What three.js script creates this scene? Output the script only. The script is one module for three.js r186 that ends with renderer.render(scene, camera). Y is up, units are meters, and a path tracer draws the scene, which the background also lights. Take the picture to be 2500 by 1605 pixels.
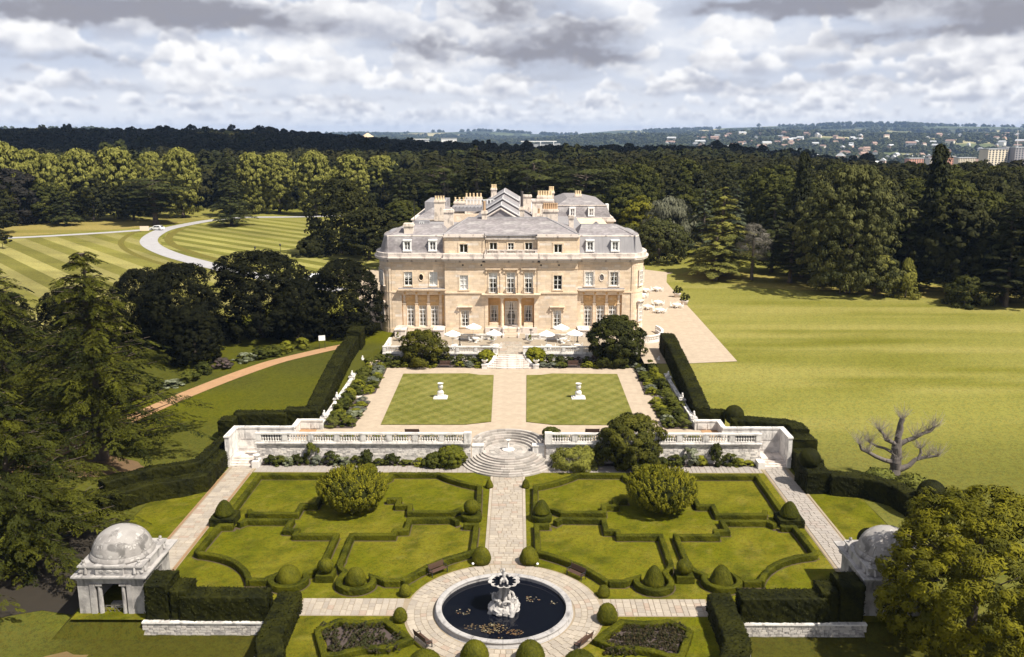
import * as THREE from 'three';
import { mergeGeometries } from 'three/addons/utils/BufferGeometryUtils.js';
import { MarchingCubes } from 'three/addons/objects/MarchingCubes.js';

// ---------- noise and random ----------
function rng(seed) { let a = seed >>> 0; return () => { a = (a + 0x6D2B79F5) | 0; let t = Math.imul(a ^ (a >>> 15), 1 | a); t = (t + Math.imul(t ^ (t >>> 7), 61 | t)) ^ t; return ((t ^ (t >>> 14)) >>> 0) / 4294967296; }; }
const PERM = new Uint8Array(512); { const r = rng(77), p = [...Array(256).keys()]; for (let i = 255; i > 0; i--) { const j = Math.floor(r() * (i + 1)); [p[i], p[j]] = [p[j], p[i]]; } for (let i = 0; i < 512; i++) PERM[i] = p[i & 255]; }
const VAL = new Float32Array(256); { const r = rng(5); for (let i = 0; i < 256; i++) VAL[i] = r() * 2 - 1; }
const fade = (t) => t * t * t * (t * (t * 6 - 15) + 10);
function n2(x, y) { const i = Math.floor(x), j = Math.floor(y), u = fade(x - i), v = fade(y - j), a = PERM[i & 255], b = PERM[(i + 1) & 255], J = j & 255, K = (j + 1) & 255; const p = VAL[PERM[a + J]], q = VAL[PERM[b + J]], r = VAL[PERM[a + K]], s = VAL[PERM[b + K]]; const l = p + (q - p) * u; return l + (r + (s - r) * u - l) * v; }
function n2p(x, y, per) { const i = Math.floor(x), j = Math.floor(y), u = fade(x - i), v = fade(y - j), w = (k) => ((k % per) + per) % per, a = PERM[w(i) & 255], b = PERM[w(i + 1) & 255], J = w(j) & 255, K = w(j + 1) & 255; const p = VAL[PERM[a + J]], q = VAL[PERM[b + J]], r = VAL[PERM[a + K]], s = VAL[PERM[b + K]]; const l = p + (q - p) * u; return l + (r + (s - r) * u - l) * v; }
const fbm = (x, y, o = 4) => { let s = 0, a = 0.5; for (let k = 0; k < o; k++) { s += a * n2(x + k * 17.3, y - k * 9.1); x *= 2.03; y *= 2.03; a *= 0.5; } return s; };
const fbmp = (x, y, per, o = 4) => { let s = 0, a = 0.5; for (let k = 0; k < o; k++) { s += a * n2p(x, y, per); x *= 2; y *= 2; per *= 2; a *= 0.5; } return s; };
const clamp = (x, a = 0, b = 1) => Math.min(b, Math.max(a, x));
const S = (a, b, x) => { const t = clamp((x - a) / (b - a)); return t * t * (3 - 2 * t); };
const lerp = (a, b, t) => a + (b - a) * t;
const mix3 = (a, b, t) => [lerp(a[0], b[0], t), lerp(a[1], b[1], t), lerp(a[2], b[2], t)];

// ---------- camera, sky, sun ----------
const scene = new THREE.Scene();
const camera = new THREE.PerspectiveCamera(40.275, 1024 / 657, 0.5, 20000);
camera.position.set(1.0, 36, 0); camera.rotation.order = 'YXZ'; camera.rotation.set(-0.21201, 0.005952, 0);
const renderer = new THREE.WebGLRenderer({ antialias: true });
renderer.toneMapping = THREE.LinearToneMapping; renderer.toneMappingExposure = 1.64;
renderer.shadowMap.enabled = true;

const SUN_DIR = new THREE.Vector3(0.48, 0.82, 0.34).normalize();
const sun = new THREE.DirectionalLight(new THREE.Color(1.0, 0.93, 0.80), 5.0);
sun.name = 'sun'; sun.position.copy(SUN_DIR).multiplyScalar(600).add(new THREE.Vector3(0, 0, -150)); sun.target.position.set(0, 0, -150);
sun.castShadow = true; sun.shadow.radius = 1.4; sun.shadow.mapSize.set(4096, 4096);
Object.assign(sun.shadow.camera, { left: -260, right: 260, top: 260, bottom: -260, near: 10, far: 1500 });
scene.add(sun, sun.target);

// A sky of cumulus rows seen low over the horizon: white heads, flat blue-grey bases, smaller with distance.
{
  const W = 3072, H = 1536, data = new Float32Array(W * H * 4), rows = [], K = 0.675;
  for (let e = 0.3, i = 0; e < 75; i++) { const s = 0.34 + 0.34 * e; rows.push({ e, s, i }); e += s * 0.5; }
  rows.reverse();
  const masses = [[-21, 6.8, 7.5, 0.95, 2.3], [-27, 6.3, 4, 0.6, 0.7], [-12.5, 6.3, 3.5, 0.6, 0.7], [-6, 5.2, 4.5, 0.8, 0.8], [2.6, 4.9, 4.6, 1.1, 1.5], [-0.5, 7.4, 3.0, 1.6, 1.0], [4.5, 6.2, 2.5, 0.9, 0.7], [17, 7.3, 6.5, 0.75, 2.0], [23, 5.4, 6, 0.7, 1.0], [28, 6.3, 5, 1.7, 1.1], [-25, 4.2, 4.5, 0.4, 0.8], [12, 2.9, 8, 0.3, 0.55], [-13, 2.1, 6, 0.25, 0.5], [2, 3.6, 4, 0.45, 0.6], [23, 3.3, 6, 0.35, 0.45], [-2, 2.0, 7, 0.3, 0.35], [13, 4.3, 3, 0.3, 0.5], [-23, 2.6, 5, 0.3, 0.5], [20, 4.6, 3, 0.3, 0.4]];
  const lights = [[6.6, 7.9, 2.4, 1.6, 1], [-14, 4.6, 6, 0.8, 0.9], [-3, 3.9, 3, 0.5, 0.8], [11, 5.6, 5, 1, 0.8], [-20, 3.1, 3, 0.5, 0.7], [-7, 7.3, 3, 0.5, 0.6], [-20, 5.0, 6, 0.35, 0.6], [18, 5.6, 5, 0.8, 0.5], [8, 4.2, 3, 0.4, 0.7], [-10, 3.4, 6, 0.4, 0.6]];
  for (let r = H / 2; r < H; r++) {
    const e = ((r + 0.5) / H - 0.5) * 180;
    for (let c = 0; c < W; c++) {
      const th = ((c + 0.5) / W - 0.5) * 2 * Math.PI, x = Math.cos(th), z = Math.sin(th);
      let phi = Math.atan2(x, -z) * 180 / Math.PI;
      const wx = phi + 1.6 * fbm(phi * 0.3, e * 0.9 + 3, 4) + 0.5 * fbm(phi * 1.5, e * 3.5, 4), we = e + 0.8 * fbm(phi * 0.4 + 40, e * 1.1, 4) + 0.32 * fbm(phi * 1.9, e * 4.4 + 9, 4);
      let dark = 0, light = 0;
      if (e < 16 && Math.abs(phi) < 60) { for (const m of masses) { const dy = (lerp(e, we, 0.75) - m[1]) / m[3], q = (lerp(phi, wx, 0.8) - m[0]) ** 2 / m[2] ** 2 + (dy < 0 ? (dy * 1.5) ** 2 : (dy * 0.75) ** 2); if (q < 7) dark += m[4] * Math.exp(-q * 1.1) * (dy > 0 ? 1 - 0.3 * clamp(dy) : 1); } for (const m of lights) { const q = ((wx - m[0]) / m[2]) ** 2 + ((we - m[1]) / m[3]) ** 2; if (q < 6) light += m[4] * Math.exp(-q); } }
      const gen = S(8, 12, e) + S(34, 50, Math.abs(phi)) * S(2, 6, e); dark += clamp(gen) * clamp(0.62 + 1.1 * fbm(wx * 0.05 + 7, we * 0.12, 4));
      let col = mix3([0.86, 0.87, 0.90], [0.55, 0.61, 0.74], S(0.2, 5, e + 0.8 * fbm(wx * 0.3, we * 1.4)));
      if (e > 12) col = mix3(col, [0.30, 0.37, 0.50], S(12, 45, e));
      for (const w of rows) {
        if (e < w.e - w.s * 0.8 || e > w.e + w.s * 2.3) continue;
        const f = phi / w.s + 0.3 * fbm(phi / w.s * 0.7 + w.i, e / w.s, 3), b = w.e + w.s * 0.5 * fbm(f * 0.2 + w.i * 7.7, w.i * 3.1, 3), up = 0.42 + 1.25 * fbm(f * 0.2 + w.i * 13.7, w.i * 5.3, 4);
        if (up <= 0) continue;
        const bil = fbm(f * 0.9 + w.i * 3, e / w.s * 1.3, 6), t = b + w.s * (0.1 + 1.35 * up) + w.s * 1.05 * bil;
        const a = S(0, w.s * 0.12, t - e) * S(-0.12 * w.s, w.s * 0.3, e - b + w.s * 0.35 * bil);
        if (a <= 0) continue;
        const h = clamp((e - b) / Math.max(0.25 * w.s, t - b)), k = clamp(0.08 + 0.85 * Math.pow(h, 0.8) + 1.0 * fbm(f * 1.3 + 5, e / w.s * 2.0 + w.i, 5));
        col = mix3(col, mix3([0.50, 0.52, 0.60], [1.02, 1.01, 1.005], k), a * 0.9);
      }
      const tx = clamp(1 + 0.6 * fbm(wx * 0.7 + 3, we * 2.1, 5), 0.5, 1.5), dk = S(0.0, 1.05, dark * tx), lk = clamp(light * tx * 0.8);
      col = mix3(col, [1.04, 1.03, 1.02], lk * (1 - dk) * 0.8);
      col = mix3(col, mix3([0.44, 0.455, 0.525], [0.25, 0.25, 0.29], S(0.4, 1.5, dark * tx)), dk * 0.93);
      col = mix3(col, [0.86, 0.87, 0.90], S(2.0, 0, e) * 0.65);
      const i = (r * W + c) * 4; data[i] = col[0] * K; data[i + 1] = col[1] * K; data[i + 2] = col[2] * K; data[i + 3] = 1;
    }
  }
  for (let i = 0; i < W * H / 2; i++) { data[i * 4] = 0.16; data[i * 4 + 1] = 0.16; data[i * 4 + 2] = 0.13; data[i * 4 + 3] = 1; }
  const sky = new THREE.DataTexture(data, W, H, THREE.RGBAFormat, THREE.FloatType);
  sky.mapping = THREE.EquirectangularReflectionMapping; sky.magFilter = THREE.LinearFilter; sky.needsUpdate = true;
  scene.background = sky; scene.environment = sky;
}
// ---------- bookkeeping ----------
const taken = {};
function numbered(n) { const k = taken[n] = (taken[n] ?? -1) + 1; return k ? n + '_' + String(k).padStart(3, '0') : n; }
function shade(o) { o.castShadow = true; o.receiveShadow = true; return o; }
function tag(o, label, category, group, kind) { if (label) o.userData.label = label; if (category) o.userData.category = category; if (group) o.userData.group = group; if (kind) o.userData.kind = kind; return o; }
function thing(name, label, category, pos = [0, 0, 0], turn = 0, group) { const o = new THREE.Group(); o.name = numbered(name); o.position.set(...pos); o.rotation.y = turn; scene.add(o); return tag(o, label, category, group); }
function part(name, geo, mat, parent, label) { const g = Array.isArray(geo) ? merge(geo) : geo; if (mat.map || mat.bumpMap) metres(g); const m = shade(new THREE.Mesh(g, mat)); m.name = name; parent.add(m); if (label) m.userData.label = label; return m; }
function solo(name, geo, mat, label, category, group, pos = [0, 0, 0], turn = 0) { const m = part(numbered(name), geo, mat, scene); m.position.set(...pos); m.rotation.y = turn; return tag(m, label, category, group); }
function struct(name, geo, mat) { const m = part(numbered(name), geo, mat, scene); m.userData.kind = 'structure'; return m; }
function copy(o, name, pos, turn, label, scale) { const c = o.clone(); c.name = numbered(name); c.userData = { ...o.userData }; if (label) c.userData.label = label; c.position.set(...pos); c.rotation.y = turn; if (scale) c.scale.set(...(scale.length ? scale : [scale, scale, scale])); scene.add(c); return c; }
const ORD = ['first', 'second', 'third', 'fourth', 'fifth', 'sixth', 'seventh', 'eighth', 'ninth', 'tenth', 'eleventh', 'twelfth', 'thirteenth', 'fourteenth', 'fifteenth', 'sixteenth'];

// ---------- geometry ----------
function plain(g) { if (g.index) g = g.toNonIndexed(); for (const k of Object.keys(g.attributes)) if (!['position', 'normal', 'uv', 'color'].includes(k)) g.deleteAttribute(k); const n = g.attributes.position.count; if (!g.attributes.normal) g.computeVertexNormals(); if (!g.attributes.uv) g.setAttribute('uv', new THREE.BufferAttribute(new Float32Array(n * 2), 2)); g.morphAttributes = {}; return g; }
function merge(list) { list = list.map(plain); if (list.some((g) => g.attributes.color)) for (const g of list) if (!g.attributes.color) g.setAttribute('color', new THREE.BufferAttribute(new Float32Array(g.attributes.position.count * 3).fill(1), 3)); return list.length === 1 ? list[0] : mergeGeometries(list); }
// uv in metres, each face laid flat along its main direction
function metres(g) {
  if (g.userData.metres) return g; g.userData.metres = true;
  const p = g.attributes.position, n = g.attributes.normal, uv = new Float32Array(p.count * 2);
  for (let i = 0; i < p.count; i++) { const ax = Math.abs(n.getX(i)), ay = Math.abs(n.getY(i)), az = Math.abs(n.getZ(i)), x = p.getX(i), y = p.getY(i), z = p.getZ(i); if (ay >= ax && ay >= az) { uv[i * 2] = x; uv[i * 2 + 1] = z; } else if (ax > az) { uv[i * 2] = z; uv[i * 2 + 1] = y; } else { uv[i * 2] = x; uv[i * 2 + 1] = y; } }
  g.setAttribute('uv', new THREE.BufferAttribute(uv, 2)); return g;
}
const box = (x0, x1, y0, y1, z0, z1) => new THREE.BoxGeometry(Math.abs(x1 - x0), Math.abs(y1 - y0), Math.abs(z1 - z0)).translate((x0 + x1) / 2, (y0 + y1) / 2, (z0 + z1) / 2);
const cyl = (r0, r1, y0, y1, x, z, n = 10) => new THREE.CylinderGeometry(r1, r0, y1 - y0, n).translate(x, (y0 + y1) / 2, z);
const lathe = (pts, n = 12) => new THREE.LatheGeometry(pts.map(([r, y]) => new THREE.Vector2(r, y)), n);
function bar(a, b, r, r2 = r, n = 6) { const A = new THREE.Vector3(...a), B = new THREE.Vector3(...b), d = B.clone().sub(A), g = new THREE.CylinderGeometry(r2, r, d.length(), n, 1); g.translate(0, d.length() / 2, 0); g.applyQuaternion(new THREE.Quaternion().setFromUnitVectors(new THREE.Vector3(0, 1, 0), d.normalize())); return g.translate(...a); }
const shapeOf = (pts) => new THREE.Shape(pts.map(([x, y]) => new THREE.Vector2(x, y)));
// a flat-topped solid over a plan outline [[x, z], ...]
function slab(plan, y0, y1, holes = []) { const s = shapeOf(plan.map(([x, z]) => [x, -z])); for (const h of holes) s.holes.push(new THREE.Path(h.map(([x, z]) => new THREE.Vector2(x, -z)))); return new THREE.ExtrudeGeometry(s, { depth: y1 - y0, bevelEnabled: false, curveSegments: 1 }).rotateX(-Math.PI / 2).translate(0, y0, 0); }
// a wall standing in the x-y plane with openings [x0, y0, x1, y1]; its front face lies at z
function wallWith(x0, x1, y0, y1, z, thick, holes = []) { const s = shapeOf([[x0, y0], [x1, y0], [x1, y1], [x0, y1]]); for (const h of holes) s.holes.push(h.length === 4 ? new THREE.Path([[h[0], h[1]], [h[2], h[1]], [h[2], h[3]], [h[0], h[3]]].map(([x, y]) => new THREE.Vector2(x, y))) : new THREE.Path().absellipse(h[0], h[1], h[2], h[3], 0, Math.PI * 2)); return new THREE.ExtrudeGeometry(s, { depth: thick, bevelEnabled: false, curveSegments: 12 }).translate(0, 0, z - thick); }
function soup(tris) { const a = new Float32Array(tris.length * 9); let i = 0; for (const t of tris) for (const v of t) { a[i++] = v[0]; a[i++] = v[1]; a[i++] = v[2]; } const g = new THREE.BufferGeometry(); g.setAttribute('position', new THREE.BufferAttribute(a, 3)); g.computeVertexNormals(); return g; }
// sloping skirt between two outlines of equal length, with the top closed if asked
function skirt(A, ya, B, yb, cap = true, floor = false) { const t = [], n = A.length; for (let i = 0; i < n; i++) { const j = (i + 1) % n, a = [A[i][0], ya, A[i][1]], b = [A[j][0], ya, A[j][1]], c = [B[j][0], yb, B[j][1]], d = [B[i][0], yb, B[i][1]]; t.push([a, b, c], [a, c, d]); } if (cap) for (const f of THREE.ShapeUtils.triangulateShape(B.map(([x, z]) => new THREE.Vector2(x, -z)), [])) t.push(f.map((k) => [B[k][0], yb, B[k][1]])); const g = soup(t); return g; }
// hip or gable roof over a rectangle: ridge along x or z; hip = how far each end slopes in
function roofOver(x0, x1, z0, z1, y0, y1, axis, hipA, hipB) { const mx = (x0 + x1) / 2, mz = (z0 + z1) / 2, a = [x0, y0, z1], b = [x1, y0, z1], c = [x1, y0, z0], d = [x0, y0, z0]; if (axis === 'x') { const r = [x0 + hipA, y1, mz], s = [x1 - hipB, y1, mz]; return soup([[a, b, s], [a, s, r], [c, d, r], [c, r, s], [d, a, r], [b, c, s]]); } const r = [mx, y1, z1 - hipA], s = [mx, y1, z0 + hipB]; return soup([[a, b, r], [c, d, s], [b, c, s], [b, s, r], [d, a, r], [d, r, s]]); }
function tint(g, c) { const n = g.attributes.position.count, a = new Float32Array(n * 3); for (let i = 0; i < n; i++) a.set(c, i * 3); g.setAttribute('color', new THREE.BufferAttribute(a, 3)); return g; }
// smooth figure from tapered bones [[a, ra, b, rb], ...]
function figure(bones, cell, pad = 0.15) {
  const lo = [9e9, 9e9, 9e9], hi = [-9e9, -9e9, -9e9]; for (const [a, ra, b, rb] of bones) for (let k = 0; k < 3; k++) { lo[k] = Math.min(lo[k], a[k] - ra, b[k] - rb); hi[k] = Math.max(hi[k], a[k] + ra, b[k] + rb); }
  const size = Math.max(hi[0] - lo[0], hi[1] - lo[1], hi[2] - lo[2]) + pad, c = [0, 1, 2].map((k) => (lo[k] + hi[k]) / 2), n = Math.min(72, Math.max(16, Math.ceil(size / cell)));
  const mc = new MarchingCubes(n, new THREE.MeshStandardMaterial(), false, false, 200000); mc.isolation = 0; const kk = size * 0.025;
  for (let z = 0; z < n; z++) for (let y = 0; y < n; y++) for (let x = 0; x < n; x++) {
    const p = [x, y, z].map((q, k) => c[k] + ((q - n / 2) / (n / 2)) * size / 2); let d = 9;
    for (const [a, ra, b, rb] of bones) { const ab = [b[0] - a[0], b[1] - a[1], b[2] - a[2]], ap = [p[0] - a[0], p[1] - a[1], p[2] - a[2]], l = ab[0] ** 2 + ab[1] ** 2 + ab[2] ** 2, t = l ? clamp((ab[0] * ap[0] + ab[1] * ap[1] + ab[2] * ap[2]) / l) : 0; const e = Math.hypot(ap[0] - ab[0] * t, ap[1] - ab[1] * t, ap[2] - ab[2] * t) - lerp(ra, rb, t); const h = clamp(0.5 + 0.5 * (d - e) / kk); d = lerp(d, e, h) - kk * h * (1 - h); }
    mc.field[x + y * n + z * n * n] = -d;
  }
  mc.update(); const cnt = mc.count ?? mc.geometry.drawRange.count, g = new THREE.BufferGeometry(), src = mc.positionArray ?? mc.geometry.attributes.position.array, nrm = mc.normalArray ?? mc.geometry.attributes.normal.array;
  g.setAttribute('position', new THREE.BufferAttribute(Float32Array.from(src.subarray(0, cnt * 3)), 3)); g.setAttribute('normal', new THREE.BufferAttribute(Float32Array.from(nrm.subarray(0, cnt * 3)), 3));
  g.scale(size / 2, size / 2, size / 2).translate(...c); g.computeVertexNormals(); return g;
}
// roughened lump, for rocks and clipped bushes
function lump(rx, ry, rz, seed, amp = 0.12, det = 3, freq = 1.7) { const g = new THREE.IcosahedronGeometry(1, det), p = g.attributes.position; for (let i = 0; i < p.count; i++) { const x = p.getX(i), y = p.getY(i), z = p.getZ(i), k = 1 + amp * (n2(x * freq + seed, y * freq + z * 1.3 * freq) + 0.6 * n2(z * freq * 2.3 + seed, x * freq * 2.1 - y * freq * 2)); p.setXYZ(i, x * rx * k, y * ry * k, z * rz * k); } g.computeVertexNormals(); return g; }

// ---------- textures and materials ----------
function tex(size, metresWide, f, srgb = true) {
  const d = new Uint8Array(size * size * 4), e = (c) => 255 * clamp(c <= 0.0031308 ? c * 12.92 : 1.055 * Math.pow(c, 1 / 2.4) - 0.055);
  for (let y = 0; y < size; y++) for (let x = 0; x < size; x++) { const c = f(x / size, y / size), i = (y * size + x) * 4; for (let k = 0; k < 3; k++) d[i + k] = srgb ? e(c[k]) : 255 * clamp(c[k]); d[i + 3] = 255; }
  const t = new THREE.DataTexture(d, size, size); t.wrapS = t.wrapT = THREE.RepeatWrapping; t.magFilter = THREE.LinearFilter; t.minFilter = THREE.LinearMipmapLinearFilter; t.generateMipmaps = true; if (srgb) t.colorSpace = THREE.SRGBColorSpace; t.repeat.set(1 / metresWide, 1 / metresWide); t.needsUpdate = true; return t;
}
const sc = (c, k) => [c[0] * k, c[1] * k, c[2] * k];
const M = (o) => { const m = new THREE.MeshStandardMaterial({ roughness: 0.85, side: THREE.DoubleSide, ...o }); if (Array.isArray(o.color)) m.color.setRGB(...o.color); return m; };
const rt = rng(31);
// neutral grass grain (multiplied by vertex colours)
const grainTex = tex(512, 7, (u, v) => { const k = 0.88 + 0.16 * n2p(u * 26, v * 26, 26) + 0.24 * n2p(u * 190, v * 190, 190) + 0.16 * n2p(u * 90, v * 90, 90), w = 0.12 * n2p(u * 60, v * 60, 60); return [clamp(k + w), clamp(k), clamp(k - w * 1.2)]; });
const gravelTex = tex(512, 5, (u, v) => { const k = 0.9 + 0.14 * fbmp(u * 8, v * 8, 8, 4) + 0.13 * n2p(u * 180, v * 180, 180); return [k, k, k].map((q) => clamp(q)); });
// sandstone ashlar: courses of blocks that differ in tone, some replaced by paler stone
function ashlar(size, wide, course, len, base, pale, spread, stain) {
  const nC = Math.round(wide / course), nL = Math.round(wide / len), r = rng(9), tone = [], shift = []; for (let j = 0; j < nC; j++) { shift.push(r()); tone.push([...Array(nL)].map(() => { const q = r(); return q > 0.93 ? mix3(base, pale, 0.5 + r() * 0.5) : sc(mix3(base, pale, r() * 0.28), 1 - spread / 2 + r() * spread); })); }
  return tex(size, wide, (u, v) => { const cy = v * nC, j = Math.floor(cy) % nC, cx = u * nL + shift[j], i = Math.floor(cx) % nL, fy = cy % 1, fx = cx % 1, joint = Math.min(fy, 1 - fy) * course < 0.012 || Math.min(fx, 1 - fx) * len < 0.010 ? 0.82 : 1; const k = joint * (1 + 0.14 * fbmp(u * 18, v * 18, 18, 3) + 0.06 * n2p(u * 200, v * 200, 200)), s = clamp(fbmp(u * 4 + 1, v * 4, 4, 4) * 2.2 - 0.1) * stain; return mix3(sc(tone[j][i], k), sc([0.25, 0.23, 0.21], k), s); });
}
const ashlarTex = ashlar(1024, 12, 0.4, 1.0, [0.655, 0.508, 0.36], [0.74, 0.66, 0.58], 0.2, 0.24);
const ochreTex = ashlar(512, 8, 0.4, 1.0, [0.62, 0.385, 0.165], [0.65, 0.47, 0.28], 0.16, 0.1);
const whiteStoneTex = tex(512, 4, (u, v) => { const g = clamp(fbmp(u * 5, v * 5, 5, 5) * 1.9 + 0.12), h = clamp(fbmp(u * 9 + 4, v * 3, 9, 4) * 2 - 0.25), k = 1 + 0.08 * n2p(u * 120, v * 120, 120); return sc(mix3(mix3([0.66, 0.63, 0.60], [0.40, 0.38, 0.37], g), [0.16, 0.15, 0.15], h * 0.7), k); });
const domeTex = tex(512, 6, (u, v) => { const g = clamp(fbmp(u * 5, v * 5, 5, 5) * 1.6 + 0.5), h = 0.75 * S(0.22, 0.5, fbmp(u * 7 + 2, v * 7, 7, 5)), l = S(0.25, 0.4, fbmp(u * 16 + 2, v * 16, 16, 4)); return mix3(mix3(mix3([0.30, 0.28, 0.27], [0.20, 0.185, 0.175], g), [0.05, 0.047, 0.045], h * 0.85), [0.48, 0.46, 0.44], l * 0.6); });
const slateTex = tex(512, 6, (u, v) => { const cy = v * 24, j = Math.floor(cy), cx = u * 15 + (j % 2) * 0.5, i = Math.floor(cx) % 15, t = VAL[PERM[(i + PERM[j % 24]) & 255]], e = Math.min(cy % 1, 0.5) * 2 < 0.16 ? 0.8 : 1; const k = e * (1 + 0.16 * t) * (1 + 0.35 * fbmp(u * 5, v * 5, 5, 4)); return sc(mix3([0.215, 0.195, 0.205], [0.33, 0.31, 0.31], clamp(0.4 + 1.2 * fbmp(u * 3 + 5, v * 6, 3, 4))), k); });
const leadTex = tex(512, 6, (u, v) => { const k = (1 + 0.2 * fbmp(u * 12, v * 3, 3, 4)) * ((u * 10) % 1 < 0.06 ? 0.8 : 1), s = clamp(fbmp(u * 22, v * 2, 2, 4) * 1.8 + 0.1); return sc(mix3([0.27, 0.26, 0.275], [0.46, 0.45, 0.46], s), k); });
const barkTex = tex(256, 2, (u, v) => { const k = 1 + 0.6 * fbmp(u * 18, v * 4, 4, 4); return sc([0.085, 0.065, 0.05], k); });
const roadTex = tex(256, 6, (u, v) => { const k = 1 + 0.15 * fbmp(u * 6, v * 6, 6, 4) + 0.1 * n2p(u * 90, v * 90, 90); return sc([0.34, 0.33, 0.345], k); });
const noiseBump = tex(256, 1.6, (u, v) => { const k = 0.5 + 0.5 * fbmp(u * 8, v * 8, 8, 5); return [k, k, k]; }, false);
const MAT = {
  grass: new THREE.MeshPhysicalMaterial({ map: grainTex, vertexColors: true, roughness: 0.95, specularIntensity: 0.2, side: THREE.DoubleSide }), gravel: M({ map: gravelTex, color: [0.43, 0.345, 0.26], roughness: 0.95 }), path: M({ map: gravelTex, color: [0.37, 0.215, 0.11], roughness: 0.95 }), road: M({ map: roadTex, roughness: 0.9 }),
  ashlar: M({ map: ashlarTex, bumpMap: noiseBump, bumpScale: 0.012 }), ochre: M({ map: ochreTex, bumpMap: noiseBump, bumpScale: 0.01 }), trim: M({ map: ashlarTex, color: [1.06, 1.06, 1.05], bumpMap: noiseBump, bumpScale: 0.01 }), cornice: M({ map: whiteStoneTex, color: [0.95, 0.88, 0.84], bumpMap: noiseBump, bumpScale: 0.015 }),
  stone: M({ map: whiteStoneTex, bumpMap: noiseBump, bumpScale: 0.015 }), dome: M({ map: domeTex, bumpMap: noiseBump, bumpScale: 0.02 }), slate: M({ map: slateTex, roughness: 0.7 }), lead: M({ map: leadTex, roughness: 0.6 }),
  chimney: M({ map: whiteStoneTex, color: [1.1, 1.0, 0.9], bumpMap: noiseBump, bumpScale: 0.01 }), pot: M({ color: [0.42, 0.28, 0.17] }), buffPot: M({ color: [0.62, 0.48, 0.30] }), white: M({ color: [0.82, 0.82, 0.81], roughness: 0.5 }), iron: M({ color: [0.02, 0.02, 0.022], roughness: 0.5 }), wood: M({ color: [0.075, 0.04, 0.028], roughness: 0.6 }), woodDark: M({ color: [0.03, 0.022, 0.018], roughness: 0.6 }),
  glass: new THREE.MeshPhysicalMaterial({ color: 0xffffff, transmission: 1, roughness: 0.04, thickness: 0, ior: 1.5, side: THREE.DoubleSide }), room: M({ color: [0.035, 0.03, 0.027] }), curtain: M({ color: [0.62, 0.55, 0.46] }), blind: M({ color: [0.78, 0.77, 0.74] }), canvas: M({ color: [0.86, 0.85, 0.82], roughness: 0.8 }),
  bark: M({ map: barkTex }), deadwood: M({ map: barkTex, color: [1.45, 1.6, 1.85] }), leaf: new THREE.MeshPhysicalMaterial({ color: new THREE.Color().setRGB(0.74, 0.79, 0.74), vertexColors: true, roughness: 0.75, specularIntensity: 0.2, side: THREE.DoubleSide }), soil: M({ map: gravelTex, color: [0.07, 0.05, 0.045] }),
  grey: M({ map: whiteStoneTex, color: [0.57, 0.565, 0.575], bumpMap: noiseBump, bumpScale: 0.02 }), tread: M({ map: whiteStoneTex, color: [0.80, 0.69, 0.57], bumpMap: noiseBump, bumpScale: 0.012 }), rim: M({ map: whiteStoneTex, color: [0.55, 0.55, 0.57], bumpMap: noiseBump, bumpScale: 0.02, roughness: 0.75 }),
  water: new THREE.MeshPhysicalMaterial({ color: new THREE.Color().setRGB(0.0035, 0.0045, 0.009), roughness: 0.03, ior: 1.33, side: THREE.DoubleSide }),
};
// ---------- terrain ----------
const PROF = [[-400, -1.2], [60, -1.2], [64, -0.9], [76, -0.1], [92, 0.1], [97, 0.6], [112, 2.3], [127, 3.6], [145, 3.75], [180, 4.0], [240, 5], [330, 6], [470, 6.5], [20000, 6.5]];
function prof(d) { for (let i = 1; i < PROF.length; i++) if (d <= PROF[i][0]) { const [a, p] = PROF[i - 1], [b, q] = PROF[i]; return lerp(p, q, (d - a) / (b - a)); } return 6.5; }
function ter(x, z) {
  const d = -z; let h = prof(d); if (d < 100 || (d < 470 && x < 60)) return h;
  const D = Math.hypot(x, z), phi = Math.atan2(x, d) * 57.3, far = S(470, 800, d);
  h -= 17 * S(270, 800, D) * S(11, 25, phi); if (d < 470) return h;
  h += far * (14 * S(470, 1300, D) * S(-5, -17, phi) + 3 * S(470, 1000, D) * S(3, -8, phi) + 2.0 * fbm(x / 300, z / 300, 3));
  h -= 27 * S(850, 1600, D) * S(-9, 4, phi) + 14 * S(1500, 2600, D) * S(-2, -14, phi);
  h += S(2600, 5200, D) * (46 + 42 * fbm(x / 1500 + 3, z / 1500 + 1, 4)) * S(0.0, 9, phi + 3 * n2(D / 900, 1)) + S(5500, 8500, D) * (52 + 46 * fbm(x / 1700 + 8, z / 1700, 4));
  h += 62 * Math.exp(-(((D - 3800) / 700) ** 2)) * S(-21, -25, phi) * (0.8 + 0.5 * fbm(x / 300, z / 300, 3));
  h += 40 * S(3000, 4600, D) * S(10, 16, phi) * (0.85 + 0.25 * fbm(x / 700, z / 700, 3));
  return h;
}
const GRASS = { lawn: [0.205, 0.195, 0.042], parterre: [0.106, 0.108, 0.003], dark: [0.085, 0.088, 0.012], pale: [0.255, 0.23, 0.062], floor: [0.030, 0.029, 0.012] };
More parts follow.
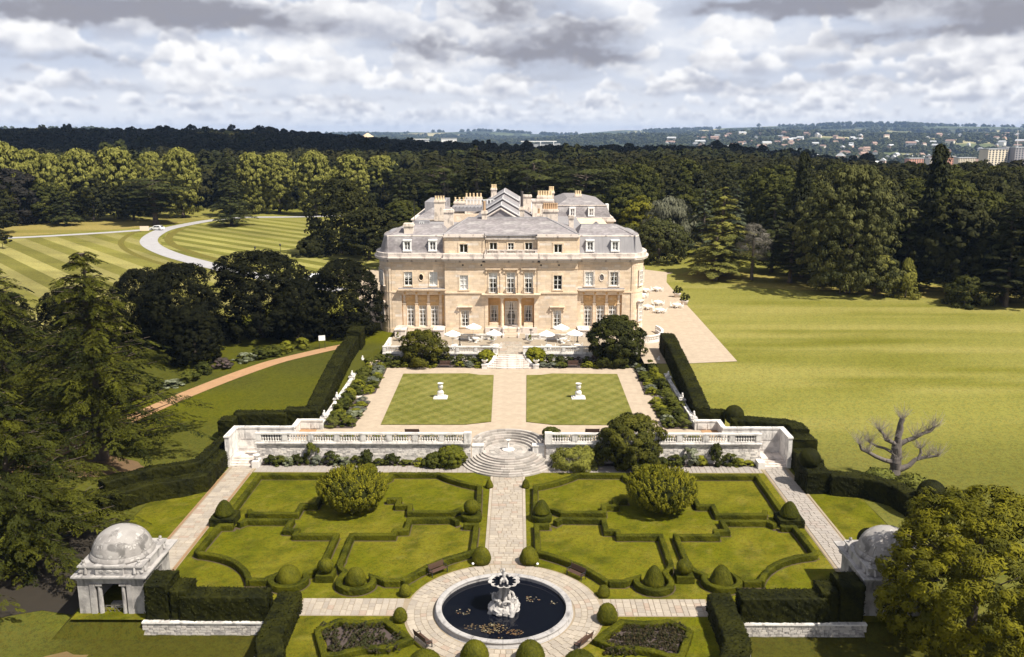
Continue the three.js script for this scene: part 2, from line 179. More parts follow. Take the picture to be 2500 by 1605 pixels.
{
  const lines = (list) => { const o = []; for (const [a, b, s] of list) for (let v = a; v < b - 1e-6; v += s) o.push(v); return o; };
  const xh = [...lines([[0.001, 200, 4], [200, 500, 20], [500, 2000, 90], [2000, 9000, 420]]), 9000]; const xs = [...new Set([...xh.map((v) => -v).reverse(), ...xh, 17, 17.02, -17, -17.02, 36, 36.02, -36, -36.02, 33.2, 33.22, -33.2, -33.22, 21.3, 21.32, -21.3, -21.32, 27.2, -27.2])].sort((a, b) => a - b);
  const ds = [...new Set([...lines([[-200, -20, 30], [-20, 470, 2], [470, 900, 14], [900, 2500, 50], [2500, 5000, 160], [5000, 12000, 400]]), 12000, 38.98, 61.8, 61.82, 73.98, 74.02, 89.98, 90.02, 97.02, 135.02, 240.02])].sort((a, b) => a - b);
  const nx = xs.length, nz = ds.length, P = new Float32Array(nx * nz * 3), C = new Float32Array(nx * nz * 3), I = [];
  for (let j = 0; j < nz; j++) for (let i = 0; i < nx; i++) {
    const x = xs[i], d = ds[j], ax = Math.abs(x); let y = ter(x, -d);
    if ((ax <= 33.201 && d > 61.81 && d < 97.01) || (ax <= 36.001 && d > 73.99 && d < 90.01) || (ax <= 17.001 && d > 38.99 && d < 61.81)) y = -1.6; else if (ax <= 21.31 && d >= 97.01 && d < 135.01) y = 0; else if (ax < 20 && d >= 135.01 && d < 240) y = 2;
    const k = (j * nx + i) * 3; P[k] = x; P[k + 1] = y; P[k + 2] = -d;
    const D = Math.hypot(x, d), w = fbm(x / 26, d / 12, 4), w2 = fbm(x / 70 + 9, d / 5, 3); const w3 = fbm(x / 34 + 4, d / 2.6 + x * 0.02, 3); let c = mix3(GRASS.lawn, GRASS.pale, clamp(0.35 + 1.5 * w2 + 1.3 * w3)); c = mix3(c, GRASS.parterre, clamp(0.05 + 0.9 * w - 0.5 * w3));
    if (x < -20) c = mix3(c, mix3(sc(GRASS.parterre, 0.85), sc(GRASS.dark, 0.75), clamp(0.5 + w * 1.6)), S(190, 150, d));  // left lawn: cloud shade put into the grass colour
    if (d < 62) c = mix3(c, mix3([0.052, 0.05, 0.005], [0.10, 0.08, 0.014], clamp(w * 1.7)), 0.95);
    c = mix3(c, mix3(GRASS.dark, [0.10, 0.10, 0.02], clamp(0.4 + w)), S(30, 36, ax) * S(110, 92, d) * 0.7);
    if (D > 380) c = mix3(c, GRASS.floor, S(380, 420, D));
    if (D > 1600) { const f = fbm(x / 420 + 20, d / 420, 3); c = mix3(c, f > 0.16 ? [0.42, 0.37, 0.20] : f > 0.02 ? [0.12, 0.14, 0.06] : [0.05, 0.06, 0.03], S(1600, 2200, D)); }
    C[k] = c[0]; C[k + 1] = c[1]; C[k + 2] = c[2];
    if (i && j) { const a = (j - 1) * nx + i - 1, b = a + 1, e = a + nx, f = e + 1; I.push(a, b, f, a, f, e); }
  }
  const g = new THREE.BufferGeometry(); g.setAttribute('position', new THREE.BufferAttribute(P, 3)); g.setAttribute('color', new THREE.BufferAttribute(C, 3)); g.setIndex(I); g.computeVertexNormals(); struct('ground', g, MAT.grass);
}
// a sheet lying on the terrain: its plan is cut along the terrain's own lines
function clipBand(poly, d0, d1) { for (const [lim, keep] of [[d0, 1], [d1, -1]]) { const out = []; for (let i = 0; i < poly.length; i++) { const a = poly[i], b = poly[(i + 1) % poly.length], fa = keep * (-a[1] - lim), fb = keep * (-b[1] - lim); if (fa >= 0) out.push(a); if ((fa > 0 && fb < 0) || (fa < 0 && fb > 0)) { const t = fa / (fa - fb); out.push([lerp(a[0], b[0], t), lerp(a[1], b[1], t)]); } } poly = out; if (poly.length < 3) return null; } return poly; }
function drape(poly, dy, h = null, band = 2) {
  const tris = []; let lo = 9e9, hi = -9e9; for (const [, z] of poly) { lo = Math.min(lo, -z); hi = Math.max(hi, -z); }
  for (let d = Math.floor(lo / band) * band; d < hi; d += band) { const q = clipBand(poly, d, d + band); if (!q) continue; for (const f of THREE.ShapeUtils.triangulateShape(q.map(([x, z]) => new THREE.Vector2(x, -z)), [])) tris.push(f.map((k) => [q[k][0], (h ?? ter(q[k][0], q[k][1])) + dy, q[k][1]])); }
  return soup(tris);
}
function ribbon(pts, w, dy, h = null) {
  const c = new THREE.CatmullRomCurve3(pts.map(([x, z]) => new THREE.Vector3(x, 0, z))), n = pts.length * 8, L = [], R = []; for (let i = 0; i <= n; i++) { const p = c.getPoint(i / n), t = c.getTangent(i / n), wi = Array.isArray(w) ? lerp(w[0], w[1], i / n) : w; L.push([p.x - t.z * wi / 2, p.z + t.x * wi / 2]); R.push([p.x + t.z * wi / 2, p.z - t.x * wi / 2]); }
  const list = []; for (let i = 0; i < n; i++) { const g = drape([L[i], L[i + 1], R[i + 1], R[i]], dy, h); if (g.attributes.position.count) list.push(g); } return list;
}
const patchy = (a, b, fx, fz, seed = 0) => (g) => { const p = g.attributes.position, c = new Float32Array(p.count * 3); for (let i = 0; i < p.count; i++) c.set(mix3(a, b, clamp(0.5 + 1.5 * fbm(p.getX(i) * fx + seed, p.getZ(i) * fz + seed, 4))), i * 3); g.setAttribute('color', new THREE.BufferAttribute(c, 3)); return g; };

// mown stripes as bands of grass of their own
function striped(poly, ang, width, A, B, dy, jit = 0, h = null) {
  const c = Math.cos(ang), s = Math.sin(ang), r = rng(3), list = []; const to = ([x, z]) => [x * c + z * s, -x * s + z * c], back = ([u, v]) => [u * c - v * s, u * s + v * c]; const q = poly.map(to); let lo = 9e9, hi = -9e9; for (const [, v] of q) { lo = Math.min(lo, v); hi = Math.max(hi, v); }
  let k = 0; for (let v = lo; v < hi; v += width, k++) { const b = clipBand(q, -(v + width), -v); if (!b) continue; const g = drape(b.map(back), dy, h, 4); if (!g.attributes.position.count) continue; const base = k % 2 ? A : B, m = 1 + (r() - 0.5) * jit, pos = g.attributes.position, col = new Float32Array(pos.count * 3); for (let i = 0; i < pos.count; i++) col.set(sc(base, m * (1 + 0.5 * fbm(pos.getX(i) / 9, pos.getZ(i) / 9, 3))), i * 3); g.setAttribute('color', new THREE.BufferAttribute(col, 3)); list.push(g); }
  return list;
}
struct('lawn', striped([[-61, -203], [-94, -241], [-106, -267], [-111, -287], [-112, -306], [-107, -322], [-95, -331], [-70, -322], [-50, -270], [-26, -214], [-40, -206], [-48, -196]], 0.72, 3.3, [0.265, 0.245, 0.072], [0.15, 0.146, 0.028], 0.03, 0.25), MAT.grass);
struct('lawn', striped([[-230, -250], [-156, -267], [-125, -289], [-115, -272], [-101, -248], [-87, -231], [-63, -207], [-45, -192], [-48, -160], [-70, -145], [-140, -150], [-230, -200]], 0.86, 4.2, [0.285, 0.255, 0.085], [0.17, 0.158, 0.035], 0.03, 0.4), MAT.grass);
struct('meadow', [patchy([0.30, 0.235, 0.075], [0.19, 0.17, 0.04], 0.05, 0.12)(drape([[-230, -268], [-156, -276], [-127, -300], [-117, -318], [-112, -332], [-150, -330], [-230, -310]], 0.03))], MAT.grass);
const driveway = [[-36, -186], [-50, -196.5], [-64.2, -208.7], [-80, -224.5], [-92, -238], [-103, -254], [-109.5, -267.5], [-113.8, -283], [-115.5, -296], [-114, -310], [-109.5, -326], [-101, -336], [-85, -338], [-60, -345]];
struct('road', ribbon(driveway, 5, 0.07), MAT.road);
struct('grass_verge', ribbon(driveway.slice(2, 9).map(([x, z], i) => [x - 6.6 - i * 0.15, z + 4.6 - i * 0.55]), 1.7, 0.05).map((g) => tint(g, [0.15, 0.13, 0.028])), MAT.grass);
struct('grass_verge', ribbon(driveway.slice(2, 9).map(([x, z], i) => [x + 4.6, z - 3.4]), 2.4, 0.05).map((g) => tint(g, [0.15, 0.13, 0.028])), MAT.grass);
struct('road', ribbon([[-240, -252], [-200, -261], [-155.6, -272.5], [-140, -281], [-126, -291], [-116, -301]], 4.2, 0.06), MAT.road);
struct('gravel_path', ribbon([[-24.5, -138.5], [-28.5, -134.5], [-37.8, -122.4], [-48, -104], [-54, -92], [-62, -80]], 2.3, 0.04), MAT.path);
struct('gravel_court', [drape([[-19, -152], [-27, -156], [-31, -178], [-36, -196], [-41, -205], [-36, -212], [-20, -214], [-19, -240], [-15, -240], [-15, -152]], 0.04)], MAT.gravel);
struct('gravel_court', [drape([[19.5, -126.5], [25.4, -126.5], [33.3, -127.7], [33.7, -159], [34, -196], [35.8, -206.5], [37.6, -208.6], [32, -213], [20, -216], [19.5, -216]], 0.04)], MAT.gravel);
struct('rough_grass', [patchy([0.31, 0.25, 0.07], [0.13, 0.12, 0.025], 0.12, 0.3)(drape([[37.5, -205], [52, -190], [69, -184], [84, -177.5], [97, -168], [125, -153], [150, -150], [140, -175], [100, -190], [70, -200], [45, -215]], 0.03))], MAT.grass);
{ // brown needle litter under the big cedar, painted shade under the nearest one, bare earth by the pavilion
  const ring = (cx, cz, rx, rz, sd) => [...Array(28)].map((_, i) => { const a = i / 28 * 6.283, k = 1 + 0.35 * n2(i * 0.7 + sd, sd); return [cx + Math.cos(a) * rx * k, cz + Math.sin(a) * rz * k]; });
  struct('litter_and_painted_shade', [drape(ring(-45.6, -93.6, 5.5, 2.6, 2), 0.03)], M({ map: gravelTex, color: [0.14, 0.085, 0.04] }));
  struct('litter_and_painted_shade', [drape(ring(-41, -70, 9, 9, 7), 0.025)], M({ map: gravelTex, color: [0.022, 0.016, 0.009] })); struct('bare_earth', [drape(ring(-31.5, -57.5, 2.6, 1.6, 5), 0.03)], M({ map: gravelTex, color: [0.15, 0.095, 0.035] }));  // near-black sheet below the nearest cedar: canopy shade painted into the ground colour
}

// ---------- parterre floor ----------
const gridSheet = (x0, x1, z0, z1, y, step) => { const g = new THREE.PlaneGeometry(x1 - x0, z1 - z0, Math.ceil((x1 - x0) / step), Math.ceil((z1 - z0) / step)).rotateX(-Math.PI / 2).translate((x0 + x1) / 2, y, (z0 + z1) / 2); return g; };
const parterreTone = (g) => { const p = g.attributes.position, c = new Float32Array(p.count * 3); for (let i = 0; i < p.count; i++) { const x = p.getX(i), z = p.getZ(i), w = fbm(x * 0.22, z * 0.22, 4), s = Math.sin((x + z) * 1.7) * 0.5 + 0.5; let k = mix3(GRASS.parterre, [0.145, 0.132, 0.009], clamp(0.25 + 1.9 * w)); k = mix3(k, [0.06, 0.064, 0.003], clamp(2.2 * fbm(x * 0.6 + 30, z * 0.6, 4)) * 0.8); k = mix3(k, [0.19, 0.16, 0.03], clamp(3 * fbm(x * 1.4 + 60, z * 1.4, 3) - 0.5) * 0.5); c.set(sc(k, 0.94 + 0.08 * s), i * 3); } g.setAttribute('color', new THREE.BufferAttribute(c, 3)); return g; };
struct('parterre_lawn', [parterreTone(gridSheet(-33, 33, -97, -61.8, 0, 0.5)), parterreTone(gridSheet(-36, -33, -90, -74, 0, 0.5)), parterreTone(gridSheet(33, 36, -90, -74, 0, 0.5)), parterreTone(gridSheet(-17, 17, -61.8, -40, 0, 0.5))], MAT.grass);

for (const q of [-1, 1]) struct('grass_bank', [soup([[[q * 27.2, 0.003, -62.3], [q * 33, 0.003, -62.3], [q * 34.3, -1.35, -60.6]], [[q * 27.2, 0.003, -62.3], [q * 34.3, -1.35, -60.6], [q * 27.2, -1.35, -60.6]], [[q * 33, 0.003, -62.3], [q * 33, 0.003, -74], [q * 34.6, -1.0, -74]], [[q * 33, 0.003, -62.3], [q * 34.6, -1.0, -74], [q * 34.3, -1.35, -60.6]], [[q * 33, 0.003, -73.9], [q * 36, 0.003, -73.9], [q * 36, -1.2, -72.6]], [[q * 33, 0.003, -73.9], [q * 36, -1.2, -72.6], [q * 33, -1.2, -72.6]], [[q * 36, 0.003, -73.9], [q * 36, 0.003, -90], [q * 37.4, -0.4, -90]], [[q * 36, 0.003, -73.9], [q * 37.4, -0.4, -90], [q * 37.4, -1.2, -72.6]]])].map((g) => tint(g, [0.056, 0.054, 0.006])), MAT.grass);
// paving: a bed of pale sand, and stones laid on it one by one
const stoneGeo = [0, 1, 2].map((s) => { const g = new THREE.BoxGeometry(1, 1, 1, 1, 1, 1).toNonIndexed(), p = g.attributes.position, r = rng(s + 50); const off = [...Array(8)].map(() => [(r() - 0.5) * 0.05, (r() - 0.5) * 0.05]); for (let i = 0; i < p.count; i++) { const k = (p.getX(i) > 0 ? 1 : 0) + (p.getY(i) > 0 ? 2 : 0) + (p.getZ(i) > 0 ? 4 : 0), up = p.getY(i) > 0 ? 0.965 : 1; p.setXYZ(i, p.getX(i) * up + off[k & 5][0], p.getY(i), p.getZ(i) * up + off[k & 5][1]); } g.computeVertexNormals(); return g; });
const stoneMats = [...Array(12)].map((_, i) => { const r = rng(i + 400), a = mix3([0.42, 0.36, 0.29], [0.35, 0.305, 0.26], r()); const m = M({ map: gravelTex.clone(), color: sc(i === 7 ? [0.38, 0.295, 0.235] : a, 0.86 + r() * 0.24), roughness: 0.9, bumpMap: noiseBump, bumpScale: 0.006 }); m.map.repeat.set(0.14, 0.14); m.map.offset.set(r(), r()); return m; });
for (const g of stoneGeo) g.userData.metres = true;
const greyStoneMats = stoneMats.map((m, i) => { const k = m.clone(); k.color.lerp(new THREE.Color().setRGB(0.30, 0.275, 0.265), 0.6); return k; });
function lay(root, list, mats = stoneMats, name = 'paving_stone', most = 300) { // list: [x, z, w, d, turn, y]
  const r = rng(list.length + 7), ord = list.map((s) => ({ s, d: Math.hypot(s[0], s[1]) / Math.sqrt(s[2] * s[3]) })).sort((a, b) => a.d - b.d), rest = mats.map(() => []);
  ord.forEach(({ s: [x, z, w, d, t = 0, y = 0.02] }, i) => { const mi = Math.floor(r() * mats.length), g = stoneGeo[i % 3], m = new THREE.Mesh(g, mats[mi]); m.position.set(x, y, z); m.rotation.y = t; m.scale.set(w, 0.05, d); m.name = name; if (i < most) root.add(shade(m)); else { m.updateMatrix(); rest[mi].push(g.clone().applyMatrix4(m.matrix)); } });
  rest.forEach((l, i) => { if (!l.length) return; const m = part(name, l, mats[i], root); m.userData.kind = 'stuff'; });
}
function rows(x0, x1, z0, z1, along, size, seed, skip) { // courses across the walking direction
  const r = rng(seed), o = [], L = along === 'z'; let p = L ? z0 : x0, end = L ? z1 : x1; while (p < end - 0.12) { let h = size * (0.75 + r() * 0.6); if (end - p - h < 0.25) h = end - p; let q = (L ? x0 : z0), e = L ? x1 : z1; while (q < e - 0.05) { let w = size * (0.8 + r() * 1.3); if (e - q - w < 0.3) w = e - q; const cx = L ? q + w / 2 : p + h / 2, cz = L ? p + h / 2 : q + w / 2, sw = (L ? w : h) - 0.03, sd = (L ? h : w) - 0.03; if (!skip || !skip(cx, cz)) o.push([cx, cz, sw, sd]); q += w; } p += h; } return o;
}
const pathGroup = (name) => { const o = new THREE.Group(); o.name = numbered(name); o.userData.kind = 'structure'; scene.add(o); return o; };
const sand = M({ map: gravelTex, color: [0.30, 0.24, 0.17] });
const inRing = (x, z, r0, r1) => { const q = Math.hypot(x, z + 63.3); return q > r0 && q < r1; };
{ const p = pathGroup('stone_path'); part('joint_bed', slab([[-1.85, -70.6], [1.85, -70.6], [1.85, -92.4], [-1.85, -92.4]], -0.02, 0.006), sand, p); lay(p, rows(-1.55, 1.55, -92.3, -70.6, 'z', 0.46, 11, (x, z) => inRing(x, z, 0, 7.75)));
  for (const s of [-1, 1]) for (let z = -71.2; z > -92.2; z -= 1.6) part('edging_stone', box(s * 1.58, s * 1.84, 0, 0.05, z, z - 1.57), stoneMats[Math.abs(Math.round(z * 3)) % 5], p); }
for (const s of [-1, 1]) {
  let p = pathGroup('stone_path'); part('joint_bed', slab([[s * 7.2, -62.45], [s * 16, -62.45], [s * 16, -65.1], [s * 7.2, -65.1]].sort((a, b) => 0), -0.02, 0.006), sand, p);
  lay(p, rows(s < 0 ? -15.9 : 7.2, s < 0 ? -7.2 : 15.9, -65.05, -62.5, 'x', 0.5, 21 + s, (x, z) => inRing(x, z, 0, 7.7)));
  p = pathGroup('stone_path'); part('joint_bed', slab([[s * 27.95, -68.2], [s * 31, -68.2], [s * 31, -94], [s * 27.95, -94]], -0.02, 0.006), sand, p);
  lay(p, rows(s < 0 ? -30.6 : 28.3, s < 0 ? -28.3 : 30.6, -93.9, -68.3, 'z', 0.5, 31 + s), s > 0 ? greyStoneMats : stoneMats);
  for (const x of [28.12, 30.85]) part('kerb_strip', box(s * (x - 0.11), s * (x + 0.11), 0, 0.045, -68.3, -92), s > 0 ? sand : M({ map: gravelTex, color: [0.28, 0.17, 0.09] }), p);
}
{ const p = pathGroup('stone_path'); part('joint_bed', slab([[-27.9, -92.35], [27.9, -92.35], [27.9, -94.35], [-27.9, -94.35]], -0.02, 0.006), sand, p); lay(p, rows(-27.8, 27.8, -94.3, -92.4, 'x', 0.5, 41, (x, z) => Math.hypot(x, z + 96.1) < 5.15), greyStoneMats); }
{ const p = pathGroup('fountain_paving'), list = [], r = rng(61); part('joint_bed', slab([...Array(64)].map((_, i) => [Math.sin(i / 32 * Math.PI) * 7.72, -63.3 - Math.cos(i / 32 * Math.PI) * 7.72]), -0.02, 0.010), sand, p);
  for (let k = 0, R = 5.5; R < 7.5; k++) { const w = k === 3 ? 0.62 : 0.42 + r() * 0.12; let a = r(); const end = a + 6.283; while (a < end - 0.02) { let da = (0.38 + r() * 0.42) / (R + w / 2); if (end - a - da < 0.04) da = end - a; const m = a + da / 2; list.push([Math.sin(m) * (R + w / 2), -63.3 - Math.cos(m) * (R + w / 2), da * (R + w * 0.42) - 0.03, w - 0.03, -m]); a += da; } R += w; }
  lay(p, list); }
// ---------- terraces and steps ----------
const arc = (cx, cz, r, a0, a1, n) => [...Array(n + 1)].map((_, i) => { const a = lerp(a0, a1, i / n); return [cx + Math.sin(a) * r, cz + Math.cos(a) * r]; });
{ // garden terrace with gravel walks
  const bite = arc(0, -96.1, 4.02, -Math.PI / 2, -Math.PI * 1.5, 40);
  struct('garden_terrace', slab([[-24.3, -95.4], [-4.1, -95.4], ...bite, [4.1, -95.4], [24.3, -95.4], [24.3, -99.8], [22, -99.8], [22, -133], [-22, -133], [-22, -99.8], [-24.3, -99.8]], -0.1, 2.42), MAT.gravel);
  const mow = (seed) => (g) => { const p = g.attributes.position, c = new Float32Array(p.count * 3); for (let i = 0; i < p.count; i++) { const x = p.getX(i), z = p.getZ(i), a = Math.sin((x + z * 0.8) * 2.6) > 0 ? 1 : 0, b = Math.sin((x - z * 0.8) * 2.6) > 0 ? 1 : 0; let k = mix3([0.135, 0.135, 0.026], [0.215, 0.20, 0.055], 0.45 * a + 0.25 * b + 0.6 * fbm(x * 0.3 + seed, z * 0.3, 3) + 0.1); c.set(k, i * 3); } g.setAttribute('color', new THREE.BufferAttribute(c, 3)); return g; };
  for (const s of [-1, 1]) {
    const plan = [[15.4, -124.75], [6.0, -125], [4.4, -124.2], [2.35, -124.1], [2.1, -102.7], [4.6, -101.8], [5.2, -101.55], [15.2, -101.5]].map(([x, z]) => [s * x, z]);
    const list = []; for (let x = 2; x < 15.6; x += 0.3) { const a = s < 0 ? -(x + 0.3) : x; let q = plan; const cut = (f) => { const o = []; for (let i = 0; i < q.length; i++) { const A = q[i], B = q[(i + 1) % q.length], fa = f(A), fb = f(B); if (fa >= 0) o.push(A); if (fa * fb < 0) { const t = fa / (fa - fb); o.push([lerp(A[0], B[0], t), lerp(A[1], B[1], t)]); } } q = o; }; cut(([X]) => X - a); if (q.length > 2) cut(([X]) => a + 0.3 - X); if (q.length > 2) { const g = drape(q, 0.065, 2.42, 0.3); if (g.attributes.position.count) list.push(g); } }
    struct('terrace_lawn', [mow(s * 9)(merge(list))], MAT.grass);
    struct('turf_edge', [tint(slab(plan, 2.40, 2.475), [0.07, 0.06, 0.012])], MAT.grass);
  }
}
// blocks of stone for a wall face looking towards +z: rows between y0 and y1, from x0 to x1
const wallMats = [...Array(10)].map((_, i) => { const r = rng(i + 900), m = M({ map: whiteStoneTex.clone(), color: sc(mix3([1.25, 1.21, 1.17], [0.92, 0.90, 0.90], r()), 0.85 + 0.25 * r()), bumpMap: noiseBump, bumpScale: 0.012 }); m.map.repeat.set(0.22, 0.22); m.map.offset.set(r(), r()); return m; });
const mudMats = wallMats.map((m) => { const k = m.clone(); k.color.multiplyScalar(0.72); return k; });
function masonry(root, x0, x1, y0, y1, z, course, len, seed, mats = wallMats, most = 300) {
  const r = rng(seed), all = [], n = Math.round((y1 - y0) / course), h = (y1 - y0) / n; for (let j = 0; j < n; j++) { let x = x0 - r() * 0.2; while (x < x1 - 0.03) { const a = Math.max(x, x0); let w = len * (0.6 + r() * 0.9); if (x1 - x - w < 0.15) w = x1 - x; all.push([(a + x + w) / 2, y0 + (j + 0.5) * h, x + w - a - 0.018, h - 0.018, r()]); x += w; } }
  all.sort((a, b) => b[2] * b[3] - a[2] * a[3]); const rest = [];
  all.forEach(([x, y, w, hh, q], i) => { const m = new THREE.Mesh(stoneGeo[i % 3], mats[Math.floor(q * mats.length)]); m.name = 'stone_block'; m.rotation.x = Math.PI / 2; m.scale.set(w, 0.12, hh); m.position.set(x, y, z - 0.045 + q * 0.03); if (i < most) root.add(shade(m)); else { m.updateMatrix(); rest.push(m.geometry.clone().applyMatrix4(m.matrix)); } });
  if (rest.length) part('stone_block', rest, mats[2], root).userData.kind = 'stuff';
}
const balGeo = plain(lathe([[0.0, 0], [0.105, 0], [0.105, 0.06], [0.06, 0.09], [0.065, 0.14], [0.115, 0.26], [0.12, 0.33], [0.06, 0.52], [0.05, 0.58], [0.075, 0.62], [0.10, 0.66], [0.10, 0.70], [0, 0.70]], 9)); metres(balGeo);
// a run of balusters between piers, from A to B on plan, standing on y
function balustrade(root, A, B, y, h, bays, perBay, pier = 0.5, mat = MAT.stone, wide = 0.36) {
  const L = Math.hypot(B[0] - A[0], B[1] - A[1]), a = Math.atan2(-(B[1] - A[1]), B[0] - A[0]), put = (g) => g.rotateY(a).translate(A[0], y, A[1]), w = wide / 2, bl = (L - pier) / bays;
  part('plinth', put(box(0, L, 0, 0.16, -w, w)), mat, root); part('rail', put(box(-0.04, L + 0.04, h - 0.17, h, -w - 0.05, w + 0.05)), mat, root);
  for (let k = 0; k <= bays; k++) part('pier', put(merge([box(k * bl, k * bl + pier, 0.155, h - 0.165, -w - 0.01, w + 0.01), box(k * bl + 0.1, k * bl + pier - 0.1, 0.25, h - 0.27, -w - 0.03, w + 0.03)])), mat, root);
  const s = (h - 0.33) / 0.7; for (let k = 0; k < bays; k++) for (let i = 0; i < perBay; i++) { const t = k * bl + pier + (i + 0.5) * (bl - pier) / perBay, m = shade(new THREE.Mesh(balGeo, mat)); m.name = 'baluster'; m.position.set(A[0] + Math.cos(a) * t, y + 0.16, A[1] - Math.sin(a) * t); m.scale.set(1, s, 1); root.add(m); }
}
for (const s of [-1, 1]) {
  const side = s < 0 ? 'left' : 'right', fr = (a, b) => [Math.min(s * a, s * b), Math.max(s * a, s * b)];
  const w = thing('terrace_wall', `white stone retaining wall below the garden terrace, ${side} of the circular steps`, 'wall');
  let [x0, x1] = fr(4.2, 28.2); part('wall_core', box(x0, x1, 0, 2.22, -95.25, -95.75), MAT.stone, w); masonry(w, x0, x1, 0, 2.2, -95.2, 0.2, 0.5, s + 5);
  part('coping', merge([box(x0 - 0.05, x1 + 0.05, 2.2, 2.34, -95.02, -95.8), box(x0 - 0.08, x1 + 0.08, 2.342, 2.46, -94.93, -95.85)]), MAT.stone, w);
  const b = thing('balustrade', `long white stone balustrade on the terrace wall ${side} of the circular steps`, 'balustrade');
  balustrade(b, [s < 0 ? x0 : x0, -95.25], [x1, -95.25], 2.462, 1.12, 8, 8, 0.62);
  part('pier', box(s < 0 ? -4.9 : 4.1, s < 0 ? -4.1 : 4.9, 2.465, 3.65, -94.95, -95.6), MAT.stone, b);
  for (const q of [0, 1]) part('panel', box(s * (24.6 - q * 0) - 0 * q, s * 27.6, 2.62, 3.40, -95.42, -95.50), MAT.stone, b);
  // stair at the outer end
  const st = thing('garden_stair', `white walled stone stair at the ${side} end of the terrace wall`, 'staircase');
  for (let k = 0; k < 4; k++) { [x0, x1] = fr(28.4, 30.85); part('step', box(x0, x1, k ? 0 : -0.05, 0.175 * (k + 1), -93.9 - k * 0.38, -97.1), MAT.cornice, st); }
  for (let k = 0; k < 10; k++) { [x0, x1] = fr(28.3 - k * 0.38, 24.35); part('step', box(x0, x1, 0.6, 0.7 + 0.172 * (k + 1), -95.85, -97.1), MAT.cornice, st); }
  const wl = (a, b, z0, z1, y1) => { const [p, q] = fr(a, b); return merge([box(p, q, -0.4, y1 - 0.18, z0, z1), box(p - 0.08, q + 0.08, y1 - 0.18, y1, z0 + 0.08, z1 - 0.08), box(p - 0.04, q + 0.04, 1.0, 1.15, z0 + 0.04, z1 - 0.04)]); };
  part('parapet', wl(30.86, 31.3, -93.9, -97.11, 3.6), MAT.stone, st); part('parapet', wl(24.4, 31.26, -97.12, -97.5, 3.62), MAT.stone, st); part('parapet', wl(24.3, 24.68, -97.52, -99.7, 3.6), MAT.stone, st); part('parapet', wl(21.7, 24.66, -99.72, -100.1, 3.62), MAT.stone, st);
  for (const x of [25.2, 27.4, 29.6]) { [x0, x1] = fr(x - 0.95, x + 0.95); part('panel', box(x0, x1, 2.2, 3.25, -97.07, -97.13), MAT.stone, st); }
  for (const x of [22.0, 23.2]) { [x0, x1] = fr(x, x + 1.05); part('panel', box(x0, x1, 2.6, 3.25, -99.66, -99.73), MAT.stone, st); }
  [x0, x1] = fr(22.4, 24.3); part('landing', box(x0, x1, 2.3, 2.46, -97.6, -99.7), MAT.path, st);
  [x0, x1] = fr(27.6, 28.35); part('end_block', box(x0, x1, 0, 0.75, -93.5, -94.9), MAT.stone, st);
  if (s < 0) part('urn', lathe([[0, 0], [0.2, 0], [0.12, 0.12], [0.36, 0.5], [0.42, 0.62], [0.3, 0.6], [0, 0.5]], 14).translate(-27.98, 0.75, -94.2), MAT.stone, st);
  // low wall with statues along the side of the terrace
  const sw = thing('side_wall', `low stone wall with statues along the ${side} border`, 'wall'); [x0, x1] = fr(21.75, 22.1);
  part('wall_core', box(x0, x1, 1.2, 3.05, -100.15, -131.5), MAT.stone, sw); part('coping', box(x0 - 0.07, x1 + 0.07, 3.05, 3.2, -100.15, -131.5), MAT.stone, sw);
  for (const z of [-101.6, -109.2, -119.9, -128.5]) part('pier', merge([box(s * 21.92 - 0.36, s * 21.92 + 0.36, 1.5, 3.32, z - 0.36, z + 0.36), box(s * 21.92 - 0.42, s * 21.92 + 0.42, 3.32, 3.42, z - 0.42, z + 0.42)]), MAT.stone, sw);
}
// seated stone child on each pier
const puttoGeo = figure([[[0, 0.06, 0], 0.2, [0, 0.3, 0], 0.17], [[0, 0.3, 0], 0.16, [0.02, 0.52, 0.03], 0.13], [[0.03, 0.66, 0.04], 0.115, [0.03, 0.7, 0.04], 0.11], [[0.11, 0.46, 0.02], 0.065, [0.24, 0.3, 0.12], 0.05], [[-0.1, 0.46, 0.02], 0.065, [-0.25, 0.36, 0.1], 0.05], [[-0.25, 0.36, 0.1], 0.05, [-0.2, 0.5, 0.2], 0.04], [[0.1, 0.16, 0.08], 0.09, [0.14, 0.2, 0.32], 0.07], [[-0.1, 0.16, 0.08], 0.09, [-0.15, 0.18, 0.3], 0.07], [[0.14, 0.2, 0.32], 0.06, [0.13, 0.0, 0.36], 0.05], [[-0.15, 0.18, 0.3], 0.06, [-0.13, 0.0, 0.34], 0.05]], 0.032);
for (const s of [-1, 1]) [-101.6, -109.2, -119.9, -128.5].forEach((z, i) => solo('garden_statue', puttoGeo, MAT.stone, `small seated stone child on the ${ORD[i]} pier of the ${s < 0 ? 'left' : 'right'} border wall from the front`, 'statue', 'statues on the border walls', [s * 21.92, 3.42, z], s * -0.9));

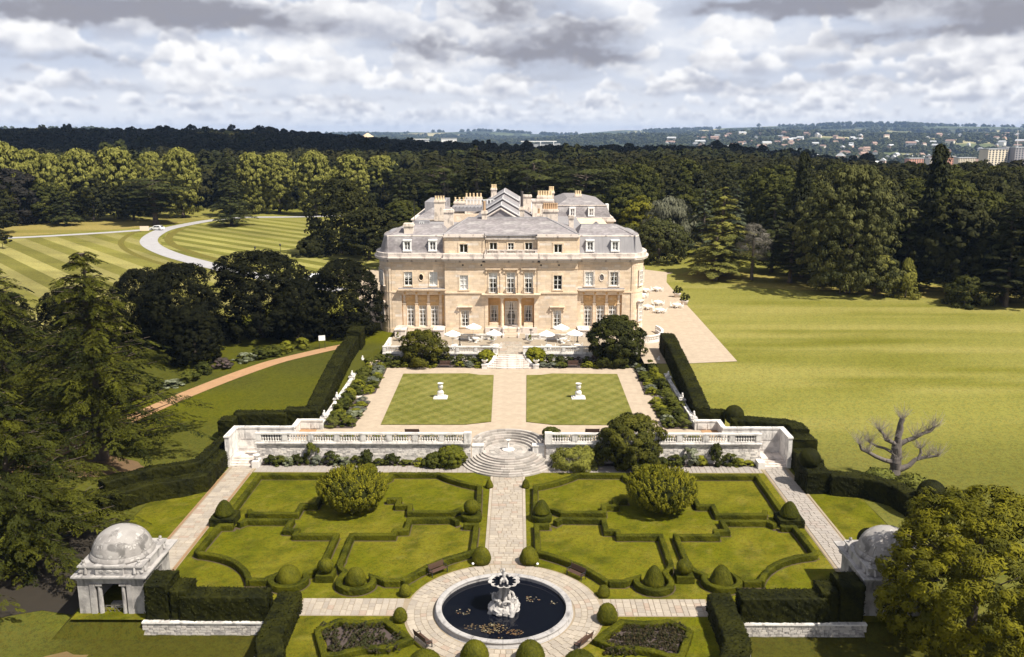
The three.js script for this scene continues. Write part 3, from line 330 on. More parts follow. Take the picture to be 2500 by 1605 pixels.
// ---------- circular steps ----------
{
  const t = thing('circular_steps', 'wide round stone steps sinking into a circular basin at the terrace centre', 'steps'), r = rng(70), cz = -96.1;
  const sector = (r0, r1, a0, a1, y0, y1) => { const n = 5, out = [...arc(0, cz, r1, a0, a1, n), ...arc(0, cz, r0, a1, a0, n)]; return slab(out, y0, y1); };
  const treads = stoneMats.map((m, i) => { const k = m.clone(); k.color.lerp(new THREE.Color().setRGB(0.44, 0.41, 0.39), 0.65); k.color.multiplyScalar(0.7 + 0.5 * ((i * 37 % 11) / 11)); return k; });
  const course = (r0, r1, A0, A1, y0, y1, len) => { let a = A0; while (a < A1 - 0.01) { let da = len * (0.6 + r() * 0.8) / r1; if (A1 - a - da < 0.12) da = A1 - a; part('step_stone', sector(r0, r1, a + 0.003, a + da - 0.003, y0, y1), treads[Math.floor(r() * 12)], t); a += da; } };
  for (let k = 0; k < 8; k++) { const R = 5.25 - k * 0.325; course(R - 0.40, R, -Math.PI / 2 + 0.04 + 0.06 * (7 - k) * 0, Math.PI / 2 - 0.04, k * 0.163 - 0.05 * (k === 0), (k + 1) * 0.163, 1.1); }
  for (let k = 0; k < 5; k++) { const R = 2.68 + k * 0.27; course(R, R + 0.34, Math.PI * 0.5 + 0.06, Math.PI * 1.5 - 0.06, 1.25, 1.3 + (k + 1) * 0.226, 1.0); }
  part('basin_floor', slab(arc(0, cz, 2.66, 0, Math.PI * 2, 48), 0.5, 1.25), MAT.cornice, t);
  for (let k = 0; k < 5; k++) course(k * 0.54, k * 0.54 + 0.51, 0, Math.PI * 2, 1.2, 1.285 + r() * 0.008, 0.8);
  for (const s of [-1, 1]) { const [x0, x1] = s < 0 ? [-4.15, -2.75] : [2.75, 4.15]; part('flank_block', merge([box(x0, x1, 0, 1.9, -95.45, -96.2), box(x0 - 0.05, x1 + 0.05, 1.9, 2.05, -95.4, -96.25)]), MAT.stone, t); }
  const f = thing('small_fountain', 'small pale pedestal fountain standing in the round basin of the steps', 'fountain', [0, 1.285, cz]);
  part('base', lathe([[0, 0], [0.72, 0], [0.72, 0.1], [0.6, 0.14], [0.3, 0.2], [0, 0.22]], 24), MAT.stone, f); part('column', lathe([[0.16, 0.2], [0.1, 0.32], [0.13, 0.6], [0.08, 0.95], [0.12, 1.0], [0, 1.02]], 12), MAT.stone, f); part('bowl', lathe([[0, 1.0], [0.1, 1.0], [0.26, 1.16], [0.28, 1.22], [0.2, 1.2], [0, 1.1]], 14), MAT.stone, f);
}
// ---------- house terrace ----------
{
  struct('house_terrace', slab([[-19.4, -132.4], [-2.2, -132.4], [-2.2, -131.3], [2.2, -131.3], [2.2, -132.4], [19.4, -132.4], [19.4, -152], [-19.4, -152]], 1.9, 3.75), M({ map: gravelTex, color: [0.33, 0.272, 0.205] }));
  const g = pathGroup('terrace_paving'); lay(g, rows(-1.75, 1.75, -139.7, -131.4, 'z', 0.62, 91).map(([x, z, w, d]) => [x, z, w, d, 0, 3.765]), stoneMats);
  for (const s of [-1, 1]) {
    const side = s < 0 ? 'left' : 'right', [x0, x1] = s < 0 ? [-19.4, -2.25] : [2.25, 19.4];
    const w = thing('retaining_wall', `low white wall under the house terrace balustrade, ${side} of the flared steps`, 'wall'); part('wall_core', box(x0, x1, 2.2, 3.6, -132.2, -132.6), MAT.stone, w); masonry(w, x0, x1, 2.42, 3.6, -132.15, 0.24, 0.7, s + 44); part('coping', box(x0 - 0.05, x1 + 0.05, 3.6, 3.77, -131.95, -132.7), MAT.stone, w);
    const b = thing('balustrade', `white balustrade along the front of the house terrace, ${side} of the flared steps`, 'balustrade'); balustrade(b, [x0, -132.25], [x1, -132.25], 3.772, 1.02, 6, 9, 0.5);
    const c = thing('balustrade', `low inner balustrade below the house front, ${side} of the door steps`, 'balustrade'); balustrade(c, s < 0 ? [-9.2, -141.6] : [2.3, -141.6], s < 0 ? [-2.3, -141.6] : [9.2, -141.6], 3.75, 0.85, 3, 8, 0.4);
    const e = thing('balustrade', `short balustrade at the ${side} end of the house terrace`, 'balustrade'); balustrade(e, [s * 19.1, -132.7], [s * 19.1, -138.5], 3.75, 1.0, 2, 8, 0.45);
  }
  const t = thing('flared_steps', 'flared stone steps rising from the gravel to the house terrace', 'steps');
  for (let k = 0; k < 7; k++) { const w = 3.35 - k * 0.23, z = -127.6 - k * 0.55; part('step', slab([...[...Array(13)].map((_, i) => { const u = i / 6 - 1; return [u * w, z + 0.35 * (1 - u * u) - 0.35]; }), [w, -131.6], [-w, -131.6]], 2.40 + k * 0.19, 2.42 + (k + 1) * 0.19 + (k === 6 ? -0.005 : 0)), MAT.cornice, t); }
  for (const s of [-1, 1]) { const p = []; for (let i = 0; i <= 8; i++) { const u = i / 8, x = s * (2.0 + 1.55 * u * u), z = -131.5 + 3.4 * u; p.push([x, z]); } const q = p.map(([x, z]) => [x + s * 0.42, z]).reverse(); const g2 = skirt([...p, ...q], 2.3, [...p, ...q], 3.0, true); const pos = g2.attributes.position; for (let i = 0; i < pos.count; i++) if (pos.getY(i) > 2.9) pos.setY(i, lerp(4.0, 2.85, S(-131.5, -128.4, pos.getZ(i)))); g2.computeVertexNormals(); part('curved_cheek', g2, MAT.stone, t); part('pedestal', merge([box(s * 3.8 - 0.4, s * 3.8 + 0.4, 2.42, 2.95, -128.5, -127.7), box(s * 3.8 - 0.46, s * 3.8 + 0.46, 2.95, 3.05, -128.56, -127.64)]), MAT.stone, t); part('pedestal', merge([box(s * 2.25 - 0.38, s * 2.25 + 0.38, 3.5, 4.75, -131.9, -131.2), box(s * 2.25 - 0.44, s * 2.25 + 0.44, 4.75, 4.9, -131.96, -131.14)]), MAT.stone, t); }
}
// ---------- great fountain ----------
{
  const t = thing('stone_fountain', 'white marble fountain with shell bowl, dolphins and a child, in the round pool', 'fountain', [0, 0, -63.3]);
  const rock = []; const r = rng(12); for (let i = 0; i < 9; i++) { const a = i / 9 * 6.283, q = 0.72 + 0.15 * r(); rock.push(lump(0.5, 0.36, 0.42, i * 3.1, 0.35, 3).rotateY(a).translate(Math.sin(a) * q, 0.28 + 0.12 * r(), Math.cos(a) * q)); } rock.push(lump(0.85, 0.7, 0.8, 40, 0.3, 4).translate(0, 0.4, 0));
  part('rock_base', rock, MAT.grey, t);
  for (let k = 0; k < 4; k++) { const a = k * Math.PI / 2 + 0.5, c = new THREE.CatmullRomCurve3([[1.22, 0.10], [1.08, 0.42], [0.85, 0.72], [0.62, 0.98], [0.78, 1.22], [1.0, 1.18]].map(([q, y], i) => new THREE.Vector3(Math.sin(a + i * 0.13) * q, y, Math.cos(a + i * 0.13) * q))); const bones = [], rad = [0.2, 0.27, 0.22, 0.15, 0.1, 0.07]; for (let i = 0; i < 5; i++) bones.push([c.getPoint(i / 5).toArray(), rad[i], c.getPoint((i + 1) / 5).toArray(), rad[i + 1]]); const tip = c.getPoint(1).toArray(); bones.push([tip, 0.06, [tip[0] + 0.16 * Math.cos(a), tip[1] + 0.12, tip[2] - 0.16 * Math.sin(a)], 0.03], [tip, 0.06, [tip[0] - 0.16 * Math.cos(a), tip[1] + 0.12, tip[2] + 0.16 * Math.sin(a)], 0.03]); part('dolphin', figure(bones, 0.03), MAT.grey, t); }
  const stem = []; for (let k = 0; k < 5; k++) { const a = k / 5 * 6.283 + 0.3, p = (r, y, o = 0) => [Math.sin(a + o) * r, y, Math.cos(a + o) * r]; stem.push([p(0.42, 1.05), 0.15, p(0.30, 1.5, 0.2), 0.10], [p(0.30, 1.5, 0.2), 0.10, p(0.36, 1.95, 0.35), 0.085], [p(0.36, 1.95, 0.35), 0.085, p(0.55, 2.34, 0.4), 0.11]); } stem.push([[0, 1.0, 0], 0.16, [0, 2.3, 0], 0.12]); part('stem', figure(stem, 0.035), MAT.grey, t);
  for (let k = 0; k < 6; k++) { const a = k / 6 * 6.283 + 0.25; part('carved_scroll', lump(0.34, 0.34, 0.2, k + 60, 0.12, 3).rotateY(a).translate(Math.sin(a) * 0.98, 0.32 + 0.16 * (k % 2), Math.cos(a) * 0.98), MAT.grey, t); part('carved_scroll', new THREE.TorusGeometry(0.30, 0.11, 8, 20).rotateX(0.4).rotateY(a).translate(Math.sin(a) * 0.74, 0.95, Math.cos(a) * 0.74), MAT.grey, t); }
  const bowl = lathe([[0.1, 2.30], [0.5, 2.34], [0.9, 2.44], [1.12, 2.55], [1.15, 2.60], [1.08, 2.59], [0.8, 2.50], [0.5, 2.45], [0, 2.44]], 96), bp = bowl.attributes.position; for (let i = 0; i < bp.count; i++) { const x = bp.getX(i), z = bp.getZ(i), q = Math.hypot(x, z), a = Math.atan2(x, z), k = 1 + 0.09 * Math.abs(Math.sin(a * 6)) * S(0.5, 1.1, q); bp.setX(i, x * k); bp.setZ(i, z * k); bp.setY(i, bp.getY(i) + (0.02 - 0.075 * Math.abs(Math.sin(a * 6))) * S(0.45, 0.8, q) * S(1.3, 0.9, q)); } bowl.computeVertexNormals(); part('shell_bowl', bowl, MAT.grey, t);
  part('bowl_water', new THREE.CircleGeometry(0.95, 48).rotateX(-Math.PI / 2).translate(0, 2.505, 0), MAT.water, t);
  part('child_figure', figure([[[0, 2.42, 0], 0.26, [0.05, 2.62, 0.03], 0.2], [[0.05, 2.62, 0.03], 0.16, [0.02, 3.05, 0], 0.15], [[0.02, 3.05, 0], 0.13, [0, 3.24, 0.02], 0.1], [[0, 3.4, 0.03], 0.12, [0.0, 3.46, 0.03], 0.11], [[0.13, 3.18, 0], 0.065, [0.34, 3.0, 0.1], 0.055], [[0.34, 3.0, 0.1], 0.055, [0.3, 3.22, 0.22], 0.04], [[-0.12, 3.18, 0], 0.065, [-0.26, 3.4, 0.02], 0.05], [[-0.26, 3.4, 0.02], 0.05, [-0.14, 3.58, 0.06], 0.04], [[0.1, 2.72, 0.05], 0.12, [0.26, 2.66, 0.34], 0.085], [[-0.1, 2.72, 0.05], 0.12, [-0.22, 2.72, 0.36], 0.085], [[0.26, 2.66, 0.34], 0.08, [0.28, 2.42, 0.5], 0.055], [[-0.22, 2.72, 0.36], 0.08, [-0.28, 2.42, 0.46], 0.055]], 0.028), MAT.grey, t);
  const pool = thing('pool_rim', 'round weathered marble kerb of the fountain pool', 'pool rim', [0, 0, -63.3]);
  for (let i = 0; i < 28; i++) part('rim_stone', new THREE.LatheGeometry([[4.86, -0.5], [4.86, 0.32], [4.80, 0.36], [4.82, 0.45], [5.22, 0.47], [5.30, 0.42], [5.26, 0.34], [5.20, 0.30], [5.26, 0.08], [5.38, 0.0]].map(([x, y]) => new THREE.Vector2(x, y)), 4, i / 28 * 6.2832 + 0.002, 6.2832 / 28 - 0.004), MAT.rim, pool);
  struct('pool_water', new THREE.CircleGeometry(4.88, 72).rotateX(-Math.PI / 2).translate(0, 0.12, -63.3), MAT.water);
  const pad = new THREE.CircleGeometry(1, 9, 0.3, 5.7).rotateX(-Math.PI / 2), padMats = [[0.07, 0.055, 0.025], [0.12, 0.085, 0.04], [0.13, 0.07, 0.03], [0.22, 0.19, 0.12]].map((c) => M({ color: c, roughness: 0.5 }));
  [[-3.1, -62.9, 0.55, 16, 'sparse lily pads in the left part of the pool', 3], [-2.4, -60.8, 0.55, 20, 'lily pads by the front left of the pool', 1], [-0.75, -60.5, 0.85, 120, 'large reddish lily patch in front of the fountain', 1], [0.85, -59.95, 0.5, 50, 'orange lily patch right of the large one', 2], [2.15, -64.9, 0.6, 22, 'lily pads close to the right of the fountain', 3], [3.75, -64.25, 0.4, 9, 'small group of lily pads towards the right edge of the pool', 3], [-0.3, -59.0, 0.4, 12, 'few lily pads at the front rim of the pool', 0]].forEach(([x, z, R, n, label, mi], j) => { const q = rng(j + 5), l = thing('water_lily', label, 'water lily', [x, 0.128, z]); for (let i = 0; i < n; i++) { const a = q() * 6.283, d = R * Math.sqrt(q()), m = shade(new THREE.Mesh(pad, padMats[q() < 0.55 ? mi : Math.floor(q() * 4)])); m.name = 'lily_pad'; const s = 0.03 + 0.05 * q(); m.scale.set(s, s, s); m.position.set(Math.sin(a) * d * 1.2, i * 0.0006, Math.cos(a) * d * 0.85); m.rotation.y = q() * 6; l.add(m); } });
}
// ---------- corner pavilions and front walls ----------
function pavilion(s) {
  const t = thing('garden_pavilion', s < 0 ? 'white domed stone pavilion at the left end of the front wall, fully visible' : 'domed pavilion half hidden by the leafy tree at the right wall end', 'pavilion', [s * 30.1, 0, -65.25]), P = (n, g, m = MAT.grey) => part(n, g, m, t);
  const h = 2.55, Y0 = -1.0;
  P('plinth', merge([box(-h - 0.12, h + 0.12, -1.6, -0.62, -h - 0.1, h + 0.1), box(-h - 0.05, h + 0.05, -0.62, -0.45, -h - 0.04, h + 0.04)]));
  P('wall', wallWith(-h, h, -0.45, 2.75, h, 0.5, [[-1.2, -0.45, 1.2, 2.5]])); P('wall', wallWith(-h, h, -0.45, 2.75, -h + 0.5, 0.5, [[-1.2, -0.45, 1.2, 2.5]]));
  for (const q of [-1, 1]) { P('wall', wallWith(-h + 0.501, h - 0.501, -0.45, 2.75, h, 0.5, q === -s ? [[-1.0, 0, 1.0, 2.4]] : []).rotateY(q * Math.PI / 2)); for (const z of [h, -h]) { P('pilaster', box(q * 1.42 - 0.2, q * 1.42 + 0.2, -0.45, 2.5, z - 0.06, z + 0.06)); P('column', merge([cyl(0.2, 0.165, -0.30, 2.32, q * 0.92, z - Math.sign(z) * 0.16, 14), cyl(0.26, 0.26, -0.45, -0.3, q * 0.92, z - Math.sign(z) * 0.16, 14), box(q * 0.92 - 0.26, q * 0.92 + 0.26, 2.32, 2.5, z - Math.sign(z) * 0.16 - 0.22, z - Math.sign(z) * 0.16 + 0.22)])); } }
  for (const q of [-1, 1]) P('column', merge([cyl(0.2, 0.165, 0.1, 2.5, q * 1.9, -h - 0.75, 12), cyl(0.26, 0.26, 0, 0.12, q * 1.9, -h - 0.75, 12)]));
  for (const q of [-1, 1]) P('column', merge([cyl(0.2, 0.165, 0.1, 2.5, q * 0.9, -h - 0.75, 12), cyl(0.26, 0.26, 0, 0.12, q * 0.9, -h - 0.75, 12)]));
  P('cornice', merge([box(-h - 0.06, h + 0.06, 2.75, 2.95, -h - 0.95, h + 0.06), box(-h - 0.2, h + 0.2, 2.95, 3.06, -h - 1.1, h + 0.2), box(-h - 0.32, h + 0.32, 3.06, 3.18, -h - 1.22, h + 0.32)]));
  P('attic', merge([box(-h + 0.15, h - 0.15, 3.18, 3.75, -h + 0.1, h - 0.2), box(-h + 0.05, h - 0.05, 3.75, 3.86, -h, h - 0.1), box(-1.05, 1.05, 3.18, 3.82, h - 0.25, h + 0.02), box(-1.15, 1.15, 3.82, 3.98, h - 0.35, h + 0.10), box(-1.1, 1.1, 3.18, 3.9, -h - 0.1, -h + 0.3), box(h - 0.25, h + 0.02, 3.18, 3.82, -1.05, 1.05), box(h - 0.3, h + 0.08, 3.82, 3.96, -1.15, 1.15), box(-h - 0.02, -h + 0.25, 3.18, 3.82, -1.05, 1.05)]));
  P('frieze_panel', merge([-1, 0, 1].map((k) => lump(0.24, 0.14, 0.05, k + 3, 0.3, 2).translate(k * 0.6, 3.5, h + 0.03)).concat([box(-0.98, 0.98, 3.28, 3.32, h, h + 0.05), box(-0.98, 0.98, 3.70, 3.74, h, h + 0.05)])));
  P('dome_ring', lathe([[2.3, 3.86], [2.42, 3.9], [2.42, 4.06], [2.34, 4.14], [2.28, 4.3], [2.2, 4.3]], 56), MAT.dome);
  P('dome', lathe([...Array(22)].map((_, i) => { const a = i / 21 * Math.PI / 2; return [2.26 * Math.cos(a) + 0.0001, 4.14 + 1.95 * Math.sin(a)]; }), 56), MAT.dome);
  for (const a of [-1, 1]) for (const b of [-1, 1]) P('corner_statue', figure([[[0, 0.1, 0], 0.3, [0, 0.4, 0], 0.22], [[0, 0.4, 0], 0.2, [0, 0.72, 0.02], 0.16], [[0, 0.95, 0.04], 0.13, [0, 1.0, 0.04], 0.12], [[0.15, 0.68, 0], 0.09, [0.38, 0.45, 0.05], 0.07], [[-0.15, 0.68, 0], 0.09, [-0.38, 0.5, 0.05], 0.07], [[0.38, 0.45, 0.05], 0.09, [0.45, 0.12, 0.1], 0.12], [[-0.38, 0.5, 0.05], 0.08, [-0.42, 0.15, 0.12], 0.12], [[0, 0.3, 0.1], 0.16, [0.05, 0.2, 0.4], 0.12]], 0.05).rotateY(Math.atan2(a, b)).translate(a * 2.1, 3.18, b * 2.1), a < 0 && s < 0 ? MAT.dome : MAT.grey);
  P('floor', box(-h + 0.1, h - 0.1, -0.5, -0.43, -h + 0.1, h - 0.1), MAT.dome); P('inner_ceiling', box(-h + 0.3, h - 0.3, 2.70, 2.74, -h + 0.3, h - 0.3), MAT.dome); P('seat_slab', box(-0.55, 0.55, -0.43, 0.35, 1.2, 1.7), MAT.dome);
  const gate = P('gate', merge([box(-0.72, 0.72, 0.48, 0.54, h - 0.3, h - 0.25), box(-0.72, 0.72, -0.42, -0.36, h - 0.3, h - 0.25), ...[-0.7, -0.02, 0.66].map((x) => box(x, x + 0.05, -0.42, 0.54, h - 0.3, h - 0.25)), bar([-0.68, -0.4, h - 0.27], [0, 0.5, h - 0.27], 0.02), bar([0, -0.4, h - 0.27], [-0.68, 0.5, h - 0.27], 0.02), bar([0.68, -0.4, h - 0.27], [0, 0.5, h - 0.27], 0.02), bar([0, -0.4, h - 0.27], [0.68, 0.5, h - 0.27], 0.02)]), M({ color: [0.10, 0.09, 0.075] }));
}
pavilion(-1); pavilion(1);
for (const s of [-1, 1]) {
  const [x0, x1] = s < 0 ? [-27.4, -17.3] : [17.3, 27.4], w = thing('front_wall', `grey stone wall under the clipped yew hedge, ${s < 0 ? 'left' : 'right'} of the parterre front`, 'wall');
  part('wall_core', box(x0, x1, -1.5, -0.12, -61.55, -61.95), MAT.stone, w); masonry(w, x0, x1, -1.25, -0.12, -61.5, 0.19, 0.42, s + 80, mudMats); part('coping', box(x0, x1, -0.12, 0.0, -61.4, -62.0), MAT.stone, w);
  part('return_wall', box(s * 17.35 - 0.25, s * 17.35 + 0.25, -1.6, -0.05, -61.45, -45), MAT.stone, w);
}
// ---------- the country house ----------
{
  const H = thing('country_house', 'large honey-coloured stone mansion with grey slate roofs facing the garden', 'country house', [0, 0, -146]);
  const P = (n, g, m, par = H, l) => part(n, g, m, par, l), fx = (q) => (q - 1163) * 0.02137, fy = (q) => 4.79 + (1160 - q) * 0.0219;
  // a sash window in a wall whose face is at z; (x, y0) is the foot of its middle
  const curtGeo = (w, h, sgn, drawn) => { const n = 7, t = []; for (let j = 0; j < 8; j++) for (let i = 0; i < n; i++) { const f = (i, j) => { const v = j / 8, sw = drawn ? 1 : lerp(0.46, 1, Math.pow(Math.abs(v - 0.38) / 0.62, 0.8)) * (v < 0.38 ? 0.82 : 1); const u = i / n * w * 0.46 * sw; return [sgn * (w / 2 - u), h * v, 0.04 * Math.sin(i * 2.4)]; }; t.push([f(i, j), f(i + 1, j), f(i + 1, j + 1)], [f(i, j), f(i + 1, j + 1), f(i, j + 1)]); } return soup(t); };
  function win(x, y0, w, h, z, o = {}) {
    const { cols = 2, rows = 3, kind = 'drape', recess = 0.15, turn = 0, at = null, surround = 0.16, transom = null, m = MAT.trim } = o, zz = z - recess, f = 0.08, bars = [];
    const put = (g) => (turn || at ? g.rotateY(turn).translate(at[0], 0, at[1]) : g), X = at ? 0 : x, Z = at ? 0 : z, ZZ = at ? -recess : zz;
    bars.push(box(X - w / 2, X - w / 2 + f, y0, y0 + h, ZZ - 0.06, ZZ + 0.06), box(X + w / 2 - f, X + w / 2, y0, y0 + h, ZZ - 0.06, ZZ + 0.06), box(X - w / 2 + f, X + w / 2 - f, y0, y0 + f * 1.3, ZZ - 0.055, ZZ + 0.07), box(X - w / 2 + f, X + w / 2 - f, y0 + h - f, y0 + h, ZZ - 0.055, ZZ + 0.055));
    for (let i = 1; i < cols; i++) { const b = X - w / 2 + i * w / cols, q = cols % 2 === 0 && i === cols / 2 ? 0.055 : 0.025; bars.push(box(b - q, b + q, y0 + f, y0 + h - f, ZZ - 0.04, ZZ + 0.05)); }
    for (let j = 1; j < rows; j++) { const b = y0 + j * h / rows; bars.push(box(X - w / 2 + f, X + w / 2 - f, b - 0.022, b + 0.022, ZZ - 0.03, ZZ + 0.042)); }
    if (transom) bars.push(box(X - w / 2 + f, X + w / 2 - f, y0 + h * transom - 0.05, y0 + h * transom + 0.05, ZZ - 0.045, ZZ + 0.06));
    const W = P('window', put(merge(bars)), MAT.white);
    P('pane', put(box(X - w / 2 + 0.03, X + w / 2 - 0.03, y0 + 0.03, y0 + h - 0.03, ZZ - 0.012, ZZ - 0.010)), MAT.glass, W);
    if (kind === 'drape') for (const q of [-1, 1]) P('curtain', put(curtGeo(w, h, q, false).translate(X, y0, ZZ - 0.16)), MAT.curtain, W);
    if (kind === 'blind' || kind === 'half') P('blind', put(box(X - w / 2 + 0.02, X + w / 2 - 0.02, y0 + (kind === 'half' ? h * 0.5 : 0.03), y0 + h - 0.02, ZZ - 0.10, ZZ - 0.08)), MAT.blind, W);
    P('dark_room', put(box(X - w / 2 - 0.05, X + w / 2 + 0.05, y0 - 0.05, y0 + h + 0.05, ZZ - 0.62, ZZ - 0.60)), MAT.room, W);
    if (surround) { const s = surround; P('architrave', put(merge([box(X - w / 2 - s, X - w / 2, y0 - 0.02, y0 + h + s, Z - 0.05, Z + 0.07), box(X + w / 2, X + w / 2 + s, y0 - 0.02, y0 + h + s, Z - 0.05, Z + 0.07), box(X - w / 2, X + w / 2, y0 + h, y0 + h + s, Z - 0.05, Z + 0.065), box(X - w / 2 - s - 0.04, X + w / 2 + s + 0.04, y0 - 0.17, y0 - 0.021, Z - 0.2, Z + 0.15)])), m, W); }
    return W;
  }
  const hole = (x, y0, w, h) => [x - w / 2, y0, x + w / 2, y0 + h];
  const hood = (x, y, w, z, mat = MAT.trim) => P('window_hood', merge([box(x - w / 2, x + w / 2, y, y + 0.16, z, z + 0.42), box(x - w / 2 + 0.07, x + w / 2 - 0.07, y - 0.12, y - 0.001, z, z + 0.3), box(x - w / 2 + 0.04, x - w / 2 + 0.26, y - 0.62, y - 0.121, z, z + 0.26), box(x + w / 2 - 0.26, x + w / 2 - 0.04, y - 0.62, y - 0.121, z, z + 0.26)]), mat);
  const strip = (x0, x1, y0, y1, z0, z1, m = MAT.trim, n = 'string_course') => P(n, box(x0, x1, y0, y1, z0, z1), m);
  const G = 4.79, B0 = 3.2, C0 = fy(665), C1 = fy(600), YS = fy(893), half = 10.95, mid = 4.33;

  // middle block: lower walls, left and right of the recess
  for (const s of [-1, 1]) {
    const a = s < 0 ? -half : mid, b = s < 0 ? -mid : half, xw = s < 0 ? fx(805) : fx(1520), xw2 = s < 0 ? fx(798) : fx(1522), xa = s < 0 ? fx(798) : fx(1523);
    P('wall', wallWith(a, b, B0, C0, 0, 0.55, [hole(xw, fy(1155), 1.3, 2.75), hole(xw2, fy(870), 1.38, 2.4)]), MAT.ashlar);
    win(xw, fy(1155), 1.3, 2.75, 0, { cols: 2, rows: 4, surround: 0.24 }); hood(xw, fy(1004), 2.45, 0);
    win(xw2, fy(870), 1.38, 2.4, 0, { kind: s < 0 ? 'blind' : 'half0', cols: 2, rows: 3, surround: 0.22 });
    P('plinth', box(a, b, B0, G - 0.35, 0, 0.14), MAT.ashlar); strip(a - (s < 0 ? 0.05 : -0.3) * 1, b + (s < 0 ? -0.3 : 0.05), YS - 0.12, YS + 0.14, 0.01, 0.16); strip(a, b, fy(712), fy(705), 0.012, 0.09);
    P('wall', wallWith(a, b, C1, fy(482), -0.35, 0.5, [hole(xa, fy(594), 1.35, 1.45)]), MAT.ashlar); win(xa, fy(594), 1.35, 1.45, -0.35, { kind: 'none', cols: 2, rows: 1, surround: 0.26 });
    P('parapet', merge([box(a - 0.12, b + 0.12, fy(484), fy(476), -1.2, -0.18), box(a - 0.2, b + 0.2, fy(476) + 0.001, fy(468), -1.3, -0.08), box(a - 0.05, b + 0.05, fy(468) + 0.001, fy(455), -1.2, -0.25)]), MAT.cornice);
    P('wall', box(s * half - 0.28, s * half + 0.28, C1, fy(470), -12, -0.85), MAT.ashlar);
    P('vent', box(xa - 0.14 + s * 0.15, xa + 0.14 + s * 0.15, fy(690), fy(678), -0.1, 0.02), MAT.iron); P('vent', box(s * 4.9 - 0.13, s * 4.9 + 0.13, fy(690), fy(678), -0.1, 0.022), MAT.iron);
  }
  // recess: first floor
  const fxs = [fx(1023), fx(1160), fx(1298)];
  P('wall', wallWith(-mid + 0.001, mid - 0.001, fy(905), C0, -0.12, 0.5, fxs.map((x) => hole(x, fy(897), 1.4, 3.4))), MAT.ashlar);
  fxs.forEach((x) => { const w = win(x, fy(897), 1.4, 3.4, -0.12, { cols: 2, rows: 4, transom: 0.72, kind: 'drape', surround: 0.14 }); P('blind', box(x - 0.62, x + 0.62, fy(897) + 2.5, fy(897) + 3.3, -0.44, -0.42), MAT.blind, w); hood(x, fy(716), 2.5, -0.12);
    P('balcony_rail', merge([box(x - 0.86, x + 0.86, fy(858), fy(856), 0.42, 0.47), box(x - 0.86, x + 0.86, fy(898), fy(896), 0.42, 0.47), ...[...Array(13)].map((_, i) => box(x - 0.85 + i * 0.14, x - 0.82 + i * 0.14, fy(896), fy(858), 0.43, 0.46)), box(x - 0.86, x - 0.82, fy(896), fy(856), 0.02, 0.42), box(x + 0.82, x + 0.86, fy(896), fy(856), 0.02, 0.42)]), MAT.iron); });
  for (const x of [fx(1092), fx(1229)]) strip(x - 0.3, x + 0.3, fy(905), fy(722), -0.12, 0.0, MAT.ashlar, 'pilaster');
  // portico
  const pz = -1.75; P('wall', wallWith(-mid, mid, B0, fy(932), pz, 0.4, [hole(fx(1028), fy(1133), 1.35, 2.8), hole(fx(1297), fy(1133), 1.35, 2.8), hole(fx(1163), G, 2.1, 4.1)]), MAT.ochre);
  win(fx(1028), fy(1133), 1.35, 2.8, pz, { cols: 2, rows: 4, surround: 0.14, m: MAT.ochre }); win(fx(1297), fy(1133), 1.35, 2.8, pz, { cols: 2, rows: 4, surround: 0.14, m: MAT.ochre });
  { const d = win(fx(1163), G, 2.1, 4.1, pz, { cols: 2, rows: 4, transom: 0.62, surround: 0.12, m: MAT.ochre }); d.name = 'garden_door'; }
  for (const s of [-1, 1]) P('wall', box(s * mid - s * 0.0, s * (mid - 0.3), B0, fy(932), pz + 0.001, -0.551), MAT.ochre);
  P('portico_floor', box(-mid, mid, B0, G - 0.02, pz, 0.35), MAT.cornice); P('portico_ceiling', box(-mid, mid, fy(932), fy(928), pz, -0.13), MAT.ochre);
  P('balcony_slab', merge([box(-4.75, 4.75, fy(915), fy(905), -0.11, 0.75), box(-4.85, 4.85, fy(905) + 0.001, fy(899), -0.11, 0.85), box(-4.55, 4.55, fy(932), fy(915) - 0.001, -0.15, 0.3)]), MAT.trim);
  for (const x of [fx(1092), fx(1229)]) P('column', merge([cyl(0.30, 0.25, G + 0.22, fy(945), x, -0.02, 20), cyl(0.38, 0.36, G - 0.02, G + 0.22, x, -0.02, 20), cyl(0.27, 0.36, fy(945), fy(938), x, -0.02, 20), box(x - 0.4, x + 0.4, fy(938), fy(932), -0.42, 0.29)]), MAT.trim);
  for (const s of [-1, 1]) P('pilaster', box(s * 4.1 - 0.28, s * 4.1 + 0.28, G, fy(932), -0.3, 0.06), MAT.trim);
  for (const s of [-1, 1]) for (const x of [fx(1028), fx(1297)]) if (s * (x - 0.1) > 0) P('portico_parapet', box(x - 0.75, x + 0.75, G - 0.02, G + 0.75, -0.3, -0.05), MAT.trim);
  // door steps
  const ds = thing('door_steps', 'straight stone steps with low cheeks up to the garden door', 'steps'); for (let k = 0; k < 6; k++) part('step', box(-1.1, 1.1, 3.74, 3.76 + (k + 1) * 0.17, -142.6 - k * 0.42, -145.64), MAT.tread, ds); for (const s of [-1, 1]) part('cheek', merge([box(s * 1.1, s * 1.4, 3.75, 4.2, -142.4, -144.0), box(s * 1.1, s * 1.4, 3.75, 4.95, -144.0, -145.6)]), MAT.cornice, ds);
  // recess: attic behind a balustrade
  const axs = [fx(1025), fx(1160), fx(1298)]; P('wall', wallWith(-mid, mid, C1, fy(482), -1.0, 0.5, [hole(axs[0], fy(576), 1.25, 1.25), hole(axs[1], fy(576), 0.95, 1.2), hole(axs[2], fy(576), 1.25, 1.25)]), MAT.ashlar);
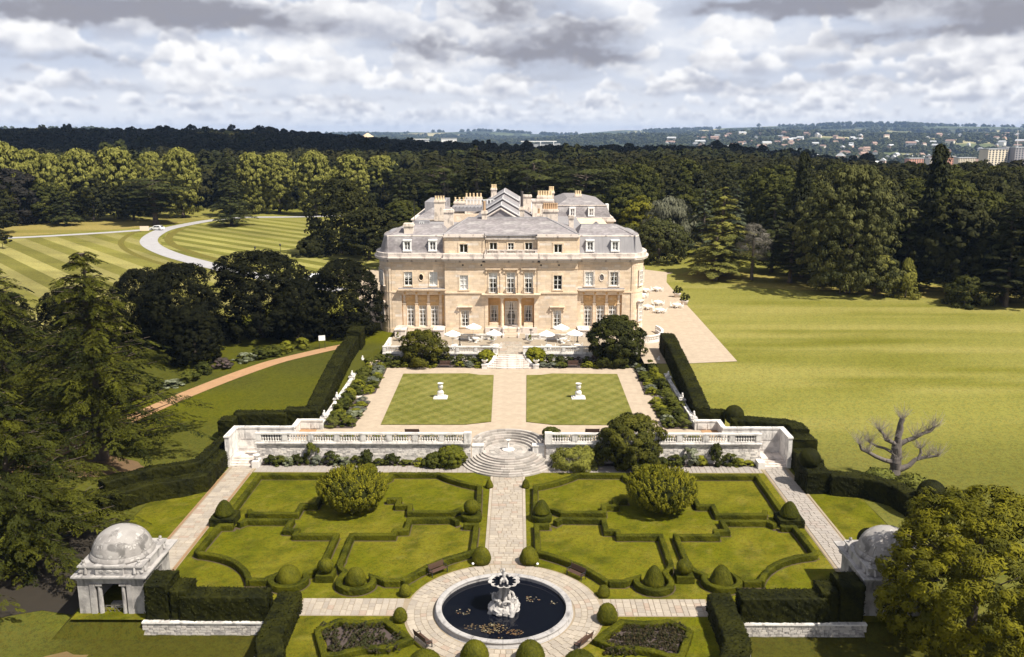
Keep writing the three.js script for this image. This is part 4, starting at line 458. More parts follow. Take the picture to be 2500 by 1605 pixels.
  axs.forEach((x, i) => win(x, fy(576), i === 1 ? 0.95 : 1.25, i === 1 ? 1.2 : 1.25, -1.0, { kind: 'none', cols: 2, rows: i === 1 ? 2 : 1, surround: 0.2 }));
  for (const s of [-1, 1]) P('wall', box(s * mid, s * (mid + 0.3), C1, fy(482), -0.99, -0.36), MAT.ashlar);
  P('parapet', merge([box(-mid - 0.1, mid + 0.1, fy(496), fy(486), -1.5, -0.75), box(-mid - 0.1, mid + 0.1, fy(486) + 0.001, fy(470), -1.5, -0.9)]), MAT.cornice);
  P('balustrade_rail', merge([box(-mid, mid, fy(577), fy(571), -0.45, -0.05), box(-mid, mid, C1 - 0.02, C1 + 0.16, -0.45, -0.05), ...[-4.1, -2.0, -0.98, 0.98, 2.0, 4.1].map((x) => box(x - 0.22, x + 0.22, C1 + 0.16, fy(577), -0.42, -0.08)), box(-2.0, -0.98, C1 + 0.16, fy(577), -0.32, -0.18), box(0.98, 2.0, C1 + 0.16, fy(577), -0.32, -0.18)]), MAT.cornice);
  for (const c of [-2.98, 0, 2.98]) for (let i = 0; i < 6; i++) { const m = shade(new THREE.Mesh(balGeo, MAT.stone)); m.name = 'baluster'; m.position.set(c - 0.62 + i * 0.25, C1 + 0.16, -0.25); m.scale.set(0.85, 0.75, 0.85); H.add(m); }
  P('drain_pipe', bar([fx(958), fy(445), -0.1], [fx(975), fy(600), 0.25], 0.05), MAT.iron);
  // cornices of the middle
  const corn = (x0, x1, z, k = 1) => P('cornice', merge([box(x0, x1, C0, C0 + 0.22, z - 0.5, z + 0.12), box(x0 - 0.1, x1 + 0.1, C0 + 0.221, C0 + 0.42, z - 0.5, z + 0.3), box(x0 - 0.35, x1 + 0.35, C0 + 0.421, C0 + 0.66, z - 0.6, z + 0.72), box(x0 - 0.45, x1 + 0.45, C0 + 0.661, C0 + 0.82, z - 0.6, z + 0.84), box(x0 - 0.2, x1 + 0.2, C0 + 0.821, C1 + 0.03, z - 0.7, z + 0.5)]), MAT.cornice);
  corn(-half, -mid - 0.45, 0); corn(mid + 0.45, half, 0); corn(-mid + 0.05, mid - 0.05, -0.02);
  // wings with bowed ends
  const wz = -0.75, ez = wz - 5.2, ea = 2.15, eb = 5.2;
  const bow = (s, k, a0 = Math.PI * 0.0, n = 18, q = 0) => [...Array(n + 1)].map((_, i) => { const a = lerp(0.0, Math.PI, i / n); return [s * (20.25 + Math.sin(a) * (ea + k)), ez + Math.cos(a) * (eb + q)]; });
  for (const s of [-1, 1]) {
    const a = s < 0 ? -20.25 : half, b = s < 0 ? -half : 20.25, bx0 = s < 0 ? fx(310) : fx(1705), bx1 = s < 0 ? fx(640) : fx(2025), w1 = s < 0 ? fx(365) : fx(1768), w2 = s < 0 ? fx(560) : fx(1960), ov = s < 0 ? fx(464) : fx(1863), gws = s < 0 ? [fx(376), fx(470), fx(563)] : [fx(1763), fx(1859), fx(1955)];
    const e0 = s < 0 ? a : bx1, e1 = s < 0 ? bx0 : b; // outer pier
    P('wall', wallWith(a, b, fy(880), C0, wz, 0.5, [hole(w1, fy(845), 1.35, 2.3), hole(w2, fy(845), 1.35, 2.3), [ov, fy(782), 0.38, 0.56, 1]]), MAT.ashlar);
    P('wall', wallWith(e0, e1, B0, fy(880), wz, 0.5), MAT.ashlar); if (s > 0) P('wall', wallWith(b - 20.25 + half, bx0, B0, fy(880), wz, 0.5), MAT.ashlar);
    if (s < 0) P('wall', wallWith(bx1, b, B0, fy(880), wz, 0.5), MAT.ashlar);
    win(w1, fy(845), 1.35, 2.3, wz, { kind: s < 0 ? 'half' : 'blind', cols: 2, rows: 3, surround: s < 0 ? 0.1 : 0.26, m: s < 0 ? MAT.trim : MAT.chimney }); win(w2, fy(845), 1.35, 2.3, wz, { kind: s < 0 ? 'blind' : 'drape', cols: 2, rows: 3, surround: s < 0 ? 0.1 : 0.26, m: s < 0 ? MAT.trim : MAT.chimney });
    const ow = P('oval_window', new THREE.TorusGeometry(0.47, 0.07, 6, 28).scale(0.85, 1.25, 1).translate(ov, fy(782), wz + 0.02), s < 0 ? MAT.trim : MAT.chimney); P('pane', new THREE.CircleGeometry(0.6, 24).scale(0.66, 0.96, 1).translate(ov, fy(782), wz - 0.3), s < 0 ? MAT.room : M({ color: [0.34, 0.36, 0.40], roughness: 0.3 }), ow);
    // window bay under an entablature
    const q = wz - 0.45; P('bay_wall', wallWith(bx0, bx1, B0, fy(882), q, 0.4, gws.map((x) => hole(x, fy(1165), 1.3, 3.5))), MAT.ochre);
    gws.forEach((x, i) => { win(x, fy(1165), 1.3, 3.5, q, { cols: 2, rows: 5, transom: 0.8, surround: 0.08, m: MAT.trim }); P('sunk_panel', merge([box(x - 0.62, x + 0.62, fy(930), fy(926), q, q + 0.1), box(x - 0.62, x + 0.62, fy(972), fy(968), q, q + 0.1), box(x - 0.64, x - 0.56, fy(968), fy(930), q, q + 0.1), box(x + 0.56, x + 0.64, fy(968), fy(930), q, q + 0.1)]), MAT.ochre); });
    for (const x of [gws[0] - 1.02, (gws[0] + gws[1]) / 2, (gws[1] + gws[2]) / 2, gws[2] + 1.02]) P('pilaster', merge([box(x - 0.24, x + 0.24, B0, fy(990), q, q + 0.2), box(x - 0.3, x + 0.3, fy(990), fy(982), q, q + 0.26), box(x - 0.2, x + 0.2, fy(982), fy(915), q, q + 0.14)]), MAT.trim);
    P('bay_entablature', merge([box(bx0 - 0.1, bx1 + 0.05, fy(915), fy(885), q, wz + 0.10), box(bx0 - 0.45, bx1 + 0.3, fy(885) + 0.001, fy(876), q, wz + 0.6), box(bx0 - 0.6, bx1 + 0.4, fy(876) + 0.001, fy(868), q, wz + 0.8)]), MAT.trim);
    P('bay_lead', box(bx0 - 0.5, bx1 + 0.3, fy(868) + 0.001, fy(862), wz, wz + 0.7), MAT.lead);
    for (const k of [-1, 0, 1, 2]) P('carved_boss', lump(0.2, 0.2, 0.08, k + 5, 0.2, 2).translate(gws[1] + (k - 0.5) * 1.9, fy(902), wz + 0.12), MAT.ochre);
    P('quoin', box(s * 19.9, s * 20.28, B0, C0, wz, wz + 0.09), MAT.ashlar); P('plinth', box(Math.min(e0, e1), Math.max(e0, e1), B0, G - 0.35, wz, wz + 0.14), MAT.ashlar);
    strip(Math.min(e0, e1) - 0.0, Math.max(e0, e1), YS - 0.12, YS + 0.13, wz, wz + 0.13); strip(a, b, fy(690), fy(684), wz, wz + 0.08);
    // bow and the long side behind it
    const O = bow(s, 0), inner = [...O].reverse().map(([x, z]) => [x - s * 0.4, z]); P('bow_wall', slab([...O, ...inner], B0, C0), MAT.ashlar);
    for (const [y0, y1, k] of [[YS - 0.12, YS + 0.13, 0.12], [fy(690), fy(684), 0.07], [B0, G - 0.35, 0.12]]) P('string_course', slab([...bow(s, k, 0, 18, k * 0.3), ...[...O].reverse()], y0, y1), MAT.trim);
    for (const [wy, wh, wn] of [[fy(843), 2.35, 3], [fy(1120), 2.9, 4]]) for (const ang of [0.62, 1.57]) { const X = s * (20.25 + Math.sin(ang) * ea), Z = ez + Math.cos(ang) * eb, nx = s * Math.sin(ang) / ea, nz = Math.cos(ang) / eb, tn = Math.atan2(nx, nz); win(0, wy, 1.25, wh, 0, { turn: tn, at: [X + nx * 0.2, Z + nz * 0.2], recess: -0.08, cols: 2, rows: wn, kind: 'none', surround: 0.22, m: MAT.chimney }); if (wn === 4) P('window_hood', merge([box(-1.05, 1.05, wy + 3.25, wy + 3.42, 0, 0.5), box(-0.95, 0.95, wy + 3.1, wy + 3.25, 0, 0.35), box(-1.0, -0.8, wy + 2.7, wy + 3.1, 0, 0.3), box(0.8, 1.0, wy + 2.7, wy + 3.1, 0, 0.3)]).rotateY(tn).translate(X, 0, Z), MAT.chimney); }
    P('wall', box(s * 19.6, s * 20.2, B0, C0, ez - eb, -60), MAT.ashlar);
    // cornice, gutter, mansard
    const ring = (k) => { const o = bow(s, k, 0, 18, k * 0.6).map(([x, z]) => [x, z]); const f = wz + k; return s > 0 ? [[half, f], [20.25, f], ...o.slice(1), [half, ez - eb]] : [[-half, f], [-20.25, f], ...o.slice(1), [-half, ez - eb]]; };
    for (const [k, y0, y1] of [[0.12, C0, C0 + 0.22], [0.3, C0 + 0.221, C0 + 0.42], [0.72, C0 + 0.421, C0 + 0.66], [0.84, C0 + 0.661, C0 + 0.82], [0.5, C0 + 0.821, C1 + 0.06]]) P('cornice', slab(ring(k), y0, y1), MAT.cornice);
    const in0 = ring(-0.15), in1 = ring(-1.0), mt = fy(474); P('mansard_roof', skirt(in0, C1 + 0.02, in1, mt, true), s < 0 ? MAT.slate : MAT.lead); P('roof_curb', skirt(ring(-0.92), mt - 0.06, ring(-0.98), mt + 0.13, false), MAT.cornice);
    const top = in1.map(([x, z]) => [lerp(x, s * 13, 0.42), lerp(z, ez - 0.5, 0.8)]); P('upper_roof', skirt(in1.map(([x, z]) => [x, z]), mt + 0.05, top, mt + 1.5, true), MAT.slate);
    for (const x of s < 0 ? [fx(362), fx(558)] : [fx(1770), fx(1963)]) { const dz = wz - 0.15; win(x, fy(578), 0.95, 1.4, dz, { kind: 'none', cols: 2, rows: 2, surround: 0.22, recess: 0.14, m: MAT.white }); P('dormer', merge([box(x - 0.72, x + 0.72, fy(506), fy(499), dz - 1.5, dz + 0.16), box(x - 0.66, x - 0.62, C1, fy(506), dz - 1.3, dz - 0.04), box(x + 0.62, x + 0.66, C1, fy(506), dz - 1.3, dz - 0.04)]), MAT.white); }
    P('lead_dome', lump(1.6, 0.8, 3.2, 2, 0.03, 3).translate(s * 19.3, mt + 0.1, ez), MAT.lead);
  }
  // roof of the middle block
  P('hip_roof', roofOver(-half - 0.1, half + 0.1, -13.2, -0.5, fy(458), 22.35, 'x', 3.6, 5.0), MAT.slate); P('ridge_cap', bar([-7.4, 22.38, -6.85], [6.1, 22.38, -6.85], 0.14), MAT.lead);
  for (const [p, q] of [[[-half - 0.1, fy(458), -0.5], [-7.4, 22.36, -6.85]], [[half + 0.1, fy(458), -0.5], [6.0, 22.36, -6.85]]]) P('hip_cap', bar(p, q, 0.12), MAT.lead);
  // bodies behind
  P('rear_body', box(-14.5, 14.5, B0, 17.6, -13.3, -64), MAT.lead); P('rear_body', box(-20, 20, B0, 17.2, -11.4, -24), MAT.lead); P('roof_room', box(-18.5, -12.2, 17.2, 19.6, -15, -22), MAT.lead); P('roof_room', roofOver(-19.2, -11.6, -22.5, -14.5, 19.3, 20.6, 'x', 1, 1), MAT.lead);
  P('roof_room', merge([box(-17.6, -15.0, 19.6, 21.0, -16.5, -18)]), MAT.lead);
  { const w = win(-16.35, 19.9, 0.8, 0.8, -16.45, { kind: 'none', cols: 2, rows: 1, surround: 0.06, recess: 0.02, m: MAT.white }); }
  P('roof_room', roofOver(11.5, 19.5, -21.5, -11.5, 17.3, 20.6, 'z', 4, 2), MAT.slate);
  // great hall roof with glazed lanterns
  const X0 = -9.5, X1 = 6.4, rx = -2.2; P('great_roof', soup([[[X0, 18.0, -24], [rx, 22.4, -24], [rx, 22.4, -96]], [[X0, 18.0, -24], [rx, 22.4, -96], [X0, 18.0, -96]], [[X1, 17.4, -24], [X1, 17.4, -96], [rx, 22.4, -96]], [[X1, 17.4, -24], [rx, 22.4, -96], [rx, 22.4, -24]], [[X0, 18, -24], [X1, 17.4, -24], [rx, 22.4, -24]]].map((t) => t)), MAT.slate); P('wall', box(X0 + 0.3, X1 - 0.3, 15, 18.0, -24.3, -95), MAT.ashlar);
  P('gable_coping', merge([bar([X0, 18.1, -23.9], [rx, 22.55, -23.9], 0.2), bar([X1, 17.5, -23.9], [rx, 22.55, -23.9], 0.2)]), MAT.cornice);
  for (const [z0, z1] of [[-29, -37], [-47, -57], [-70, -84]]) { const y = (x) => (x < rx ? lerp(18.0, 22.4, (x - X0) / (rx - X0)) : lerp(22.4, 17.4, (x - rx) / (X1 - rx))), sk = (xa, xb, u, z0, z1) => soup([[[xa, y(xa) + u, z0], [xb, y(xb) + u, z0], [xb, y(xb) + u, z1]], [[xa, y(xa) + u, z0], [xb, y(xb) + u, z1], [xa, y(xa) + u, z1]]]); const L = P('roof_lantern', merge([sk(-5.6, rx, 0.42, z0 + 0.2, z1 - 0.2), sk(rx, 1.4, 0.42, z0 + 0.2, z1 - 0.2), ...[-5.6, 1.4].map((x) => box(x - 0.1, x + 0.1, y(x), y(x) + 0.5, z0, z1))]), MAT.lead); P('lantern_frame', merge([bar([-5.6, y(-5.6) + 0.45, z0 + 0.3], [rx, 22.86, z0 + 0.3], 0.12), bar([1.4, y(1.4) + 0.45, z0 + 0.3], [rx, 22.86, z0 + 0.3], 0.17), bar([1.4, y(1.4) + 0.45, z0], [1.4, y(1.4) + 0.45, z1], 0.17), bar([rx, 22.86, z0], [rx, 22.86, z1], 0.12)]), M({ color: [0.5, 0.49, 0.5] }), L); P('pane', soup([[[-5.6, y(-5.6), z0], [rx, 22.4, z0], [rx, 22.8, z0]], [[-5.6, y(-5.6), z0], [rx, 22.8, z0], [-5.6, y(-5.6) + 0.4, z0]], [[1.4, y(1.4), z0], [rx, 22.4, z0], [rx, 22.8, z0]], [[1.4, y(1.4), z0], [rx, 22.8, z0], [1.4, y(1.4) + 0.4, z0]]]), M({ color: [0.16, 0.16, 0.18], roughness: 0.2 }), L); }
  for (const z of [-60, -66, -72, -78]) P('roof_hatch', merge([box(4.2, 4.6, 18.6, 19.6, z, z - 4), box(2.2, 4.6, 19.6, 19.7, z, z - 4)]), MAT.white);
  // rear left block and glass roofs
  P('rear_block', box(-23, -10, B0, 16.2, -64, -98), MAT.ashlar); P('cornice', merge([box(-23.5, -10, 16.2, 16.75, -63.4, -98), box(-23.8, -10, 16.751, 17.0, -63.1, -98)]), MAT.cornice); P('hip_roof', roofOver(-22.8, -12.2, -76, -63.8, 17.0, 20.2, 'x', 5.2, 5.2), MAT.slate); P('roof_drum', box(-21.6, -16.6, 17, 20.2, -74, -90), MAT.lead);
  P('wall', box(-14.5, -6.5, 16.5, 19.3, -50, -51), MAT.ashlar); P('glass_roof', merge([box(-13.6, -7.0, 19.4, 20.3, -56, -63), ...[...Array(9)].map((_, i) => box(-13.6 + i * 0.82, -13.5 + i * 0.82, 20.3, 20.5, -55.9, -63))]), MAT.lead); P('glass_roof', merge([...[...Array(12)].map((_, i) => box(-13.4 + i * 0.8, -13.15 + i * 0.8, 20.3, 21.2, -66, -66.15)), box(-13.5, -4.4, 21.2, 21.35, -66.2, -66)]), MAT.white);
  // rear right block with its own mansard
  P('rear_block', box(7.5, 23.2, B0, 15.9, -64.5, -98), MAT.ashlar); P('cornice', merge([box(7.5, 23.6, 15.9, 16.35, -64.1, -98), box(7.5, 24.0, 16.351, 16.7, -63.7, -98), box(7.5, 23.5, 16.701, 17.3, -64.2, -98)]), MAT.cornice);
  const ra = [[9.6, -64.8], [23.0, -64.8], [23.0, -97], [9.6, -97]], rb = [[10.4, -65.8], [21.9, -65.8], [21.9, -96], [10.4, -96]]; P('mansard_roof', skirt(ra, 17.2, rb, 20.0, true), MAT.slate); P('upper_roof', skirt(rb, 20.0, [[13, -70], [16.5, -70], [16.5, -90], [13, -90]], 21.4, true), MAT.slate); P('roof_curb', box(10.2, 22.1, 19.9, 20.1, -65.6, -66.2), MAT.cornice);
  for (const x of [13.9, 18.3]) { win(x, 17.7, 1.0, 1.6, -64.7, { kind: 'none', cols: 2, rows: 2, surround: 0.24, recess: 0.1, m: MAT.white }); P('dormer', box(x - 0.75, x + 0.75, 19.5, 19.65, -64.6, -66.4), MAT.white); } P('dormer', box(21.9, 22.6, 17.4, 20.2, -67, -69), MAT.white);
  // chimneys
  const chim = (x0, x1, y0, y1, z, d, pots = 0, pm = MAT.buffPot, ph = 0.9) => { const c = P('chimney', merge([box(x0, x1, y0, y1 - 0.5, z - d, z), box(x0 - 0.14, x1 + 0.14, y1 - 0.5, y1 - 0.25, z - d - 0.14, z + 0.14), box(x0 - 0.06, x1 + 0.06, y1 - 0.249, y1, z - d - 0.06, z + 0.06), box(x0 - 0.08, x1 + 0.08, y0, y0 + 0.8, z - d - 0.08, z + 0.08)]), MAT.chimney); for (let i = 0; i < pots; i++) { const x = lerp(x0 + 0.25, x1 - 0.25, pots > 1 ? i / (pots - 1) : 0.5); P('chimney_pot', lathe([[0.24, y1], [0.19, y1 + ph * 0.8], [0.24, y1 + ph * 0.85], [0.22, y1 + ph], [0.14, y1 + ph], [0.14, y1]], 9).translate(x, 0, z - d / 2), pm, c); } return c; };
  chim(fx(331), fx(400), 17.8, 21.8, -2.4, 1.4); chim(-11.95, -10.3, 17, 23.3, -12, 1.6); chim(fx(928), fx(968), 20.6, 23.6, -6.2, 0.9, 1, MAT.pot, 1.6); chim(fx(1228), fx(1265), 21, 24.2, -7, 0.9, 1, M({ color: [0.07, 0.06, 0.06] }), 2.6); chim(fx(1365), fx(1400), 20.6, 23.0, -8, 0.9, 1, MAT.pot, 0.8);
  chim(5.6, 8.4, 17, 22.9, -18, 1.6, 7, MAT.pot, 1.1); chim(5.6, 8.4, 17, 22.0, -22, 1.6, 6, MAT.pot, 1.3); chim(fx(1628), fx(1666), 18, 22.5, -9.5, 1.0);
  P('roof_tower', merge([box(4.3, 8.8, 15, 22.0, -50, -55)]), MAT.chimney); P('roof_tower', box(4.1, 9.0, 22.0, 22.3, -49.8, -55.2), MAT.cornice); chim(5.4, 8.6, 22.2, 23.2, -52, 1.2, 6, MAT.buffPot, 1.0); chim(8.0, 9.2, 21, 23.9, -56, 1.2, 3, MAT.buffPot, 1.0); chim(2.0, 4.2, 19, 22.8, -60, 1.4, 0);
  chim(-17.9, -15.6, 17, 21.7, -59, 1.8, 4); chim(-13.6, -11.2, 17, 21.2, -62, 1.5, 3); chim(-11.4, -7.5, 17, 21.7, -69, 1.6, 5); chim(-5.6, -4.2, 20, 23.2, -80, 1.4, 3); chim(15.0, 16.6, 20.8, 22.0, -74, 1.4, 3); for (let i = 0; i < 4; i++) P('chimney_pot', cyl(0.2, 0.16, 17.3, 18.5, 16 + i * 0.9, -30, 8), MAT.pot); P('wall', box(13, 20.5, 15, 17.3, -28, -62), MAT.ashlar);
  // masts
  for (const [x, z, y0, y1] of [[-18, -20, 19, 24.5], [-16, -66, 20, 26.5], [-15.3, -66, 20, 25], [3.2, -60, 24, 27.4], [-8.3, -70, 22, 24]]) P('mast', bar([x, y0, z], [x, y1, z], 0.05), MAT.iron); P('mast', bar([2.4, 26.6, -60], [4.0, 26.6, -60], 0.05), MAT.iron); P('mast', bar([-16, 24, -66], [-15.3, 24, -66], 0.04), MAT.iron);
  // side stairs to the window bays
  for (const s of [-1, 1]) { const t = thing('bay_steps', `stone steps between blocks up to the ${s < 0 ? 'left' : 'right'} window bay`, 'steps'); for (let k = 0; k < 6; k++) part('step', box(s * 12.9, s * 17.2, 3.74, 3.76 + (k + 1) * 0.16, -143.4 - k * 0.45, -146.7), MAT.tread, t); for (const x of [11.9, 18.2]) part('pedestal', merge([box(s * x - 0.85, s * x + 0.85, 3.74, 4.8, -143.2, -146.6), box(s * x - 0.95, s * x + 0.95, 4.8, 4.95, -143.1, -146.6)]), MAT.cornice, t); }
  // curved balustrade by the right-hand bow
  const cb = thing('curved_balustrade', 'curved stone balustrade beside the bowed end of the house', 'balustrade'), A = [...Array(25)].map((_, i) => { const a = lerp(-0.35, Math.PI * 0.62, i / 24); return [21.4 + 3.4 * Math.sin(a + 0.2), -144.2 + 5.2 * Math.cos(a + 0.2)]; }), band = (w0, w1, y0, y1) => slab([...A.map(([x, z]) => { const d = Math.hypot(x - 21.4, z + 144.2); return [x + (x - 21.4) / d * w1, z + (z + 144.2) / d * w1]; }), ...[...A].reverse().map(([x, z]) => { const d = Math.hypot(x - 21.4, z + 144.2); return [x + (x - 21.4) / d * w0, z + (z + 144.2) / d * w0]; })], y0, y1);
  part('plinth', band(-0.2, 0.2, 2.6, 4.1), MAT.stone, cb); part('rail', band(-0.22, 0.22, 4.75, 4.92), MAT.stone, cb); A.forEach(([x, z]) => { const m = shade(new THREE.Mesh(balGeo, MAT.stone)); m.name = 'baluster'; m.position.set(x, 4.1, z); m.scale.set(1.1, 0.93, 1.1); cb.add(m); });
}
// ---------- leaves ----------
class Leaves {
  constructor(seed) { this.r = rng(seed); this.P = []; this.N = []; this.C = []; this.I = []; }
  leaf(c, n, len, wid, shadeN, col, along) { // a diamond of two faces
    const r = this.r; let t = along; if (!t) { t = [r() - 0.5, r() - 0.5, r() - 0.5]; } let d = t[0] * n[0] + t[1] * n[1] + t[2] * n[2]; t = [t[0] - n[0] * d, t[1] - n[1] * d, t[2] - n[2] * d]; let l = Math.hypot(...t) || 1; t = t.map((q) => q / l); const b = [n[1] * t[2] - n[2] * t[1], n[2] * t[0] - n[0] * t[2], n[0] * t[1] - n[1] * t[0]], k = this.P.length / 3, a = len / 2, w = wid / 2;
    this.P.push(c[0] - t[0] * a, c[1] - t[1] * a, c[2] - t[2] * a, c[0] + b[0] * w, c[1] + b[1] * w, c[2] + b[2] * w, c[0] + t[0] * a, c[1] + t[1] * a, c[2] + t[2] * a, c[0] - b[0] * w, c[1] - b[1] * w, c[2] - b[2] * w);
    for (let i = 0; i < 4; i++) { this.N.push(...shadeN); this.C.push(...col); } if (n[0] * shadeN[0] + n[1] * shadeN[1] + n[2] * shadeN[2] < 0) this.I.push(k, k + 1, k + 2, k, k + 2, k + 3); else this.I.push(k, k + 2, k + 1, k, k + 3, k + 2);
  }
  geo() { const g = new THREE.BufferGeometry(); g.setAttribute('position', new THREE.BufferAttribute(new Float32Array(this.P), 3)); g.setAttribute('normal', new THREE.BufferAttribute(new Float32Array(this.N), 3)); g.setAttribute('color', new THREE.BufferAttribute(new Float32Array(this.C), 3)); g.setIndex(this.I); this.P = this.N = this.C = this.I = null; return g; }
}
const unit = (v) => { const l = Math.hypot(...v) || 1; return [v[0] / l, v[1] / l, v[2] / l]; };
// ---------- clipped hedges and topiary ----------
const BOXCOL = [[0.105, 0.098, 0.005], [0.028, 0.031, 0.002]], YEWCOL = [[0.032, 0.031, 0.003], [0.007, 0.008, 0.002]], DOMECOL = [[0.13, 0.117, 0.007], [0.040, 0.042, 0.003]];
function leafy(g, cols, amp, seed) { const p = g.attributes.position, n = g.attributes.normal, c = new Float32Array(p.count * 3), r = rng(seed); for (let i = 0; i < p.count; i++) { const x = p.getX(i), y = p.getY(i), z = p.getZ(i), k = amp * (r() * 2 - 1) + amp * 0.7 * n2(x * 2.1 + y * 1.7, z * 2.1 - y * 1.3), t = clamp(r() * 0.75 + 0.5 * n2(x * 0.9 + y + seed, z * 0.9) + 0.1); p.setXYZ(i, x + n.getX(i) * k, y + n.getY(i) * k, z + n.getZ(i) * k); c.set(mix3(cols[0], cols[1], t), i * 3); } g.setAttribute('color', new THREE.BufferAttribute(c, 3)); g.computeVertexNormals(); return g; }
let hseed = 100;
// small leaves standing off a clipped surface, so many to the square metre
function flecks(g, cols, perM2, size, seed) {
  const L = new Leaves(seed), q = L.r, p = g.attributes.position, ix = g.index, nT = ix.count / 3; const A = new THREE.Vector3(), B = new THREE.Vector3(), C = new THREE.Vector3(), U = new THREE.Vector3(), V = new THREE.Vector3();
  for (let t = 0; t < nT; t++) { A.fromBufferAttribute(p, ix.getX(t * 3)); B.fromBufferAttribute(p, ix.getX(t * 3 + 1)); C.fromBufferAttribute(p, ix.getX(t * 3 + 2)); U.subVectors(B, A); V.subVectors(C, A); const n = U.clone().cross(V), a = n.length() / 2; if (a < 1e-7) continue; n.normalize(); let want = a * perM2; while (want > 0) { if (q() > want) break; want--; let u = q(), v = q(); if (u + v > 1) { u = 1 - u; v = 1 - v; } const c = A.clone().addScaledVector(U, u).addScaledVector(V, v).addScaledVector(n, size * (0.1 + 0.45 * q())); if (c.y < 0.01) continue; const m = unit([n.x + (q() - 0.5) * 1.5, n.y + (q() - 0.5) * 1.5, n.z + (q() - 0.5) * 1.5]); L.leaf([c.x, c.y, c.z], m, size * (0.7 + 0.8 * q()), size * 0.55, unit([m[0] + n.x * 0.6, m[1] + n.y * 0.6, m[2] + n.z * 0.6]), sc(mix3(cols[0], cols[1], q()), 0.8 + 0.45 * q())); } }
  const f = L.geo(), k = p.count, P = new Float32Array((k + f.attributes.position.count) * 3), N = P.slice(), Cc = P.slice(); for (const [arr, name] of [[P, 'position'], [N, 'normal'], [Cc, 'color']]) { arr.set(g.attributes[name].array); arr.set(f.attributes[name].array, k * 3); }
  const o = new THREE.BufferGeometry(); o.setAttribute('position', new THREE.BufferAttribute(P, 3)); o.setAttribute('normal', new THREE.BufferAttribute(N, 3)); o.setAttribute('color', new THREE.BufferAttribute(Cc, 3)); o.setIndex([...ix.array, ...Array.from(f.index.array, (i) => i + k)]); return o;
}
function hedgeGeo(path, w, h, y0 = 0, cols = BOXCOL, cell = 0.12, amp = 0.025) {
  const st = [], n = path.length, nor = []; for (let i = 0; i < n; i++) { const a = path[Math.max(0, i - 1)], b = path[i], c = path[Math.min(n - 1, i + 1)]; const d1 = i ? [b[0] - a[0], b[1] - a[1]] : [c[0] - b[0], c[1] - b[1]], d2 = i < n - 1 ? [c[0] - b[0], c[1] - b[1]] : d1, l1 = Math.hypot(...d1), l2 = Math.hypot(...d2); const m = [-d1[1] / l1 - d2[1] / l2, d1[0] / l1 + d2[0] / l2], ml = Math.hypot(...m) || 1, u = [m[0] / ml, m[1] / ml], cs = Math.max(0.45, u[0] * -d1[1] / l1 + u[1] * d1[0] / l1); nor.push([u[0] / cs, u[1] / cs]); }
  for (let i = 0; i < n - 1; i++) { const L = Math.hypot(path[i + 1][0] - path[i][0], path[i + 1][1] - path[i][1]), k = Math.max(1, Math.round(L / cell)); for (let j = 0; j < k + (i === n - 2 ? 1 : 0); j++) { const t = j / k; st.push([lerp(path[i][0], path[i + 1][0], t), lerp(path[i][1], path[i + 1][1], t), lerp(nor[i][0], nor[i + 1][0], t), lerp(nor[i][1], nor[i + 1][1], t)]); } }
  const ns = Math.max(2, Math.round(h / cell)), nt = Math.max(2, Math.round(w / cell)), prof = []; for (let i = 0; i <= ns; i++) prof.push([-1 + 0.05 * i / ns + (i === ns ? 0.03 : 0), i / ns - (i === ns ? 0.02 : 0)]); for (let i = 1; i < nt; i++) prof.push([lerp(-0.95, 0.95, i / nt), 1]); for (let i = ns; i >= 0; i--) prof.push([1 - 0.05 * i / ns - (i === ns ? 0.03 : 0), i / ns - (i === ns ? 0.02 : 0)]);
  const rowsN = []; for (const q of [0.0, 0.5]) rowsN.push([st[0], q]); for (const s of st) rowsN.push([s, 1]); for (const q of [0.5, 0.0]) rowsN.push([st[st.length - 1], q]);
  const P = [], I = [], m = prof.length; rowsN.forEach(([s, q], i) => { const hh = Array.isArray(h) ? h[0] : h, yb = typeof y0 === 'function' ? y0(s[0], s[1]) : y0; prof.forEach(([a, y], j) => { P.push(s[0] + s[2] * a * q * w / 2, yb - 0.03 + y * hh, s[1] + s[3] * a * q * w / 2); if (i && j) { const A = (i - 1) * m + j - 1, B = A + 1, C = i * m + j - 1, D = C + 1; I.push(A, B, D, A, D, C); } }); });
  const g = new THREE.BufferGeometry(); g.setAttribute('position', new THREE.BufferAttribute(new Float32Array(P), 3)); g.setIndex(I); g.computeVertexNormals(); const yew = cols === YEWCOL; return flecks(leafy(g, cols, amp, hseed++), cols, yew ? 26 : 60, yew ? 0.17 : 0.075, hseed);
}
const leafMat = MAT.leaf;
const rawPart = (name, g, parent, label, mat = leafMat) => { const m = shade(new THREE.Mesh(g, mat)); m.name = name; parent.add(m); if (label) m.userData.label = label; return m; };
function hedge(label, path, w, h, y0, cols, cell, amp, group) { const m = rawPart(numbered('hedge'), hedgeGeo(path, w, h, y0, cols, cell, amp), scene); return tag(m, label, 'hedge', group); }
function revolve(pr, cell, cols, amp, seed) { const pts = []; for (let i = 0; i < pr.length - 1; i++) { const k = Math.max(1, Math.round(Math.hypot(pr[i + 1][0] - pr[i][0], pr[i + 1][1] - pr[i][1]) / cell)); for (let j = 0; j < k; j++) pts.push([lerp(pr[i][0], pr[i + 1][0], j / k), lerp(pr[i][1], pr[i + 1][1], j / k)]); } pts.push(pr[pr.length - 1]); const R = Math.max(...pr.map((p) => p[0])), g = new THREE.LatheGeometry(pts.map(([a, b]) => new THREE.Vector2(Math.max(a, 0.001), b)), Math.max(12, Math.round(R * 6.28 / cell))); g.deleteAttribute('uv'); return flecks(leafy(g, cols, amp, seed), cols, 70, 0.075, seed + 1); }
